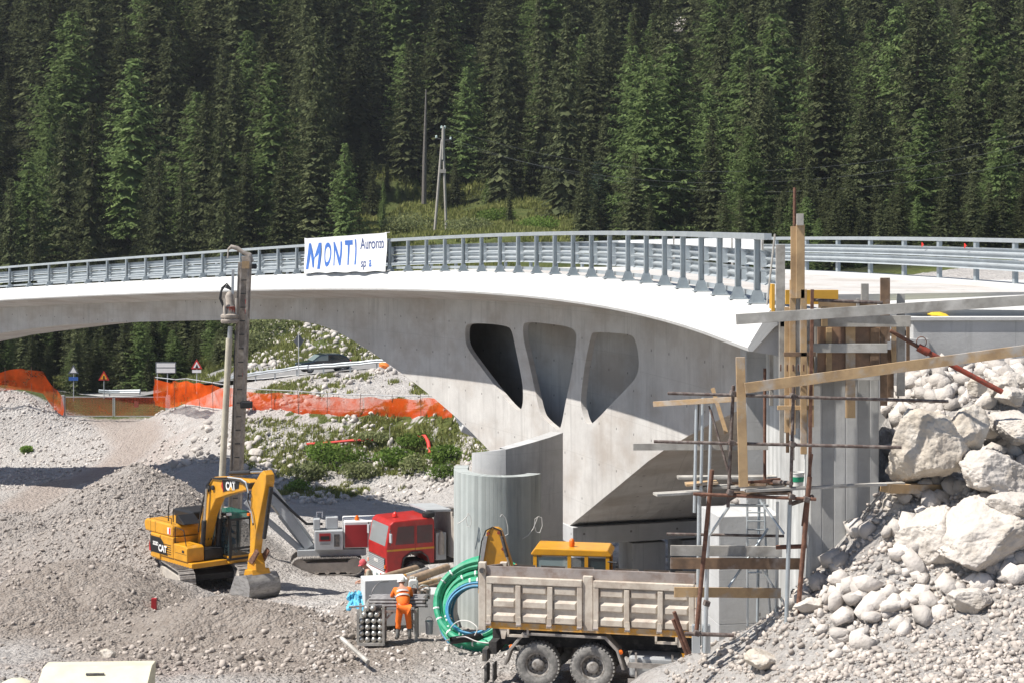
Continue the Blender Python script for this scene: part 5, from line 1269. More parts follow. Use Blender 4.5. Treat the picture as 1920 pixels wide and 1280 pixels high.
# rear axle at x = 0, forward +x (to the right); the camera sees the right side (-y)
tk.location.z = .96
YS = -1.25
for x_ in (0, 1.38):
    for sy in (-1, 1):
        wheel(tk, (x_, sy*1.02, .55), .55, .33, (0,-sy if sy > 0 else 1,0)) if sy < 0 else wheel(tk, (x_, 1.02, .55), .55, .33, (0,-1,0), False)
for sy in (-1, 1): wheel(tk, (4.75, sy*1.05, .55), .55, .3, (0,1 if sy < 0 else -1,0), sy < 0)
MB().bb(-1.3,5.6,-.45,-.32,.85,1.3).bb(-1.3,5.6,.32,.45,.85,1.3).bb(-1.3,-1.1,-.9,.9,.7,1.0).bb(2.3,2.5,-.4,.4,.75,1.0).build('chassis', 'chassis', tk)
MB().bb(-.3,.3,-.9,.9,.4,.7).bb(1.1,1.66,-.9,.9,.4,.7).build('axle_housing', 'chassis', tk)
BX0, BX1, BZ0, BZ1 = -1.42, 4.02, 1.60, 2.96
MB().bb(BX0,BX1,-1.25,1.25,BZ0-.1,BZ0).build('body_floor', 'tipper_rust', tk)
MB().bb(BX0+.05,BX1-.02,YS-.015,YS+.03,BZ0-.17,BZ0-.01).build('orange_rail', 'tipper_orange', tk)
def side_gate(x0, x1, y_, s_):
    root = bpy.data.objects.new('side_gate', None); COL.objects.link(root); root.parent = tk
    MB().bb(x0,x1,y_-.02,y_+.02,BZ0+.02,BZ1-.22).build('panel_sheet', 'tipper', root)
    for xa in (x0, x1-.13): MB().bb(xa,xa+.13,y_+s_*.02,y_+s_*.10,BZ0+.02,BZ1-.36).build('post', 'tipper', root, bevel=.012)
    L3 = (x1-x0)/3
    for k_ in (1, 2): MB().bb(x0+L3*k_-.065,x0+L3*k_+.065,y_+s_*.02,y_+s_*.105,BZ0+.02,BZ1-.42).build('post', 'tipper', root, bevel=.012)
    for zc in (BZ0+.10,BZ0+.46,BZ0+.82):
        for k_ in range(3):
            a = x0+L3*k_+(.135 if k_ == 0 else .07); b2 = x0+L3*(k_+1)-(.135 if k_ == 2 else .07); ya_, yb_ = y_+s_*.02, y_+s_*.075
            MB().add([(a,ya_,zc-.09),(b2,ya_,zc-.09),(b2,ya_,zc+.14),(a,ya_,zc+.14),(a+.05,yb_,zc-.06),(b2-.05,yb_,zc-.06),(b2-.05,yb_,zc+.07),(a+.05,yb_,zc+.07)], [(0,1,5,4),(1,2,6,5),(2,3,7,6),(3,0,4,7),(4,5,6,7)]).build('rib', 'tipper', root)
    MB().bb(x0,x1,y_+s_*.02,y_+s_*.11,BZ1-.40,BZ1-.22).build('top_rail', 'tipper', root, bevel=.02)
    for k_ in range(4):
        xa = x0+.06+(x1-x0-.12)*k_/3; MB().prism([(xa-.07,BZ0-.08),(xa+.07,BZ0-.08),(xa+.05,BZ0+.16),(xa-.05,BZ0+.16)], y_+s_*.10, y_+s_*.13, 'y').build('hinge', 'tipper', root); MB().tube([(xa-.06,y_+s_*.15,BZ0-.03),(xa+.06,y_+s_*.15,BZ0-.03)], .028, 7).build('hinge_pin', 'tipper_rust', root)
    return root
side_gate(BX0+.16, 1.16, YS, -1); side_gate(1.44, BX1-.1, YS, -1); BZ1 -= .5; side_gate(BX0+.16, 1.16, -YS, 1); side_gate(1.44, BX1-.1, -YS, 1); BZ1 += .5
for sy in (-1, 1):
    BZ1 = 2.96 if sy < 0 else 2.5
    MB().bb(1.175,1.425,sy*1.25-.06,sy*1.25+.06,BZ0-.12,BZ1-.12).build('body_post', 'tipper', tk, bevel=.02)
    MB().bb(BX0-.05,BX0+.14,sy*1.25-.07,sy*1.25+.07,BZ0-.22,BZ1+.12).build('body_post', 'tipper', tk, bevel=.02)
    MB().bb(BX0+.1,BX1-.1,sy*1.23-.02,sy*1.23+.02,BZ1-.215,BZ1+.02).build('upper_board', 'tipper_rust', tk)
    MB().tube([(BX0+.05,sy*1.38,BZ1-.08),(BX0+.05,sy*1.2,BZ1-.08)], .07, 10).build('tailgate_pivot', 'dark_steel', tk)
BZ1 = 2.96
MB().prism([(-1.2,BZ0),(1.2,BZ0),(1.2,2.58),(-1.2,BZ1)], BX0-.04, BX0+.02, 'x').build('tailgate', 'tipper_rust', tk, bevel=.01)
MB().prism([(-1.25,BZ0),(1.25,BZ0),(1.25,2.6),(-1.25,BZ1+.1)], BX1-.06, BX1+.06, 'x').build('headboard', 'tipper', tk, bevel=.02)
for x_ in (-.75, 2.95): MB().bb(x_,x_+.55,YS-.02,YS+.08,BZ0-.36,BZ0-.30).bb(x_,x_+.05,YS-.02,YS+.08,BZ0-.36,BZ0-.17).bb(x_+.5,x_+.55,YS-.02,YS+.08,BZ0-.36,BZ0-.17).build('step_bracket', 'tipper', tk)
for x_ in (-.95, 3.45): MB().prism([(x_,BZ0-.17),(x_+.2,BZ0-.17),(x_+.14,BZ0-.42),(x_+.06,BZ0-.42)], YS, YS+.06, 'y').build('bracket', 'tipper', tk)
fe = [(-.85,.52),(-.72,.92),(-.36,1.36),(1.74,1.36),(2.05,1.02),(2.2,.55)]; fi = [(2.13,.55),(1.99,.99),(1.70,1.29),(-.32,1.29),(-.65,.89),(-.78,.52)]
for sy in (-1, 1): MB().prism(fe+fi, min(sy*1.25,sy*.82), max(sy*1.25,sy*.82), 'y').build('mudguard', 'fender', tk, bevel=.012)
MB().prism([(2.28,.35),(3.55,.35),(3.55,.9),(2.28,.9)], -1.15, -.5, 'y').build('fuel_tank', 'zinc', tk, bevel=.08)
MB().bb(2.28,3.55,-1.25,-1.22,.62,.75).bb(2.28,3.55,-1.25,-1.22,.24,.35).bb(2.45,2.5,-1.22,-1.18,.24,.98).bb(3.35,3.4,-1.22,-1.18,.24,.98).build('side_guard', 'fender', tk)
for x_ in (-.65, 2.1): MB().lathe([(.01,0),(.06,0),(.055,.03),(.01,.04)], (x_,-1.2,.98), (0,-1,0), 12).build('side_lamp', 'orange_lamp', tk, smooth=True)
MB().bb(-1.42,-1.3,-1.1,-.7,.55,.85).build('tail_lamp', 'dark_steel', tk); MB().bb(-1.36,-1.30,-1.15,-.75,.02,.45).bb(-1.15,-1.12,-1.15,-.75,.05,.5).build('mud_flap', 'rubber', tk)
tc = bpy.data.objects.new('cab', None); COL.objects.link(tc); tc.parent = tk
MB().prism([(4.25,.75),(6.05,.75),(6.12,1.7),(5.85,2.95),(4.35,3.05),(4.25,2.8)], -1.2, 1.2, 'y').build('cab_shell', 'tipper', tc, bevel=.08)
MB().prism([(4.5,1.75),(5.85,1.75),(5.7,2.55),(4.5,2.55)], -1.215, -1.203, 'y').build('window', 'glass', tc)
MB().bb(5.95,6.2,-1.2,1.2,.4,.8).build('bumper', 'fender', tc, bevel=.04); MB().add([(6.1,-1.05,1.7),(6.1,1.05,1.7),(5.88,1.05,2.6),(5.88,-1.05,2.6)], [(0,1,2,3)]).build('windscreen', 'glass', tc)
MB().bb(4.13,4.2,-1.1,-.2,.9,2.55).build('air_intake', 'rubber', tk, bevel=.03)
# ---------------------------------------------------------------- red lorry behind
rt = thing('red_lorry', 'red lorry with a yellow side stripe parked before the pier wall', 'lorry', tuple(at(719,1093,74.5)), R(205))
HG = 1.12                            # half width of the cab
MB().prism([(.18,.95),(.18,2.95),(-.02,3.02),(-1.95,3.02),(-2.02,2.9),(-2.02,.95),(-1.65,.95),(-1.5,1.25),(-1.2,1.42),(-.75,1.42),(-.4,1.2),(-.28,.95)], -HG, HG, 'y')
cabp = [(.28,.62),(.30,1.75),(.12,2.72),(-.05,2.86),(-1.85,2.92),(-1.95,2.8),(-1.95,.95),(-1.72,.95),(-1.6,1.25),(-1.3,1.48),(-.85,1.48),(-.5,1.25),(-.38,.62)]
MB().prism(cabp, -HG, HG, 'y').build('cab_shell', 'red_paint', rt, bevel=.05)
def face(x0, z0, x1, z1, y0, y1, nm, mt, off=.012, par=rt):
    n_ = Vector((z1-z0, 0, -(x1-x0))).normalized()*off
    return MB().add([Vector((x0,y0,z0))+n_, Vector((x0,y1,z0))+n_, Vector((x1,y1,z1))+n_, Vector((x1,y0,z1))+n_], [(0,1,2,3)]).build(nm, mt, par)
face(.289,1.80,.125,2.66,-.98,.98,'windscreen','glass_pale')
MB().bb(.295,.325,-.98,.98,.72,1.28).build('grille', 'dark_steel', rt)
for k_ in range(7): MB().bb(.326,.345,-.96,.96,.74+k_*.077,.775+k_*.077).build('grille_bar', 'plaster_grey', rt)
text_mesh('IVECO', .17, 'light_emblem', rt, frame((.352,0,1.05),(0,1,0),(0,0,1)), 'lettering', .004, 0, .006, 1)
MB().bb(.2,.42,-1.2,1.2,.30,.66).build('bumper', 'white_paint', rt, bevel=.04)
for sy in (-1, 1):
    MB().prism([(sy*.62,.31),(sy*.74,.31),(sy*.86,.65),(sy*.74,.65)], .421, .428, 'x').build('red_stripe', 'red_paint', rt)
    MB().bb(.421,.44,sy*.35-.13,sy*.35+.13,.38,.56).build('headlamp', 'glass_pale', rt)
    MB().bb(.31,.335,sy*1.03-.05,sy*1.03+.05,.85,1.0).build('indicator', 'orange_lamp', rt)
    for x0, x1, nm in ((-1.0,-.12,'door_window'),(-1.85,-1.12,'rear_window')):
        MB().prism([(x0,1.85),(x1,1.85),(x1-(.12 if nm == 'door_window' else 0),2.62),(x0,2.62)], sy*HG-.008, sy*HG+.008, 'y').build(nm, 'glass', rt)
    MB().bb(-1.94,.26,sy*HG-.006,sy*HG+.006,1.58,1.66).build('yellow_stripe', 'cat_yellow', rt)
    MB().bb(-1.06,-1.03,sy*HG-.007,sy*HG+.007,1.48,2.7).build('door_seam', 'red_panel', rt)
    MB().tube([(.12,sy*HG,2.5),(.2,sy*(HG+.25),2.5),(.2,sy*(HG+.25),1.95),(.1,sy*HG,1.85)], .02, 6).build('mirror_arm', 'dark_steel', rt)
    MB().bb(.15,.22,sy*(HG+.25)-.11,sy*(HG+.25)+.11,2.0,2.4).build('mirror', 'plaster_grey', rt, bevel=.02)
    wheel(rt, (-1.08, sy*.98, .55), .53, .32, (0,1 if sy < 0 else -1,0), False, ('rubber','hub'))
    wheel(rt, (-4.6, sy*.98, .55), .53, .45, (0,1 if sy < 0 else -1,0), False, ('rubber','hub')); wheel(rt, (-5.9, sy*.98, .55), .53, .45, (0,1 if sy < 0 else -1,0), False, ('rubber','hub'))
    MB().prism([(-1.74,.9),(-1.62,1.27),(-1.31,1.51),(-.84,1.51),(-.47,1.27),(-.36,.7),(-.40,.7),(-.52,1.23),(-.86,1.46),(-1.29,1.46),(-1.58,1.23),(-1.7,.9)], min(sy*HG,sy*(HG+.06)), max(sy*HG,sy*(HG+.06)), 'y').build('wheel_arch', 'rubber', rt)
MB().bb(-6.6,.2,-.42,-.3,.75,1.0).bb(-6.6,.2,.3,.42,.75,1.0).build('chassis', 'chassis', rt)
MB().bb(-2.6,-2.1,-.9,.9,1.0,2.2).build('tank_rack', 'plaster_grey', rt, bevel=.03)
for k_ in range(3): MB().lathe([(.01,0),(.14,0),(.14,.75),(.06,.95),(.06,1.0),(.01,1.0)], (-2.35,.55-k_*.4+.35,2.0-.75), n=12).build('gas_bottle', 'dust', rt, smooth=True)
MB().bb(-6.5,-2.75,-1.22,1.22,1.1,1.25).bb(-6.5,-2.75,-1.22,-1.14,1.25,2.9).bb(-6.5,-2.75,1.14,1.22,1.25,2.9).bb(-2.83,-2.75,-1.14,1.14,1.25,3.1).build('dump_body', 'dust', rt, bevel=.02)
for k_ in range(5): MB().bb(-6.4+k_*.88,-6.3+k_*.88,1.22,1.30,1.2,2.85).build('body_rib', 'dust', rt)
MB().prism([(-2.78,3.1),(-2.78,3.2),(-1.6,3.25),(-1.6,3.18)], -1.0, 1.0, 'y').build('cab_guard', 'plaster_grey', rt)
MB().lathe([(.01,0),(.12,0),(.11,.12),(.05,.2),(.01,.22)], (-.5,.1,2.9), n=12).build('beacon', 'red_lamp', rt, smooth=True)
MB().lathe([(.01,0),(.25,0),(.28,.05),(.28,.2),(.15,.26),(.01,.27)], (-1.75,.9,2.92), n=14).build('air_filter', 'machine_black', rt, smooth=True)
# ---------------------------------------------------------------- yellow backhoe behind the tipper
bh = thing('backhoe_loader', 'yellow backhoe loader with a folded rear arm standing behind the tipper', 'backhoe loader', tuple(at(1075,1180,47.4)), R(-8))
bh.location.z = gz(bh.location.x, bh.location.y)
SB = F/47.4
def bz(py_): return CZ-(py_-HY)/SB-bh.location.z
zr = bz(1021)                        # roof height
for (x0, x1) in ((-1.1,1.08),): 
    MB().prism([(-1.12,zr-.16),(-1.0,zr),(1.0,zr-.02),(1.12,zr-.16),(1.08,zr-.20),(-1.08,zr-.20)], -.62, .62, 'y').build('cab_roof', 'cat_yellow', bh, bevel=.05)
for x_, y_ in ((-1.0,-.55),(1.0,-.55),(-1.0,.55),(1.0,.55),(-.05,-.56),(.42,-.56)): MB().bb(x_-.05,x_+.05,y_-.05,y_+.05,1.1,zr-.15).build('cab_pillar', 'cat_yellow', bh)
MB().bb(-1.02,1.02,-.58,.58,.9,1.35).build('cab_base', 'cat_yellow', bh, bevel=.04)
for x0, x1 in ((-.95,-.1),(0,.37),(.47,.95)): MB().bb(x0,x1,-.575,-.565,1.4,zr-.24).build('window', 'glass_pale' if x0 < 0 else 'glass', bh)
MB().bb(-1.01,-1.0,-.5,.5,1.4,zr-.24).build('window', 'glass_pale', bh); MB().bb(1.0,1.01,-.5,.5,1.4,zr-.24).build('window', 'glass', bh)
MB().lathe([(.01,0),(.07,0),(.08,.06),(.075,.16),(.04,.21),(.01,.22)], (-.02,-.2,zr), n=12).build('beacon', 'orange_lamp', bh, smooth=True)
MB().bb(1.25,1.32,-.95,-.75,zr-.75,zr-.35).build('mirror', 'machine_black', bh); MB().tube([(1.02,-.74,zr-.3),(1.28,-.85,zr-.3),(1.28,-.85,zr-.4)], .02, 6).build('mirror_arm', 'machine_black', bh)
MB().bb(1.1,2.9,-.5,.5,.8,1.45).build('bonnet', 'cat_yellow', bh, bevel=.08)
MB().bb(-1.6,2.8,-.4,.4,.5,.88).build('chassis', 'chassis', bh)
for sy in (-1, 1): wheel(bh, (-.75,sy*.95,.72), .72, .45, (0,1 if sy < 0 else -1,0)); wheel(bh, (2.1,sy*.9,.5), .5, .34, (0,1 if sy < 0 else -1,0))
MB().prism([(3.0,.1),(3.9,.05),(3.95,.2),(3.3,.35),(3.1,1.0),(3.0,1.0)], -1.1, 1.1, 'y').build('loader_bucket', 'cat_yellow', bh, bevel=.02)
for sy in (-1, 1): MB().bar((.9,sy*.62,1.2),(3.1,sy*.62,.6), .12, .22).build('loader_arm', 'cat_yellow', bh, bevel=.02)
# rear arm seen end on: a tapering yellow box with hoses
def bx_(px_): return (px_-1075)/SB
ar = MB().prism([(bx_(905),bz(1075)),(bx_(917),bz(990)),(bx_(925),bz(986)),(bx_(937),bz(986)),(bx_(944),bz(990)),(bx_(972),bz(1078))], -.6, -.3, 'y').build('rear_boom', 'cat_yellow', bh, bevel=.03)
MB().bb(bx_(905),bx_(972),-.65,-.25,.7,bz(1074)).build('kingpost', 'cat_yellow', bh, bevel=.04)
MB().bb(-2.3,-1.4,-.55,-.3,.75,1.05).build('rear_frame', 'chassis', bh)
hydraulic(bh, (bx_(946),-.68,bz(1000)), (bx_(966),-.68,bz(1075)), .05, .035, .5, 'dark_steel')
MB().tube([(bx_(902),-.62,bz(1100)),(bx_(901),-.66,bz(1060)),(bx_(908),-.66,bz(1010)),(bx_(916),-.64,bz(990)),(bx_(928),-.6,bz(984)),(bx_(944),-.62,bz(990)),(bx_(947),-.64,bz(1010))], .02, 6).build('hose', 'machine_black', bh, smooth=True)
MB().bar((bx_(916),-.68,bz(1000)), (bx_(905),-.68,bz(1066)), .06, .1).build('dipper_rod', 'steel', bh)
for px_, py_ in ((920,996),(940,994),(948,1024)): MB().lathe([(.01,0),(.045,0),(.045,.05),(.01,.05)], (bx_(px_),-.6,bz(py_)), (0,-1,0), 10).build('pin', 'red_rust', bh, smooth=True)
MB().bb(bx_(901),bx_(906),-.62,-.5,bz(1108),bz(1066)).build('lever_bar', 'cat_yellow', bh)
# ---------------------------------------------------------------- dark hatchback on the road
cr = thing('car', 'dark hatchback passing on the road behind the roadside guardrail', 'car', tuple(gpos(606, 133.5)), R(203))
cr.location.z += .08
body = [(2.05,.35),(2.1,.62),(1.95,.78),(1.05,.92),(.45,1.36),(.1,1.45),(-1.1,1.45),(-1.75,1.2),(-2.0,.85),(-2.02,.4),(-1.8,.3),(1.9,.28)]
MB().prism(body, -.85, .85, 'y').build('body', 'car_paint', cr, bevel=.1)
for sy in (-1, 1):
    MB().prism([(.95,.95),(.42,1.3),(-.15,1.38),(-.15,.95)], sy*.853-.004, sy*.853+.004, 'y').build('window', 'glass_pale', cr); MB().prism([(-.22,.95),(-.22,1.38),(-1.1,1.36),(-1.6,1.12),(-1.5,.95)], sy*.853-.004, sy*.853+.004, 'y').build('window', 'glass', cr)
    for x_ in (1.3,-1.35): wheel(cr, (x_, sy*.78, .31), .31, .2, (0,1 if sy < 0 else -1,0), False, ('rubber','steel'))
MB().add([(1.08,-.75,.96),(1.08,.75,.96),(.5,.7,1.37),(.5,-.7,1.37)], [(0,1,2,3)]).build('windscreen', 'glass_pale', cr)
for sy in (-1, 1): MB().box((2.0,sy*.6,.68),(.1,.35,.14)).build('headlamp', 'glass_pale', cr); MB().box((-2.0,sy*.65,.85),(.1,.2,.2)).build('tail_lamp', 'red_lamp', cr)
# ================= boulders and loose stone
pmat('limestone', (.53,.485,.435), .92, .14, 1.1, bump=.8, bscale=7, bdist=.06, col2=(.45,.41,.36), c3=(.36,.31,.255), s3=.9, m3=(.56,.72))
pmat('limestone_tan', (.47,.415,.345), .92, .16, 1.2, bump=.8, bscale=6, bdist=.06, col2=(.60,.56,.50), c3=(.38,.31,.24), s3=1.0, m3=(.55,.7))
pmat('stone_pale', (.50,.46,.42), .95, .15, 3, bump=.7, bscale=9, bdist=.05, island=.26)
pmat('stone_brown', (.36,.315,.275), .95, .15, 2, bump=.3, bscale=12, island=.35)
pmat('stone_rubble', (.44,.39,.345), .95, .15, 2, bump=.4, bscale=14, island=.3)
pmat('stone_red', (.36,.25,.21), .95, .15, 3, bump=.3, bscale=12)
def ico(sub):
    bm = bmesh.new(); bmesh.ops.create_icosphere(bm, subdivisions=sub, radius=1); v = np.array([tuple(a.co) for a in bm.verts]); f = np.array([[a.index for a in q.verts] for q in bm.faces]); bm.free(); return v, f
IC = {k: ico(k) for k in (1,2,3,4,5,6)}
def rock(name, c, d, seed, mat, rot=(0,0,0), sub=5, rough=.5, cuts=16, par=None):
    v, f = IC[sub]; v = v.copy(); rg_ = np.random.default_rng(seed)
    for _ in range(cuts):                      # flat broken faces
        n_ = rg_.normal(size=3); n_ /= np.linalg.norm(n_); h = rg_.uniform(.55,.88); t = v@n_; v = v-np.outer(np.maximum(t-h, 0)*.97, n_)
    q = v*1.0
    for k_, a in ((1.3,.16),(2.9,.10),(6.5,.075),(14,.06),(31,.035)):
        nn = vn3(q*k_+seed*3.7, seed); nn = np.abs(nn)*1.6-.4 if k_ in (2.9,14) else nn; v = v+q*(a*rough*2*nn)[:,None]
    m_ = np.array(Euler(rot).to_matrix()); v = (v*np.array(d)/2)@m_.T
    o = np_mesh(name, v, f, mat, par, smooth=True); o.location = c; auto = None
    return o
BOULD = [ # px, py, Y, size xyz, seed, mat, rot, label
 (1735,838,33.2,(1.8,1.6,1.8),1,'limestone_tan',(0,.1,.3),'big rounded tan boulder beside the abutment column'),
 (1812,815,33.2,(1.15,1.2,1.35),2,'limestone_tan',(.2,.2,.1),'tan split rock right of the big rounded boulder'),
 (1875,895,32.6,(1.75,1.5,1.15),3,'limestone',(0,.15,.2),'white block of rock at the right edge below the wing wall'),
 (1905,800,33.6,(1.3,1.2,.75),4,'limestone',(.1,0,.4),'pale flat rock at the right edge above the white block'),
 (1850,810,34.2,(.62,.6,.4),5,'limestone',(0,0,.2),'small pale rock between the split rock and the right edge'),
 (1760,1010,32.6,(1.75,1.5,1.7),6,'limestone',(0,.35,0),'white rock face leaning below the tan plank'),
 (1845,1010,31.9,(2.7,1.9,1.5),7,'limestone',(.15,-.3,.2),'largest pale boulder with a shaded hollow below on the right'),
 (1690,985,33.4,(.9,1.1,1.7),8,'limestone_tan',(0,.12,.2),'upright tan rock against the foot of the abutment column'),
 (1900,955,31.8,(1.1,1.0,.7),9,'limestone',(0,.1,.1),'pale rock at the right edge above the largest boulder'),
 (1820,1105,30.9,(.85,.8,.5),10,'limestone',(0,.1,.5),'pale rock lying below the largest boulder'),
 (1700,1085,32.4,(.75,.7,.5),11,'limestone',(.1,0,.2),'pale rock lower left of the leaning rock face'),
 (1590,1110,32.9,(1.0,.9,.55),12,'limestone',(0,.1,.9),'pale rock on the rubble right of the scaffold foot'),
 (1530,1135,32.7,(.85,.8,.4),13,'limestone',(0,.05,.2),'flattish white rock at the foot of the abutment column'),
 (1430,1170,32.2,(.72,.7,.5),14,'limestone_tan',(0,.1,.4),'tan rounded rock on the rubble before the pedestal'),
 (1255,1245,32.0,(1.0,.8,.42),15,'limestone',(0,-.15,.2),'white rock at the left tip of the rubble beside the tipper wheels'),
 (1880,722,35.3,(.7,.7,.55),16,'limestone',(0,.1,.1),'white stone at the foot of the red prop'),
 (1833,727,35.0,(.5,.5,.5),17,'limestone_tan',(.2,0,0),'brownish rounded stone left of the red prop foot'),
 (1905,712,35.6,(.6,.6,.45),18,'limestone',(0,.2,.4),'white stone at the right edge below the wing wall'),
 (1895,742,34.8,(.75,.6,.42),19,'limestone',(.1,.1,.2),'pale stone right of the red prop foot'),
 (1665,1070,33.6,(1.2,1.0,.8),31,'limestone',(.1,.2,.2),'pale rock wedged under the upright tan rock'),
 (1640,1010,34.6,(.8,.9,1.4),32,'limestone_tan',(.1,.2,.2),'shaded tan rock behind the foot of the abutment column'),
 (1720,935,34.2,(1.2,1.0,.7),33,'limestone_tan',(.1,.2,.2),'tan rock wedged under the big rounded boulder'),
 (1800,930,33.6,(1.4,1.0,.8),34,'limestone',(.1,-.2,.2),'pale rock filling the gap under the split tan rock'),
 (1590,1249,28.6,(.30,.26,.2),20,'stone_red',(0,.1,.3),'reddish flat stone lying alone on the bottom right rubble'),
 (450,845,115.6,(1.0,.8,.7),21,'limestone',(0,.1,.3),'pale boulder in the heap of broken rock behind the excavator boom'),
 (480,850,115,(1.2,.9,.75),22,'limestone',(0,.2,.1),'largest light boulder in the broken rock heap right of the drill mast'),
 (500,872,113.8,(.9,.8,.6),23,'limestone',(.3,.1,.2),'lowest light boulder of the broken rock heap right of the drill mast'),
 (468,868,114.3,(.8,.7,.6),24,'limestone',(.1,.3,.1),'angular light boulder close to the drill mast foot'),
 (1290,62,278,(6.5,4.5,5.5),25,'limestone',(.1,.2,.1),'pale bare rock outcrop showing high in the forest'),
 (205,1225,46.5,(.55,.45,.32),26,'limestone_tan',(.1,.2,.3),'brownish lump of rock at the foot of the front left heap'),
]
for px_, py_, Y, d, sd, mt, ro, lab in BOULD:
    if px_ > 1200 and Y < 60: d = tuple(k_*.93 for k_ in d); Y = Y*.925
    p_ = at(px_, py_, Y)
    if Y < 60 and max(d) < 1.15 and py_ > 1030: p_.z = min(p_.z, gz(p_.x, p_.y)+d[2]*.22)
    o = rock('boulder', p_, d, sd, mt, ro, 6 if d[0] > 1.1 and Y < 60 else 5 if Y < 60 else 4)
    tag(o, lab, 'boulder' if d[0] > .6 else 'stone')
# loose stones as one mass each
def chunk(sub, seed, cuts=9):
    v, f = IC[sub]; v = v.copy(); rg_ = np.random.default_rng(seed)
    for _ in range(cuts):
        n_ = rg_.normal(size=3); n_ /= np.linalg.norm(n_); h = rg_.uniform(.34,.74); t = v@n_; v = v-np.outer(np.maximum(t-h, 0), n_)
    return v*1.2+rg_.normal(0,.03,v.shape)
CH = {1: np.stack([chunk(1,900+i,6) for i in range(10)]), 2: np.stack([chunk(2,950+i,10) for i in range(10)])}
def scatter(name, X, Y, size, mat, label, sub=1, sink=.25, seed=0, flat=(.55,.95), zoff=None):
    rg_ = np.random.default_rng(seed); n_ = len(X); v, f = IC[sub]; nv = len(v)
    Z = ground(X, Y) if zoff is None else zoff
    shp = np.stack([rg_.uniform(.7,1.35,n_), rg_.uniform(.7,1.2,n_), rg_.uniform(*flat,n_)], 1)*size[:,None]
    a = rg_.uniform(0,6.28,n_); b_ = rg_.uniform(-1.2,1.2,n_); ca, sa, cb, sb = np.cos(a), np.sin(a), np.cos(b_), np.sin(b_)
    vv = CH[sub][rg_.integers(0,10,n_)]*(1+(.30 if sub == 1 else .12)*(rg_.random((n_,nv,1))-.5))*shp[:,None]
    x_, y_, z_ = vv[...,0], vv[...,1], vv[...,2]
    x2 = x_*cb[:,None]+z_*sb[:,None]; z2 = -x_*sb[:,None]+z_*cb[:,None]
    out = np.stack([x2*ca[:,None]-y_*sa[:,None]+X[:,None], x2*sa[:,None]+y_*ca[:,None]+Y[:,None], z2+Z[:,None]+(size*(.5-sink))[:,None]], -1)
    T_ = (f[None]+(np.arange(n_)*nv)[:,None,None]).reshape(-1,3)
    o = np_mesh(name, out.reshape(-1,3), T_, mat); tag(o, label, 'stones', kind='stuff'); return o
def spread(n_, pxr, Yr, seed, fn=None):
    rg_ = np.random.default_rng(seed); Y = rg_.uniform(*Yr, n_); px_ = rg_.uniform(*pxr, n_); X = (px_-960)*Y/F
    if fn is not None: k = fn(px_, X, Y, rg_); X, Y = X[k], Y[k]
    return X, Y
def psize(n_, lo, hi, seed, p=3.): r = np.random.default_rng(seed).random(n_); return lo+(hi-lo)*r**p
X, Y = spread(50000, (1140,2250), (18,33), 1, lambda p,x,y,r: (r.random(len(p)) < np.clip((32.5-y)/2,0,1)) & (x > 2.2+.10*(y-25)))
scatter('rubble', X, Y, psize(len(X),.010,.08,2,5), 'stone_rubble', 'pale broken rubble covering the bottom right slope', seed=3)
X, Y = spread(3600, (1400,2300), (28.6,36.3), 4, lambda p,x,y,r: (p > 1480+(31-y)*30) & ((y < 31) | (p > 1665)))
scatter('rubble', X, Y, psize(len(X),.03,.27,5,3), 'stone_pale', 'white broken rock between the boulders at the right', seed=6)
X, Y = spread(7000, (-20,690), (44,58), 7, lambda p,x,y,r: r.random(len(p)) < np.clip(.25+fbm2(x*.5,y*.5,3,41)*1.6,.05,1))
scatter('rubble', X, Y, psize(len(X),.02,.10,8,4), 'stone_brown', 'brown stones strewn over the front left earth heaps', seed=9)
X, Y = spread(420, (230,660), (44.2,48.5), 10)
scatter('rubble', X, Y, psize(len(X),.02,.15,11,3.5), 'stone_brown', 'larger rolled stones along the foot of the front heap', seed=12)
X, Y = spread(6000, (-20,420), (64,84), 13)
scatter('rubble', X, Y, psize(len(X),.025,.11,14,4), 'stone_brown', 'fine stones over the big spoil heap', seed=15)
X, Y = spread(6500, (440,900), (105,128), 16, lambda p,x,y,r: r.random(len(p)) < np.clip(.5+fbm2(x*.3,y*.3,3,51)*1.5,.05,1))
scatter('rubble', X, Y, psize(len(X),.03,.30,17,5), 'stone_pale', 'white stones strewn over the grassy bank below the orange fence', seed=18)
X, Y = spread(520, (300,530), (108,124), 19, lambda p,x,y,r: np.abs((y-117)+(p-420)*.045) < 3.5)
scatter('rubble', X, Y, psize(len(X),.06,.42,20,2.8), 'stone_pale', 'heap of broken light rock behind the drill mast', seed=21)
X, Y = spread(4500, (-20,330), (112,138), 22, lambda p,x,y,r: np.abs(p-np.interp(y,[100,114,121,128,137,152],[20,100,190,262,215,200])) > 55)
scatter('rubble', X, Y, psize(len(X),.03,.16,23,4), 'stone_pale', 'white gravel on the left bank beside the gate', seed=24)
X, Y = spread(1500, (470,760), (139,160), 25); scatter('rubble', X, Y, psize(len(X),.06,.4,26,4), 'stone_pale', 'scree on the grassy slope behind the road', seed=27)
X, Y = spread(2200, (560,1000), (44,60), 28); scatter('rubble', X, Y, psize(len(X),.015,.09,29,4), 'stone_pale', 'pale gravel around the workbench and coil', seed=30)
X, Y = spread(500, (1000,1420), (62,80), 31); scatter('rubble', X, Y, psize(len(X),.1,.5,32,2.5), 'stone_pale', 'broken rock behind the bearing plinths under the bridge', seed=33)
X, Y = spread(1500, (-20,1000), (40,46), 34); scatter('rubble', X, Y, psize(len(X),.012,.06,35,4), 'stone_brown', 'small stones on the site road at the bottom edge', seed=36)
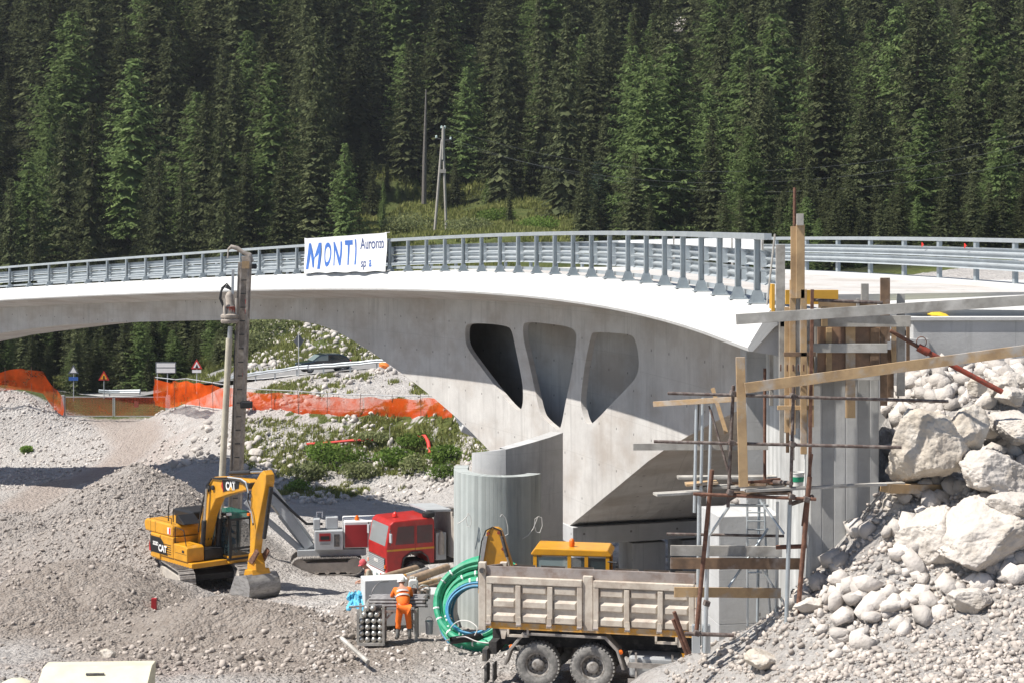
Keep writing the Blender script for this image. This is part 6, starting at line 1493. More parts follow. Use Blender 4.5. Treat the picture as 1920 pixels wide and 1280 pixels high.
# ================= road, fences, signs behind the site
def strip(name, pts, w0, w1, mat, dz=.06):
    vs = []; fs = []
    for i, p_ in enumerate(pts):
        d = (pts[min(i+1,len(pts)-1)]-pts[max(i-1,0)]); n_ = Vector((-d.y, d.x, 0)).normalized()
        for w_ in (w0, (w0+w1)/2, w1): q = p_+n_*w_; vs.append((q.x, q.y, max(gz(q.x, q.y), p_.z-.25)+dz))
    for i in range(len(pts)-1):
        for j in range(2): a = i*3+j; fs.append((a, a+1, a+4, a+3))
    return MB().add(vs, fs).build(name, mat, None, smooth=True)
pmat('asphalt', (.22,.215,.21), .9, .12, .8, coord='World', bump=.2, bscale=20)
pmat('concrete_edge', (.46,.45,.43), .9, .15, 1, coord='World')
def dens(l, d=2.):
    r_ = []
    for i in range(len(l)-1):
        k = max(1, int((l[i+1]-l[i]).length/d)); r_ += [l[i].lerp(l[i+1], t/k) for t in range(k)]
    return r_+[l[-1]]
RD = dens([at(900,672,132), at(740,685,134), at(600,698,135), at(470,712,139), at(400,722,145), at(250,732,152), at(100,735,156), at(-150,738,158)])
for p_ in RD: p_.z = gz(p_.x, p_.y)
o = strip('road', RD, 3.2, -3.0, 'asphalt', .07); tag(o, kind='structure')
o = strip('road_shoulder', RD, 4.1, 3.2, 'concrete_edge', .055); tag(o, kind='structure')
def roadside_rail(pts, lab, off, h=.75):
    t = thing('guardrail', lab, 'guardrail', tuple(pts[0])); O = Vector(pts[0])
    for p_ in pts: p_.z = gz(p_.x, p_.y)+.03
    q = [p_ for p_ in pts]; pr_ = [(-.02,.42),(.05,.48),(.05,.52),(-.0,.57),(.05,.62),(.05,.67),(-.02,.73)]
    vs = []; fs = []
    for i, p_ in enumerate(q):
        d = (q[min(i+1,len(q)-1)]-q[max(i-1,0)]); n_ = Vector((d.y, -d.x, 0)).normalized()
        if n_.y > 0: n_ = -n_
        for u, v in pr_+[(a-.012, b2) for a, b2 in reversed(pr_)]: vs.append(p_-O+n_*u+Vector((0,0,v)))
    k = len(pr_)*2
    for i in range(len(q)-1):
        for j in range(k): j2 = (j+1) % k; fs.append((i*k+j, i*k+j2, (i+1)*k+j2, (i+1)*k+j))
    MB().add(vs, fs).build('beam', 'galv', t)
    L0 = 0; last = None
    for i in range(len(q)):
        if last is None or (q[i]-last).length > 2.0:
            last = q[i]; MB().bb(-.05,.05,-.04,.04,-.4,.78).build('post', 'galv_dark', t).location = q[i]-O+Vector((0,.09,0))
    return t
g1 = dens([at(860,672,126.5), at(740,682,128), at(640,690,129), at(540,703,131), at(455,716,134), at(400,724,140)], .7)
roadside_rail(g1, 'roadside guardrail in front of the dark hatchback', 0)
g2 = dens([at(262,737,147.5), at(225,740,148), at(185,745,148)], .7)
roadside_rail(g2, 'short piece of roadside guardrail left behind the metal gate', 0)
o = MB().lathe([(.001,0),(.38,.05),(.45,.25),(.25,.42),(.001,.46)], (0,0,0), (.3,0,1), 9).build('orange_bag', 'tag_orange', None, smooth=True); o.location = at(719,690,127.3); tag(o, 'orange bundle of netting hung on the roadside guardrail', 'bundle')
# --- orange netting
def net(pts, hs, lab, poles, nm='orange_net', amp=.12):
    t = thing('safety_fence', lab, 'fence', tuple(pts[0])); O = Vector(pts[0]); vs = []; fs = []; n_ = len(pts); rows = 7; rr = random.Random(len(pts))
    al = [0]
    for i in range(1, n_): al.append(al[-1]+(pts[i]-pts[i-1]).length)
    for i, p_ in enumerate(pts):
        d = (pts[min(i+1,n_-1)]-pts[max(i-1,0)]); n2 = Vector((d.y, -d.x, 0)).normalized(); h = hs[i]
        for j in range(rows):
            v = j/(rows-1); k = amp*(math.sin(al[i]*1.7+v*2)+.7*math.sin(al[i]*4.1+v*5)+.5*math.sin(al[i]*8+v*3))*(1-.6*abs(v-.4))
            vs.append(p_-O+n2*k+Vector((0,0,h*v-.05-.12*math.sin(al[i]*1.3)**2*(v > .9))))
    for i in range(n_-1):
        for j in range(rows-1): a = i*rows+j; fs.append((a, a+rows, a+rows+1, a+1))
    MB().add(vs, fs).build('net', nm, t, smooth=True, fix=False)
    last = -9
    for i in range(n_):
        if al[i]-last >= poles: last = al[i]; MB().tube([pts[i]-O+Vector((.0,-.1,-.3)), pts[i]-O+Vector((random.uniform(-.1,.1),-.1,hs[i]+.18))], .02, 6).build('stake', 'rust', t)
    return t
def lay(px_list, h_list, step=.35):
    base = [at(*p) for p in px_list]; d = dens(base, step); hs = []
    cum = [0]
    for i in range(1, len(base)): cum.append(cum[-1]+(base[i]-base[i-1]).length)
    a = 0; out = []
    for i, p_ in enumerate(d):
        if i: a += (d[i]-d[i-1]).length
        hs.append(float(np.interp(a, cum, h_list)))
    return d, hs
d, hs = lay([(-40,734,135),(0,731,135),(40,728,135.2),(80,735,135.5),(105,770,136),(116,778,136.8)], [1.45,1.5,1.75,1.7,1.75,1.6])
net(d, hs, 'orange netting over the white bank at the far left', 2.0)
NETL = [(290,757,132),(318,764,131.5),(345,755,129),(400,763,124.5),(470,772,121),(560,778,119.2),(640,783,118),(700,787,117),(760,789,116),(820,790,114),(846,787,112.8)]
d, hs = lay(NETL, [2.0,2.1,1.75,1.7,1.5,1.6,1.5,1.65,1.6,1.7,1.45])
net(d, hs, 'long orange netting across the bank behind the drill mast', 2.2)
dd, hh = lay(NETL, [2.05,2.1,1.85,1.75,1.62,1.66,1.6,1.7,1.65,1.72,1.6])
o = MB().tube([p_+Vector((0,.3,h)) for p_, h in list(zip(dd, hh))[::6]], .035, 6).build('top_rope', 'plaster_grey', None, smooth=True); tag(o, 'grey pipe running along the top of the long orange netting', 'pipe')
# --- metal gate
gt = thing('site_gate', 'two-leaf metal mesh gate across the dirt track', 'gate', tuple(at(215,781,137)))
GO = Vector(gt.location); sg = F/137
def gl(px_, py_): return at(px_, py_, 137)-GO
for x0, x1, w_, nm in ((115,121,.22,'gate_post'),(312,319,.24,'gate_post')): MB().bb(gl(x0,0).x, gl(x1,0).x, -.1, .14, -.3, gl(0,740).z).build(nm, 'zinc', gt, bevel=.02)
for a, b_ in ((122,212),(215,311)):
    lf = bpy.data.objects.new('gate_leaf', None); COL.objects.link(lf); lf.parent = gt
    xa, xb = gl(a,0).x, gl(b_,0).x; zt, zb = gl(0,743.5).z, .06
    m_ = MB()
    for p0, p1 in (((xa,0,zt),(xb,0,zt)),((xa,0,zb),(xb,0,zb)),((xa,0,zb),(xa,0,zt)),((xb,0,zb),(xb,0,zt))): m_.bar(p0, p1, .07, .07, (0,1,0))
    m_.build('frame', 'zinc', lf)
    m_ = MB()
    for k_ in range(1, 34): x_ = xa+(xb-xa)*k_/34; m_.bar((x_,0,zb),(x_,0,zt), .018, .018, (0,1,0))
    for k_ in range(1, 8): z_ = zb+(zt-zb)*k_/8; m_.bar((xa,.02,z_),(xb,.02,z_), .014, .014)
    q = m_.build('mesh_wires', 'red_rust', lf); q['kind'] = 'stuff'
    MB().add([(xa,.06,zb),(xb,.06,zb),(xb,.06,zt),(xa,.06,zt)], [(0,1,2,3)]).build('net', 'thin_net', lf)
MB().box((gl(256,0).x,-.06,gl(0,757).z),(.35,.02,.5)).build('notice_plate', 'red_rust', gt)
# --- signs on poles
def pole_sign(px_, py_base, py_top, Y, lab):
    t = thing('road_sign', lab, 'sign', tuple(at(px_, py_base, Y))); h = (py_base-py_top)*Y/F; MB().tube([(0,0,-.4),(0,0,h)], .04, 8).build('pole', 'plaster_grey', t, smooth=True); return t, h
def tri(par, zc, r_, y_, m1='sign_red', m2='sign_white', flip=1):
    P_ = [(r_*math.cos(R(90+120*k)), zc+r_*math.sin(R(90+120*k))) for k in range(3)]; Q_ = [(r_*.62*math.cos(R(90+120*k)), zc+r_*.62*math.sin(R(90+120*k))) for k in range(3)]
    MB().prism(P_, y_, y_+.02, 'y').build('triangle_plate', m1, par); MB().prism(Q_, y_-.008, y_-.002, 'y').build('triangle_face', m2, par)
t, h = pole_sign(138,742,684,139,'small triangular sign over a blue plate on a white pole behind the left netting')
tri(t, h-.45, .5, -.06, 'sign_back', 'sign_white'); MB().bb(-.38,.38,-.07,-.05,h-1.25,h-.95).build('blue_plate', 'sign_blue', t)
t, h = pole_sign(195,738,697,146,'orange triangular roadworks sign right of the blue plate sign')
tri(t, h-.42, .55, -.06, 'sign_red', 'sign_orange'); MB().bb(-.06,.06,-.085,-.075,h-.6,h-.3).build('sign_mark', 'black', t)
t, h = pole_sign(314,740,678,136,'white board in two rows on two posts left of the drill mast')
MB().bb(-.85,.62,-.08,-.05,h-.85,h-.5).build('board', 'sign_white', t); MB().bb(-.85,.62,-.08,-.05,h-.42,h-.1).build('board', 'sign_white', t); MB().tube([(-.8,0,-.4),(-.8,0,h)], .04, 8).build('pole', 'plaster_grey', t); MB().bb(-.95,.70,-.045,-.03,h-.9,h).build('board_frame', 'sign_back', t)
t, h = pole_sign(369,728,675,136,'red-edged triangular sign with a white plate below left of the drill mast')
tri(t, h-.42, .52, -.06); MB().prism([(-.12,h-.62),(.15,h-.62),(.02,h-.28)], -.085,-.075,'y').build('sign_mark', 'black', t); MB().bb(-.36,.36,-.07,-.05,h-.98,h-.76).build('plate', 'sign_white', t)
t, h = pole_sign(560,697,624,130,'back of a diamond-shaped road sign on a tall thin pole beside the hatchback')
MB().prism([(0,h-1.15),(.42,h-.62),(0,h-.08),(-.42,h-.62)], .05, .07, 'y').build('plate', 'sign_back', t)
# --- bits on the bank
def tube_thing(nm, pts, r_, mat, lab, cat, n_=8): 
    c_ = at(*pts[0]); o = MB().tube([at(*p)-c_ for p in pts], r_, n_).build(nm, mat, None, smooth=True); o.location = c_; return tag(o, lab, cat)
tube_thing('red_pipe', [(575,832,115.39999999999999),(620,829,115.2),(660,825,114.8),(704,824,114.2)], .09, 'red_hose', 'long straight red pipe lying on the bank below the netting', 'pipe')
tube_thing('red_pipe', [(772,822,112.8),(784,818,112.6),(797,817,112.2),(803,828,111.7),(806,850,110.7)], .12, 'red_hose', 'bent red pipe sticking out of the bank near the arch', 'pipe')
for a, b_, lab in (((731,840,113),(731,798,113.2),'pair of thin stakes standing on the bank below the netting'),):
    tube_thing('stake', [a, b_], .025, 'wood_grey', 'thin stake standing on the bank below the netting', 'stake')
db = thing('broken_slab', 'broken concrete slab with twisted bars beside the arch foot', 'slab', tuple(at(885,808,104)))
uv_box(MB().box((0,0,0),(1.5,1.2,.38),(.15,.45,.2)).build('slab', 'concrete_grey', db, bevel=.04)); MB().box((-.7,-.2,.9),(.6,.1,1.0),(0,-.5,.1)).build('form_panel', 'plaster_grey', db)
for k_ in range(4): MB().tube([(-.5+k_*.25,-.3,.1),(-.55+k_*.22,-.4,.7),(-.7+k_*.3,-.3,1.2)], .025, 5).build('steel_bar', 'dark_steel', db)
tube_thing('black_barrel', [(455,757,120.5),(468,757,120.5)], .28, 'pipe_black', 'short black pipe caught in the long orange netting beside the drill mast', 'pipe', 12)
# shrubs on the bank
def shrub(px_, py_, Y, w_, h, mat, lab, seed, nm='shrub', n_=420):
    rg_ = np.random.default_rng(seed); x_ = (px_-960)*Y/F; t = thing(nm, lab, 'shrub', (x_, Y, gz(x_, Y)))
    u = rg_.normal(size=(n_,3)); u /= np.linalg.norm(u,axis=1)[:,None]; c_ = u*(rg_.random(n_)**.4)[:,None]*np.array([w_/2,w_/2.4,h/2])*(.75+.5*vn3(u*2.3+seed,seed)+.3)[:,None]+np.array([0,0,h*.42]); c_[:,2] = np.abs(c_[:,2])
    sz = rg_.uniform(.07,.17,n_)*(.75+h*.2); d1 = rg_.normal(size=(n_,3)); d1 /= np.linalg.norm(d1,axis=1)[:,None]; d2 = np.cross(d1, rg_.normal(size=(n_,3))); d2 /= np.linalg.norm(d2,axis=1)[:,None]
    Vv = np.stack([c_-d1*sz[:,None], c_-d2*sz[:,None]*.55, c_+d1*sz[:,None], c_+d2*sz[:,None]*.55],1).reshape(-1,3)
    np_mesh('leaves', Vv, np.arange(n_*4).reshape(n_,4), mat, t, k=4)
    m_ = MB()
    for k_ in range(6): a = k_*1.05+seed; m_.tube([(0,0,-.1),(math.cos(a)*w_*.3, math.sin(a)*w_*.25, h*.6)], [.035,.012], 5)
    m_.build('stems', 'bark', t)['kind'] = 'stuff'
    return t
for i, (px_, py_, Y, w_, h, mt, lab) in enumerate((
 (640,880,112.89999999999999,4.2,1.6,'shrub_leaves','broad leafy green bush in the middle of the bank'),
 (610,860,114.1,2.6,1.2,'shrub_leaves','leafy bush touching the left of the broad one on the bank'),
 (675,905,110.8,2.6,1.1,'willow_leaves','low olive bush below the broad green bush'),
 (745,860,111.6,2.8,1.3,'shrub_leaves','dark green bush under the bent red pipe'),
 (775,890,109.6,1.8,1.5,'willow_leaves','feathery grey-green bush below the bent red pipe'),
 (835,845,109.1,2.4,1.4,'shrub_leaves','green bush close to the arch foot'),
 (830,890,107.1,2.0,1.0,'shrub_leaves','small bright bush left of the pier wall'),
 (580,905,111.6,2.4,1.3,'willow_leaves','feathery bush right of the excavator boom tip'),
 (560,925,109.1,1.6,.9,'shrub_leaves','small leafy bush just above the excavator boom tip'),
 (780,820,112.6,2.6,.9,'shrub_leaves','low green bush under the netting at its right end'),
 (700,815,114.6,3.0,.8,'willow_leaves','low olive bush under the middle of the long netting'),
 (905,840,105.6,1.6,1.2,'shrub_leaves','green bush in the corner behind the broken slab'),
 (50,832,131,.9,.6,'shrub_leaves','single tiny plant on the left white bank'))):
    shrub(px_, py_, Y, w_, h, mt, lab, 100+i, n_=900 if w_ > 2 else 420)
# grass tufts: ground cover of bank and slope
def grass(name, n_, pxr, Yr, fn, lab, seed, hh=(.15,.5), mat='grass_blades'):
    rg_ = np.random.default_rng(seed); Y = rg_.uniform(*Yr,n_); px_ = rg_.uniform(*pxr,n_); X = (px_-960)*Y/F; k = fn(px_, X, Y, rg_); X, Y = X[k], Y[k]; Z = ground(X, Y); m_ = len(X); vs = []
    for b2 in range(5):
        a = rg_.uniform(0,6.28,m_); h = rg_.uniform(*hh,m_); w_ = h*.22; le = rg_.uniform(.1,.6,m_)*h; ox = rg_.normal(0,.12,m_); oy = rg_.normal(0,.12,m_); ca, sa = np.cos(a), np.sin(a)
        vs.append(np.stack([np.c_[X+ox-sa*w_, Y+oy+ca*w_, Z-.03], np.c_[X+ox+sa*w_, Y+oy-ca*w_, Z-.03], np.c_[X+ox+ca*le, Y+oy+sa*le, Z+h]],1))
    V_ = np.concatenate(vs).reshape(-1,3); o = np_mesh(name, V_, np.arange(len(V_)).reshape(-1,3), mat); tag(o, lab, 'grass', kind='stuff')
grass('grass', 15000, (440,930), (107,128), lambda p,x,y,r: (fbm2(x*.35,y*.35,4,21)*1.1+fbm2(x*1.3,y*1.3,3,31)*.7 > .16) | ((np.abs(y-(119-(p-500)*.018)+2.2) < 2.2) & (r.random(len(p)) < .5)), 'tufts of grass on the stony bank', 3, (.1,.34))
grass('grass', 26000, (300,960), (138,182), lambda p,x,y,r: (fbm2(x*.35,y*.35,4,21) > -.1) & (r.random(len(p)) < .6), 'long grass on the slope behind the road', 4, (.2,.55))
grass('grass', 16000, (640,1120), (182,232), lambda p,x,y,r: fbm2(x*.25,y*.25,3,22) > -.15, 'meadow grass in the clearing round the power pole', 5, (.3,.8))
grass('grass', 14000, (-40,480), (152,176), lambda p,x,y,r: r.random(len(p)) < .8, 'grass verge below the bridge at the left', 6, (.3,.8))
# low bushes on slope and clearing
for i, (px_, Y, w_, h, lab) in enumerate(((500,156,7,3.2,'big rounded green bush behind the road left of the hatchback'),(575,160,6,2.6,'green bush on the slope above the hatchback'),(470,150,5,2.2,'green bush beside the drill mast behind the road'),(690,150,5,2.0,'green bush on the slope near the arch'),(735,148,4,1.8,'low bush under the arch beside the road'),(620,172,6,2.2,'bush high on the slope just under the arch'),
 (760,194,6,2.5,'low dark bush left of the power pole foot'),(1010,193,5,1.8,'low bush on the right of the clearing'),(880,192,6,2,'low bush right of the power pole foot'),(930,200,5,2,'bush in the middle of the clearing'))):
    shrub(px_, 0, Y, w_, h, 'shrub_leaves' if i % 2 else 'willow_leaves', lab, 200+i, n_=1400)
# --- power pole, dead trunk, wires
pp = thing('power_pole', 'pale A-shaped wooden power pole in the clearing behind the bridge', 'pole', tuple(at(827,434,200)))
UO = Vector(pp.location); ul_ = lambda a, b_, Y=200: at(a, b_, Y)-UO
MB().tube([ul_(815,436), ul_(829,262)], .16, 8).build('leg', 'pole_wood', pp, smooth=True); MB().tube([ul_(837,436), ul_(831,262)], .16, 8).build('leg', 'pole_wood', pp, smooth=True)
MB().tube([ul_(830.5,300), ul_(831.5,238)], .2, 8).build('shaft', 'pole_wood', pp, smooth=True)
MB().bb(ul_(824,0).x, ul_(836,0).x, -.2, .2, ul_(0,325).z, ul_(0,318).z).build('plate', 'pole_wood', pp)
MB().bar(ul_(817,260), ul_(846,263), .18, .14).build('cross_arm', 'dark_steel', pp)
for a, b_ in ((818,257),(845,260),(828,239),(834,239)): MB().lathe([(.01,0),(.1,.02),(.16,.12),(.1,.2),(.14,.28),(.06,.36),(.01,.36)], ul_(a, b_+3), n=10).build('insulator', 'insulator', pp, smooth=True)
o = MB().tube([Vector((0,0,-.5)), at(796,300,203)-at(795,375,203), at(799,168,203)-at(795,375,203)], [.3,.24,.08], 8).build('dead_tree', 'dead_bark', None, smooth=True); o.location = at(795,375,203); tag(o, 'tall bare dead trunk left of the power pole', 'dead tree')
for i, (a, b_) in enumerate((((818,258,200),(1940,268,150)),((845,260,200),(1940,300,152)),((831,238,200),(1940,245,150)))):
    p0, p1 = at(*a), at(*b_); pts = [p0.lerp(p1, t)-Vector((0,0,5.5*4*t*(1-t)*.8)) for t in np.linspace(0,1,24)]
    o = MB().tube([q-p0 for q in pts], .009, 4).build('power_line', 'wire'); o.location = p0; tag(o, ['power line from the left insulator of the pole', 'power line from the right insulator of the pole', 'power line from the top of the pole'][i], 'wire', 'power lines running right from the pole')
# white panels standing on the road behind the near rail
wp = thing('panel_fence', 'white panels standing behind the guardrail in the middle of the bridge', 'fence', tuple(PU(14,-7.2)))
WO = Vector(wp.location)
for k_ in range(5):
    a, b_ = PU(11.2+k_*1.15,-7.35,.95)-WO, PU(12.3+k_*1.15,-7.35,.95)-WO; MB().bar(a, b_, .05, .42).build('panel', 'white_paint', wp)
    MB().bar(PU(11.2+k_*1.15,-7.35,0)-WO, PU(11.2+k_*1.15,-7.35,1.3)-WO, .07, .07, (0,1,0)).build('post', 'wood_grey', wp)
# ================= the yard: coil, benches, pipes, workers
def gp(px_, py_, Y): return at(px_, py_, Y)
# --- coil of green and blue pipe leaning on the pier
ccx = at(906,1127,47.6); coil = thing('pipe_coil', 'big coil of green and blue plastic pipe leaning behind the tipper', 'pipe coil', tuple(ccx))
rg_ = random.Random(2)
axis = Vector((-.30,-.80,.48)).normalized(); ea = axis.cross(Vector((0,0,1))).normalized(); eb = ea.cross(axis)
if eb.z < 0: eb = -eb
def loop(r_, off, cx, cz, r2, mat, nm, wob):
    pts = []
    for k_ in range(49):
        a = 2*math.pi*k_/48; q = r_*(1+wob*math.sin(2*a+off*9)+.4*wob*math.sin(3*a+off*5)); pts.append(axis*(off+.03*math.sin(a*2+off*7))+ea*(math.cos(a)*q*1.08+cx)+eb*(math.sin(a)*q+cz))
    return MB().tube(pts, r2, 8, False).build(nm, mat, coil, smooth=True), pts
GL = []
for k_, (r_, off, cx, cz) in enumerate(((1.28,-.30,0,.02),(1.30,-.16,.03,.0),(1.22,-.05,.02,-.02),(1.14,-.22,.05,-.06),(1.04,-.12,.06,-.10),(.95,.02,.1,-.14),(1.10,.10,.06,-.08),(.86,-.02,.1,-.2),(.80,.12,.12,-.22),(1.2,.18,0,-.04),(1.0,-.26,.08,-.1),(.92,-.14,.1,-.16),(1.17,-.34,.03,-.03))):
    o, p_ = loop(r_, off, cx, cz, .085, 'green_pipe', 'green_loop', .014); GL.append(p_)
for k_, (r_, off, cx, cz) in enumerate(((.72,-.04,.12,-.28),(.70,.1,.14,-.30),(.75,.2,.14,-.26),(1.34,-.42,.0,-.05),(1.30,-.40,.02,-.12),(.68,.24,.15,-.3))):
    loop(r_, off, cx, cz, .035, 'blue_pipe', 'blue_loop', .015)
for k_ in range(120):
    pl_ = rg_.choice(GL); i = rg_.randrange(1,47); a, b_ = pl_[i], pl_[i+1]; d = (b_-a).normalized()
    MB().tube([a-d*.022, a+d*.022], .093, 8).build('cable_tie', 'tie', coil)
for gi, i in ((0,17),(1,16),(2,18),(3,15)): a, b_ = GL[gi][i], GL[gi][i+1]; MB().tube([a, b_], .093, 8).build('orange_tag', 'tag_orange', coil)
for gi, i in ((3,19),(8,15)): a, b_ = GL[gi][i], GL[gi][i+1]; MB().tube([a, b_], .094, 8).build('pink_tag', 'tag_pink', coil)
# --- concrete blocks
def cblock(px0, px1, py0, py1, Y, dep, rz, mat, lab):
    a = at(px0, py1, Y); b_ = at(px1, py0, Y); t = uv_box(MB().bb(0, b_.x-a.x, 0, dep, -.4, b_.z-a.z).build('concrete_block', mat, None, bevel=.02)); t.location = a; t.rotation_euler = (0,0,rz); tag(t, lab, 'concrete block', 'concrete blocks round the pipe heap'); return t
cblock(684,766,1088,1150,50.2,.8,R(14),'concrete_pale','white concrete block behind the bent-over worker carrying the brown pipes')
cblock(775,850,1112,1172,49.6,1.0,R(-6),'concrete_grey','grey concrete block between the workbench and the green coil')
# --- brown pipes on the heap
for i, (a, b_, r_, mt, lab) in enumerate((
 ((698,1087,51.2),(780,1064,54.0),.105,'pipe_brown','upper yellowish pipe on the heap behind the workbench'),
 ((722,1102,50.6),(805,1073,53.5),.12,'pipe_brown','thick brown pipe in the middle of the heap behind the workbench'),
 ((724,1101,50.9),(800,1066,54.2),.085,'pipe_grey','grey-brown pipe lying between the two thick ones on the heap'),
 ((762,1090,51.0),(838,1063,54.0),.125,'pipe_brown','thick brown pipe at the right of the heap reaching the pier wall'),
 ((765,1103,50.3),(825,1085,52.5),.08,'wood','thin tan pipe at the lower right of the heap'),
 ((710,1094,50.8),(790,1068,53.8),.05,'casing_beige','thin pale rod on top of the pipe heap'),
 ((740,1085,51.6),(760,1078,52.2),.05,'cat_yellow','short yellow rod on top of the pipe heap'),
 ((778,1107,50.0),(835,1092,52.0),.07,'wood_brown','dark timber at the bottom right of the pipe heap'))):
    p0, p1 = at(*a), at(*b_); o = MB().tube([Vector((0,0,0)), p1-p0], r_, 12).build('pipe', mt, None, smooth=True); o.location = p0; tag(o, lab, 'pipe', 'pipes heaped behind the workbench')
# --- workbench with steel rods
wb = thing('workbench', 'rough timber trestle carrying grey steel rods where the worker bends over', 'workbench', tuple(at(758,1196,48.4)))
BO = Vector(wb.location); sb = F/48.4
def wl(px_, py_, dy=0): return at(px_, py_, 48.4)-BO+Vector((0,dy,0))
for px_ in (720,781):
    for dy in (-.28,.28): MB().bar(wl(px_,1197,dy), wl(px_,1136,dy), .09, .08, (0,1,0)).build('leg', 'wood_grey', wb)
    MB().bar(wl(px_,1138,-.45), wl(px_,1138,.45), .1, .1).build('cross_beam', 'wood_grey', wb)
MB().bar(wl(718,1141,-.3), wl(785,1141,-.3), .06, .09).build('rail', 'wood_grey', wb); MB().bar(wl(722,1158,-.3), wl(738,1142,-.3), .05, .06, (0,1,0)).build('strut', 'wood_grey', wb); MB().bar(wl(780,1166,-.3), wl(768,1146,-.3), .05, .06, (0,1,0)).build('strut', 'wood_grey', wb)
k2 = 0
for row in range(3):
    for c_ in range(5):
        z_ = wl(0,1134).z+.055+row*.085; y_ = -.3+c_*.13+.03*row; x0 = wl(694+rg_.uniform(-3,3),0).x; x1 = wl(797+rg_.uniform(-4,3),0).x; k2 += 1
        o = MB().tube([(0,0,0),(x1-x0,0,0)], .042, 9).build('steel_rod', 'pipe_grey', None, smooth=True); o.location = BO+Vector((x0,y_,z_)); e_ = MB().tube([(x1-x0-.01,0,0),(x1-x0+.07,0,0)], .05, 8).build('rod_end', 'dark_steel', o)
        tag(o, 'grey steel drill rod in the stack lying on the trestle', 'rod', 'steel rods stacked on the trestle')
# --- rack of steel bottles seen end on
rk = thing('rod_rack', 'upright steel frame holding rows of shiny round drill rods seen end on', 'rack', tuple(at(696,1203,47.8)))
RO = Vector(rk.location); rl = lambda a, b_, dy=0: at(a, b_, 47.8)-RO+Vector((0,dy,0))
for px_ in (671.5,719):
    for dy in (-.05,.75): MB().bar(rl(px_,1208,dy), rl(px_,1136 if px_ > 700 else 1141,dy), .07, .06, (0,1,0)).build('post', 'wood_grey', rk)
MB().bar(rl(671,1206,-.05), rl(719,1206,-.05), .07, .08).build('bottom_rail', 'wood_grey', rk); MB().bar(rl(671,1206,.75), rl(719,1206,.75), .07, .08).build('bottom_rail', 'wood_grey', rk)
for r_ in range(6):
    nn = 4 if r_ < 4 else (3 if r_ == 4 else 2)
    for c_ in range(nn):
        px_ = 677.5+c_*11.8+(5.5 if nn == 3 else 10 if nn == 2 else 0); py_ = 1198-r_*11.6
        o = MB().lathe([(.01,.9),(.082,.9),(.084,.02),(.079,-.02),(.062,-.05),(.035,-.068),(.001,-.073)], rl(px_, py_), (0,1,0), 14).build('rod', 'rod_cap', rk, smooth=True)
MB().tube([at(654,1137,47.9)-RO, at(716,1133,47.9)-RO], .03, 8).build('handle_bar', 'pipe_grey', rk)
# --- containers
jc = thing('jerrycan', 'white plastic jerrycan standing by the pipe heap', 'jerrycan', tuple(at(775,1108,49.6)))
MB().prism([(-.14,0),(.14,0),(.14,.30),(.08,.36),(-.08,.36),(-.14,.30)], -.1, .1, 'y').build('body', 'plastic_white', jc, bevel=.03); MB().tube([(-.09,0,.33),(-.09,0,.42),(.02,0,.42),(.02,0,.35)], .018, 6).build('handle', 'plastic_white', jc); MB().tube([(.08,0,.34),(.08,0,.41)], .028, 8).build('cap', 'plastic_white', jc)
def bucket(px_, py_, Y, r_, h, mat, lab):
    t = thing('bucket', lab, 'bucket', tuple(at(px_, py_, Y))); MB().lathe([(.01,0),(r_*.86,0),(r_,h),(r_*1.04,h),(r_*.96,h-.01),(r_*.82,.02),(.01,.02)], (0,0,0), n=18).build('shell', mat, t, smooth=True)
    MB().tube([(-r_,0,h-.02),(-r_*.6,-.02,h+.1),(0,-.03,h+.13),(r_*.6,-.02,h+.1),(r_,0,h-.02)], .007, 5).build('bail', 'dark_steel', t); return t
bucket(777,1120,49.0,.085,.27,'rust','brown rusty tin left of the other tins behind the workbench'); bucket(789,1122,48.95,.10,.25,'tin','middle stained tin behind the workbench'); bucket(801,1121,49.1,.10,.27,'tin','right-hand stained tin with a hose over it behind the workbench')
bucket(805,1187,48.2,.115,.36,'zinc','grey metal bucket standing on the ground right of the bending worker')
def cable(nm, pts, r_, mat, lab, cat='cable'):
    c_ = at(*pts[0]); P_ = [at(*p)-c_ for p in pts]; m_ = []
    for i in range(len(P_)-1):
        a0, a1, a2, a3 = P_[max(i-1,0)], P_[i], P_[i+1], P_[min(i+2,len(P_)-1)]
        for t in (0,.25,.5,.75): m_.append(.5*((2*a1)+(a2-a0)*t+(2*a0-5*a1+4*a2-a3)*t*t+(3*a1-a0-3*a2+a3)*t**3))
    m_.append(P_[-1]); o = MB().tube(m_, r_, 6).build(nm, mat, None, smooth=True); o.location = c_; return tag(o, lab, cat)
cable('hose', [(806,1120,49),(804,1100,48.9),(792,1096,48.8),(786,1100,48.9)], .014, 'cable_white', 'pale hose looped over the tins behind the workbench', 'hose')
cable('hose', [(697,1123,48.9),(699,1105,48.9),(712,1091,49.2),(728,1089,49.8)], .018, 'pipe_grey', 'dark hose arching up from the rod stack to the concrete block', 'hose')
cable('hose', [(838,1188,47.6),(848,1172,47.2),(862,1163,47.0),(880,1164,46.8),(895,1176,46.6),(890,1190,46.6)], .016, 'cable_white', 'pale hose looped over the bottom of the green coil', 'hose')
cable('hose', [(836,1200,46.9),(850,1196,46.7),(872,1193,46.4),(895,1202,46.2),(930,1206,46.0)], .02, 'pipe_grey', 'grey hose trailing on the ground before the green coil', 'hose')
bp_ = thing('drain_pipe', 'short black plastic pipe end lying on the gravel before the green coil', 'pipe', tuple(at(846,1200,46.6)))
d = Vector((1.15,.55,.04)); MB().tube([(0,0,0), d], .105, 16, False).build('outer_wall', 'pipe_black', bp_, smooth=True); MB().tube([d*.005, d], .085, 16, False).build('inner_wall', 'pipe_black', bp_, smooth=True)
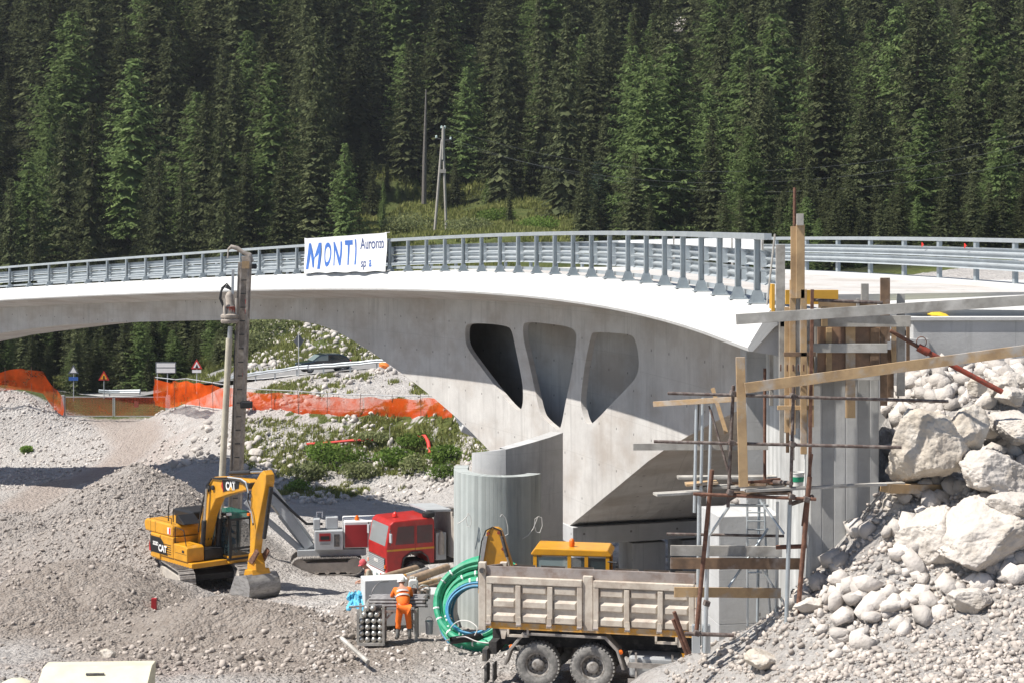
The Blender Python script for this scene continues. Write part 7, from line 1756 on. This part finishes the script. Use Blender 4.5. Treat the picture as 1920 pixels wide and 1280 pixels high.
# blue sheet
vs = []; fs = []; rr = random.Random(4)
for i in range(9):
    for j in range(6): p_ = at(652+i*3.6, 1133-j*6+(3 if i % 2 else 0), 50.2+j*.12); vs.append((p_.x+rr.uniform(-.05,.05), p_.y+rr.uniform(-.15,.15), p_.z+rr.uniform(-.05,.05)-(abs(i-4)*.03)))
for i in range(8):
    for j in range(5): a = i*6+j; fs.append((a, a+6, a+7, a+1))
c_ = Vector(vs[0]); o = MB().add([Vector(v)-c_ for v in vs], fs).build('blue_sheet', 'tarp_blue', None, smooth=True); o.location = c_; o.modifiers.new('thick','SOLIDIFY').thickness = .01; tag(o, 'crumpled light blue plastic sheet left of the white concrete block', 'plastic sheet')
# marker stake, timber, generator lid
o = MB().bb(-.08,.08,-.08,.08,-.3,.38).build('marker_stake', 'red_panel', None, bevel=.01); o.location = at(289,1143,54.2); tag(o, 'short dark red marker stake in the earth heap', 'stake')
cable('timber', [(640,1195,46.3),(690,1240,44.6)], .06, 'wood_grey', 'pale pole lying on the stones left of the rod rack', 'pole')
bx = thing('generator_box', 'pale cream metal box with a sloped lid at the bottom left corner', 'box', tuple(at(180,1405,39.2)), R(3))
MB().bb(-1.35,1.15,0,1.3,0,1.42).build('case', 'cream', bx, bevel=.02)
MB().prism([(-.04,1.424),(1.3,1.424),(1.3,1.72),(.75,1.74)], -1.36, 1.16, 'x').build('lid', 'cream', bx, bevel=.015)
MB().box((-.10,.42,1.64),(.42,.05,.03),(.4,0,0)).build('handle', 'dark_steel', bx)
for x_ in (-1.0,-.4,.3,.8): MB().box((x_,-.05,1.40),(.1,.03,.06)).build('hinge', 'steel', bx)
MB().box((.95,-.05,1.39),(.3,.03,.04)).build('latch', 'dark_steel', bx)
o = MB().lathe([(.001,0),(.3,0),(.34,.05),(.2,.12),(.001,.14)], (0,0,0), n=14).build('container_lid', 'cream', None, smooth=True); o.location = at(30,1283,40); tag(o, 'pale round lid at the bottom left edge of the picture', 'lid')
# --- people
def skin(name, chain, edges, mat, par, sub=2):
    vs = [Vector(c[0]) for c in chain]; me = bpy.data.meshes.new(name); me.from_pydata(vs, edges, []); o = bpy.data.objects.new(name, me); COL.objects.link(o); o.parent = par
    sk = o.modifiers.new('skin','SKIN'); me.skin_vertices.new(name='')if not me.skin_vertices else None
    for i, c in enumerate(chain): me.skin_vertices[0].data[i].radius = c[1] if isinstance(c[1], tuple) else (c[1], c[1])
    me.skin_vertices[0].data[0].use_root = True
    sk.use_smooth_shade = True; s_ = o.modifiers.new('sub','SUBSURF'); s_.levels = sub; s_.render_levels = sub
    me.materials.append(M[mat]); return o
def person(name, label, loc, rz, J, mats, cap, scale=1.):
    t = thing(name, label, 'person', loc, rz); t.scale = (scale,)*3
    # body: one continuous skinned figure
    K = ['pelvis','waist','chest','neck','head0','head1','hipL','kneeL','ankL','toeL','hipR','kneeR','ankR','toeR','shL','elL','wrL','palL','shR','elR','wrR','palR']
    rad = dict(pelvis=(.15,.115),waist=(.14,.105),chest=(.165,.115),neck=.055,head0=(.075,.085),head1=(.082,.095),hipL=.085,kneeL=.058,ankL=.042,toeL=(.045,.03),shL=.06,elL=.042,wrL=.03,palL=(.042,.02))
    for k in ('hip','knee','ank','toe','sh','el','wr','pal'): rad[k+'R'] = rad[k+'L']
    ch = [(J[k], rad[k]) for k in K]; ix = {k: i for i, k in enumerate(K)}
    E = [('pelvis','waist'),('waist','chest'),('chest','neck'),('neck','head0'),('head0','head1')]
    for s_ in 'LR': E += [('pelvis','hip'+s_),('hip'+s_,'knee'+s_),('knee'+s_,'ank'+s_),('ank'+s_,'toe'+s_),('chest','sh'+s_),('sh'+s_,'el'+s_),('el'+s_,'wr'+s_),('wr'+s_,'pal'+s_)]
    E = [(ix[a], ix[b_]) for a, b_ in E]
    for s_ in 'LR':                  # five fingers, bent
        p_ = Vector(J['pal'+s_]); wv = Vector(J['wr'+s_]); d = (p_-wv).normalized(); sd = d.cross(Vector((0,0,1))).normalized() if abs(d.z) < .95 else Vector((0,1,0)); dn = d.cross(sd).normalized()
        if dn.z > 0: dn = -dn
        for f_ in range(5):
            if f_ < 4: b0 = p_+d*.025+sd*(.027-.018*f_); ln = (.065,.075,.072,.055)[f_]; k1 = b0+d*ln*.55+dn*.012; k2 = k1+d*ln*.35+dn*.03
            else: b0 = p_-d*.03+sd*.035; k1 = b0+sd*.025+d*.03; k2 = k1+d*.03+dn*.012
            n0 = len(ch); ch += [(b0,.0095),(k1,.009),(k2,.007)]; E += [(ix['pal'+s_], n0),(n0,n0+1),(n0+1,n0+2)]
    body = skin('body', ch, E, mats['skin'], t)
    g = lambda k, r_: (J[k], r_)
    low = Vector(J['pelvis']).lerp(Vector(J['hipL']),.3).lerp(Vector(J['hipR']),.3)-Vector((0,0,.03))
    jt = [(low,(.19,.15)),g('waist',(.19,.145)),g('chest',(.205,.15)),g('shL',.082),g('elL',.062),g('shR',.082),g('elR',.062)]
    je = [(0,1),(1,2),(2,3),(3,4),(2,5),(5,6)]
    if mats.get('long'):
        jt += [g('wrL',.045),g('wrR',.045)]; je += [(4,7),(6,8)]
    skin('jacket', jt, je, mats['top'], t)
    lf = lambda k, a, b_, f_: (Vector(J[a+k]).lerp(Vector(J[b_+k]), f_))
    tr = [g('pelvis',(.18,.142)),g('hipL',.122),g('kneeL',.088),(lf('L','knee','ank',.5),.086),g('hipR',.122),g('kneeR',.088),(lf('R','knee','ank',.5),.086)]
    skin('trousers', tr, [(0,1),(1,2),(2,3),(0,4),(4,5),(5,6)], mats['leg'], t)
    for s_ in 'LR':
        skin('boot', [(lf(s_,'knee','ank',.3),.068),(J['ank'+s_],.058),(Vector(J['ank'+s_])*.55+Vector(J['toe'+s_])*.45-Vector((0,0,.008)),(.056,.05)),(J['toe'+s_],(.055,.04))], [(0,1),(1,2),(2,3)], mats['boot'], t, 1)
    # head details
    h0, h1 = Vector(J['head0']), Vector(J['head1']); upv = (h1-h0).normalized(); fw_ = Vector(J['face']).normalized(); fw_ = (fw_-upv*fw_.dot(upv)).normalized(); lt = upv.cross(fw_); hc = (h0+h1)/2
    MB().lathe([(.012,0),(.017,.012),(.008,.03),(.001,.034)], hc+fw_*.088, fw_, 8).build('nose', mats['skin'], body, smooth=True)
    for s_ in (-1, 1):
        MB().lathe([(.001,-.012),(.011,-.006),(.012,0),(.001,.01)], hc+fw_*.082+lt*.033*s_+upv*.025, fw_, 8).build('eye', 'black', body, smooth=True)
        MB().lathe([(.001,-.012),(.026,-.008),(.03,.004),(.014,.01),(.001,.008)], hc+lt*.088*s_+upv*.005, lt*s_, 10).build('ear', mats['skin'], body, smooth=True)
    MB().bar(hc+fw_*.086-upv*.045-lt*.024, hc+fw_*.086-upv*.045+lt*.024, .012, .01).build('mouth', 'red_panel', body)
    MB().lathe([(.097,-.03),(.104,.0),(.098,.05),(.07,.085),(.001,.10)], hc-fw_*.012+upv*.02, upv, 18).build('hair', 'hair', t, smooth=True)
    if cap:
        MB().lathe([(.112,-.045),(.116,.0),(.104,.075),(.078,.115),(.04,.132),(.001,.136)], hc+upv*.035, upv, 20).build('cap', cap, t, smooth=True)
        vs = []; c0 = hc+upv*.045
        for k_ in range(9): a = R(-62+15.5*k_); q = fw_*math.cos(a)+lt*math.sin(a); vs += [c0+q*.105, c0+q*(.105+.075*math.cos(a*.9))-upv*.012]
        o = MB().add(vs, [(2*i,2*i+1,2*i+3,2*i+2) for i in range(8)]).build('cap_peak', cap, t, smooth=True); o.modifiers.new('thick','SOLIDIFY').thickness = .008
    return t
# worker in orange bending over the rods, seen from behind (faces +x locally)
J = dict(pelvis=(-.05,0,.95),waist=(.10,0,1.12),chest=(.30,0,1.32),neck=(.42,.0,1.43),head0=(.47,.0,1.49),head1=(.51,.0,1.575),face=(.8,.0,-.5),
 hipL=(-.05,.10,.9),kneeL=(.0,.15,.5),ankL=(-.06,.17,.1),toeL=(.12,.2,.035),hipR=(-.05,-.10,.9),kneeR=(.0,-.15,.5),ankR=(-.06,-.17,.1),toeR=(.12,-.2,.035),
 shL=(.30,.21,1.36),elL=(.42,.30,1.12),wrL=(.60,.22,.99),palL=(.66,.19,.985),shR=(.30,-.21,1.36),elR=(.42,-.28,1.12),wrR=(.60,-.20,.99),palR=(.66,-.17,.985))
pw = person('person', 'worker in orange high-visibility clothes and a white cap bending over the rods', tuple(at(756.5,1199,47.9)), R(100), J, dict(skin='skin',top='hi_vis',leg='hi_vis',boot='boot'), 'cap_white', 1.0)
for f_ in (.28, .74):
    a = Vector(J['waist']).lerp(Vector(J['chest']), f_); dv = (Vector(J['chest'])-Vector(J['waist'])).normalized(); ey_ = Vector((0,1,0)); ez_ = dv.cross(ey_); vs = []; fs = []
    for k_ in range(24):
        g = 2*math.pi*k_/24
        for w_ in (-.03,.03): vs.append(a+dv*w_+ey_*math.cos(g)*(.207+.012*f_)+ez_*math.sin(g)*(.164+.01*f_))
    for k_ in range(24): k3 = (k_+1) % 24; fs.append((2*k_, 2*k_+1, 2*k3+1, 2*k3))
    MB().add(vs, fs).build('reflective_band', 'hi_vis_stripe', pw, smooth=True)
# man with a red cap behind the block, seen from his left, looking left
J2 = dict(pelvis=(0,0,.93),waist=(.05,0,1.10),chest=(.13,0,1.36),neck=(.20,0,1.50),head0=(.235,0,1.555),head1=(.275,0,1.64),face=(1,0,-.25),
 hipL=(0,.1,.88),kneeL=(.05,.12,.48),ankL=(0,.13,.08),toeL=(.18,.15,.035),hipR=(0,-.1,.88),kneeR=(.05,-.12,.48),ankR=(0,-.13,.08),toeR=(.18,-.15,.035),
 shL=(.12,.20,1.41),elL=(.16,.25,1.14),wrL=(.37,.16,1.06),palL=(.44,.13,1.05),shR=(.12,-.20,1.41),elR=(.18,-.24,1.14),wrR=(.37,-.12,1.06),palR=(.44,-.09,1.05))
g_ = at(690,1045,53.2); person('person', 'man in a red cap and khaki shirt leaning behind the white concrete block', (g_.x+.12, g_.y, g_.z-1.79), R(188), J2, dict(skin='skin',top='khaki',leg='trousers',boot='boot'), 'cap_red', 1.0)

# operator in the excavator cab
J3 = dict(pelvis=(.2,0,.62),waist=(.17,0,.80),chest=(.18,0,1.06),neck=(.2,0,1.20),head0=(.22,0,1.26),head1=(.24,0,1.35),face=(1,0,-.1),
 hipL=(.28,.1,.6),kneeL=(.66,.13,.58),ankL=(.74,.13,.18),toeL=(.92,.14,.12),hipR=(.28,-.1,.6),kneeR=(.66,-.13,.58),ankR=(.74,-.13,.18),toeR=(.92,-.14,.12),
 shL=(.18,.2,1.11),elL=(.3,.26,.86),wrL=(.55,.24,.84),palL=(.62,.23,.84),shR=(.18,-.2,1.11),elR=(.3,-.26,.86),wrR=(.55,-.24,.84),palR=(.62,-.23,.84))
pmat('denim', (.06,.10,.20), .85, .15, 8)
Mx = Matrix.Translation(ex.location) @ Matrix.Rotation(R(-50), 4, 'Z')
person('person', 'operator in blue work clothes sitting in the excavator cab', tuple(Mx @ Vector((.0,.87,1.22))), R(-50), J3, dict(skin='skin',top='denim',leg='denim',boot='boot',long=True), None)
# ================= thin summer haze: one closed box of even air round the whole scene
hz = MB().bb(-700,700,-14,800,-14,420).build('haze', None); tag(hz, 'thin summer haze over the valley', 'haze', kind='stuff')
m = bpy.data.materials.new('haze_air'); m.use_nodes = True; nt = m.node_tree; nt.nodes.remove(nt.nodes['Principled BSDF'])
pv = nt.nodes.new('ShaderNodeVolumePrincipled'); pv.inputs['Color'].default_value = (.90,.94,1,1); pv.inputs['Density'].default_value = .00013; pv.inputs['Anisotropy'].default_value = .2
nt.links.new(pv.outputs[0], nt.nodes['Material Output'].inputs['Volume']); hz.data.materials.append(m)
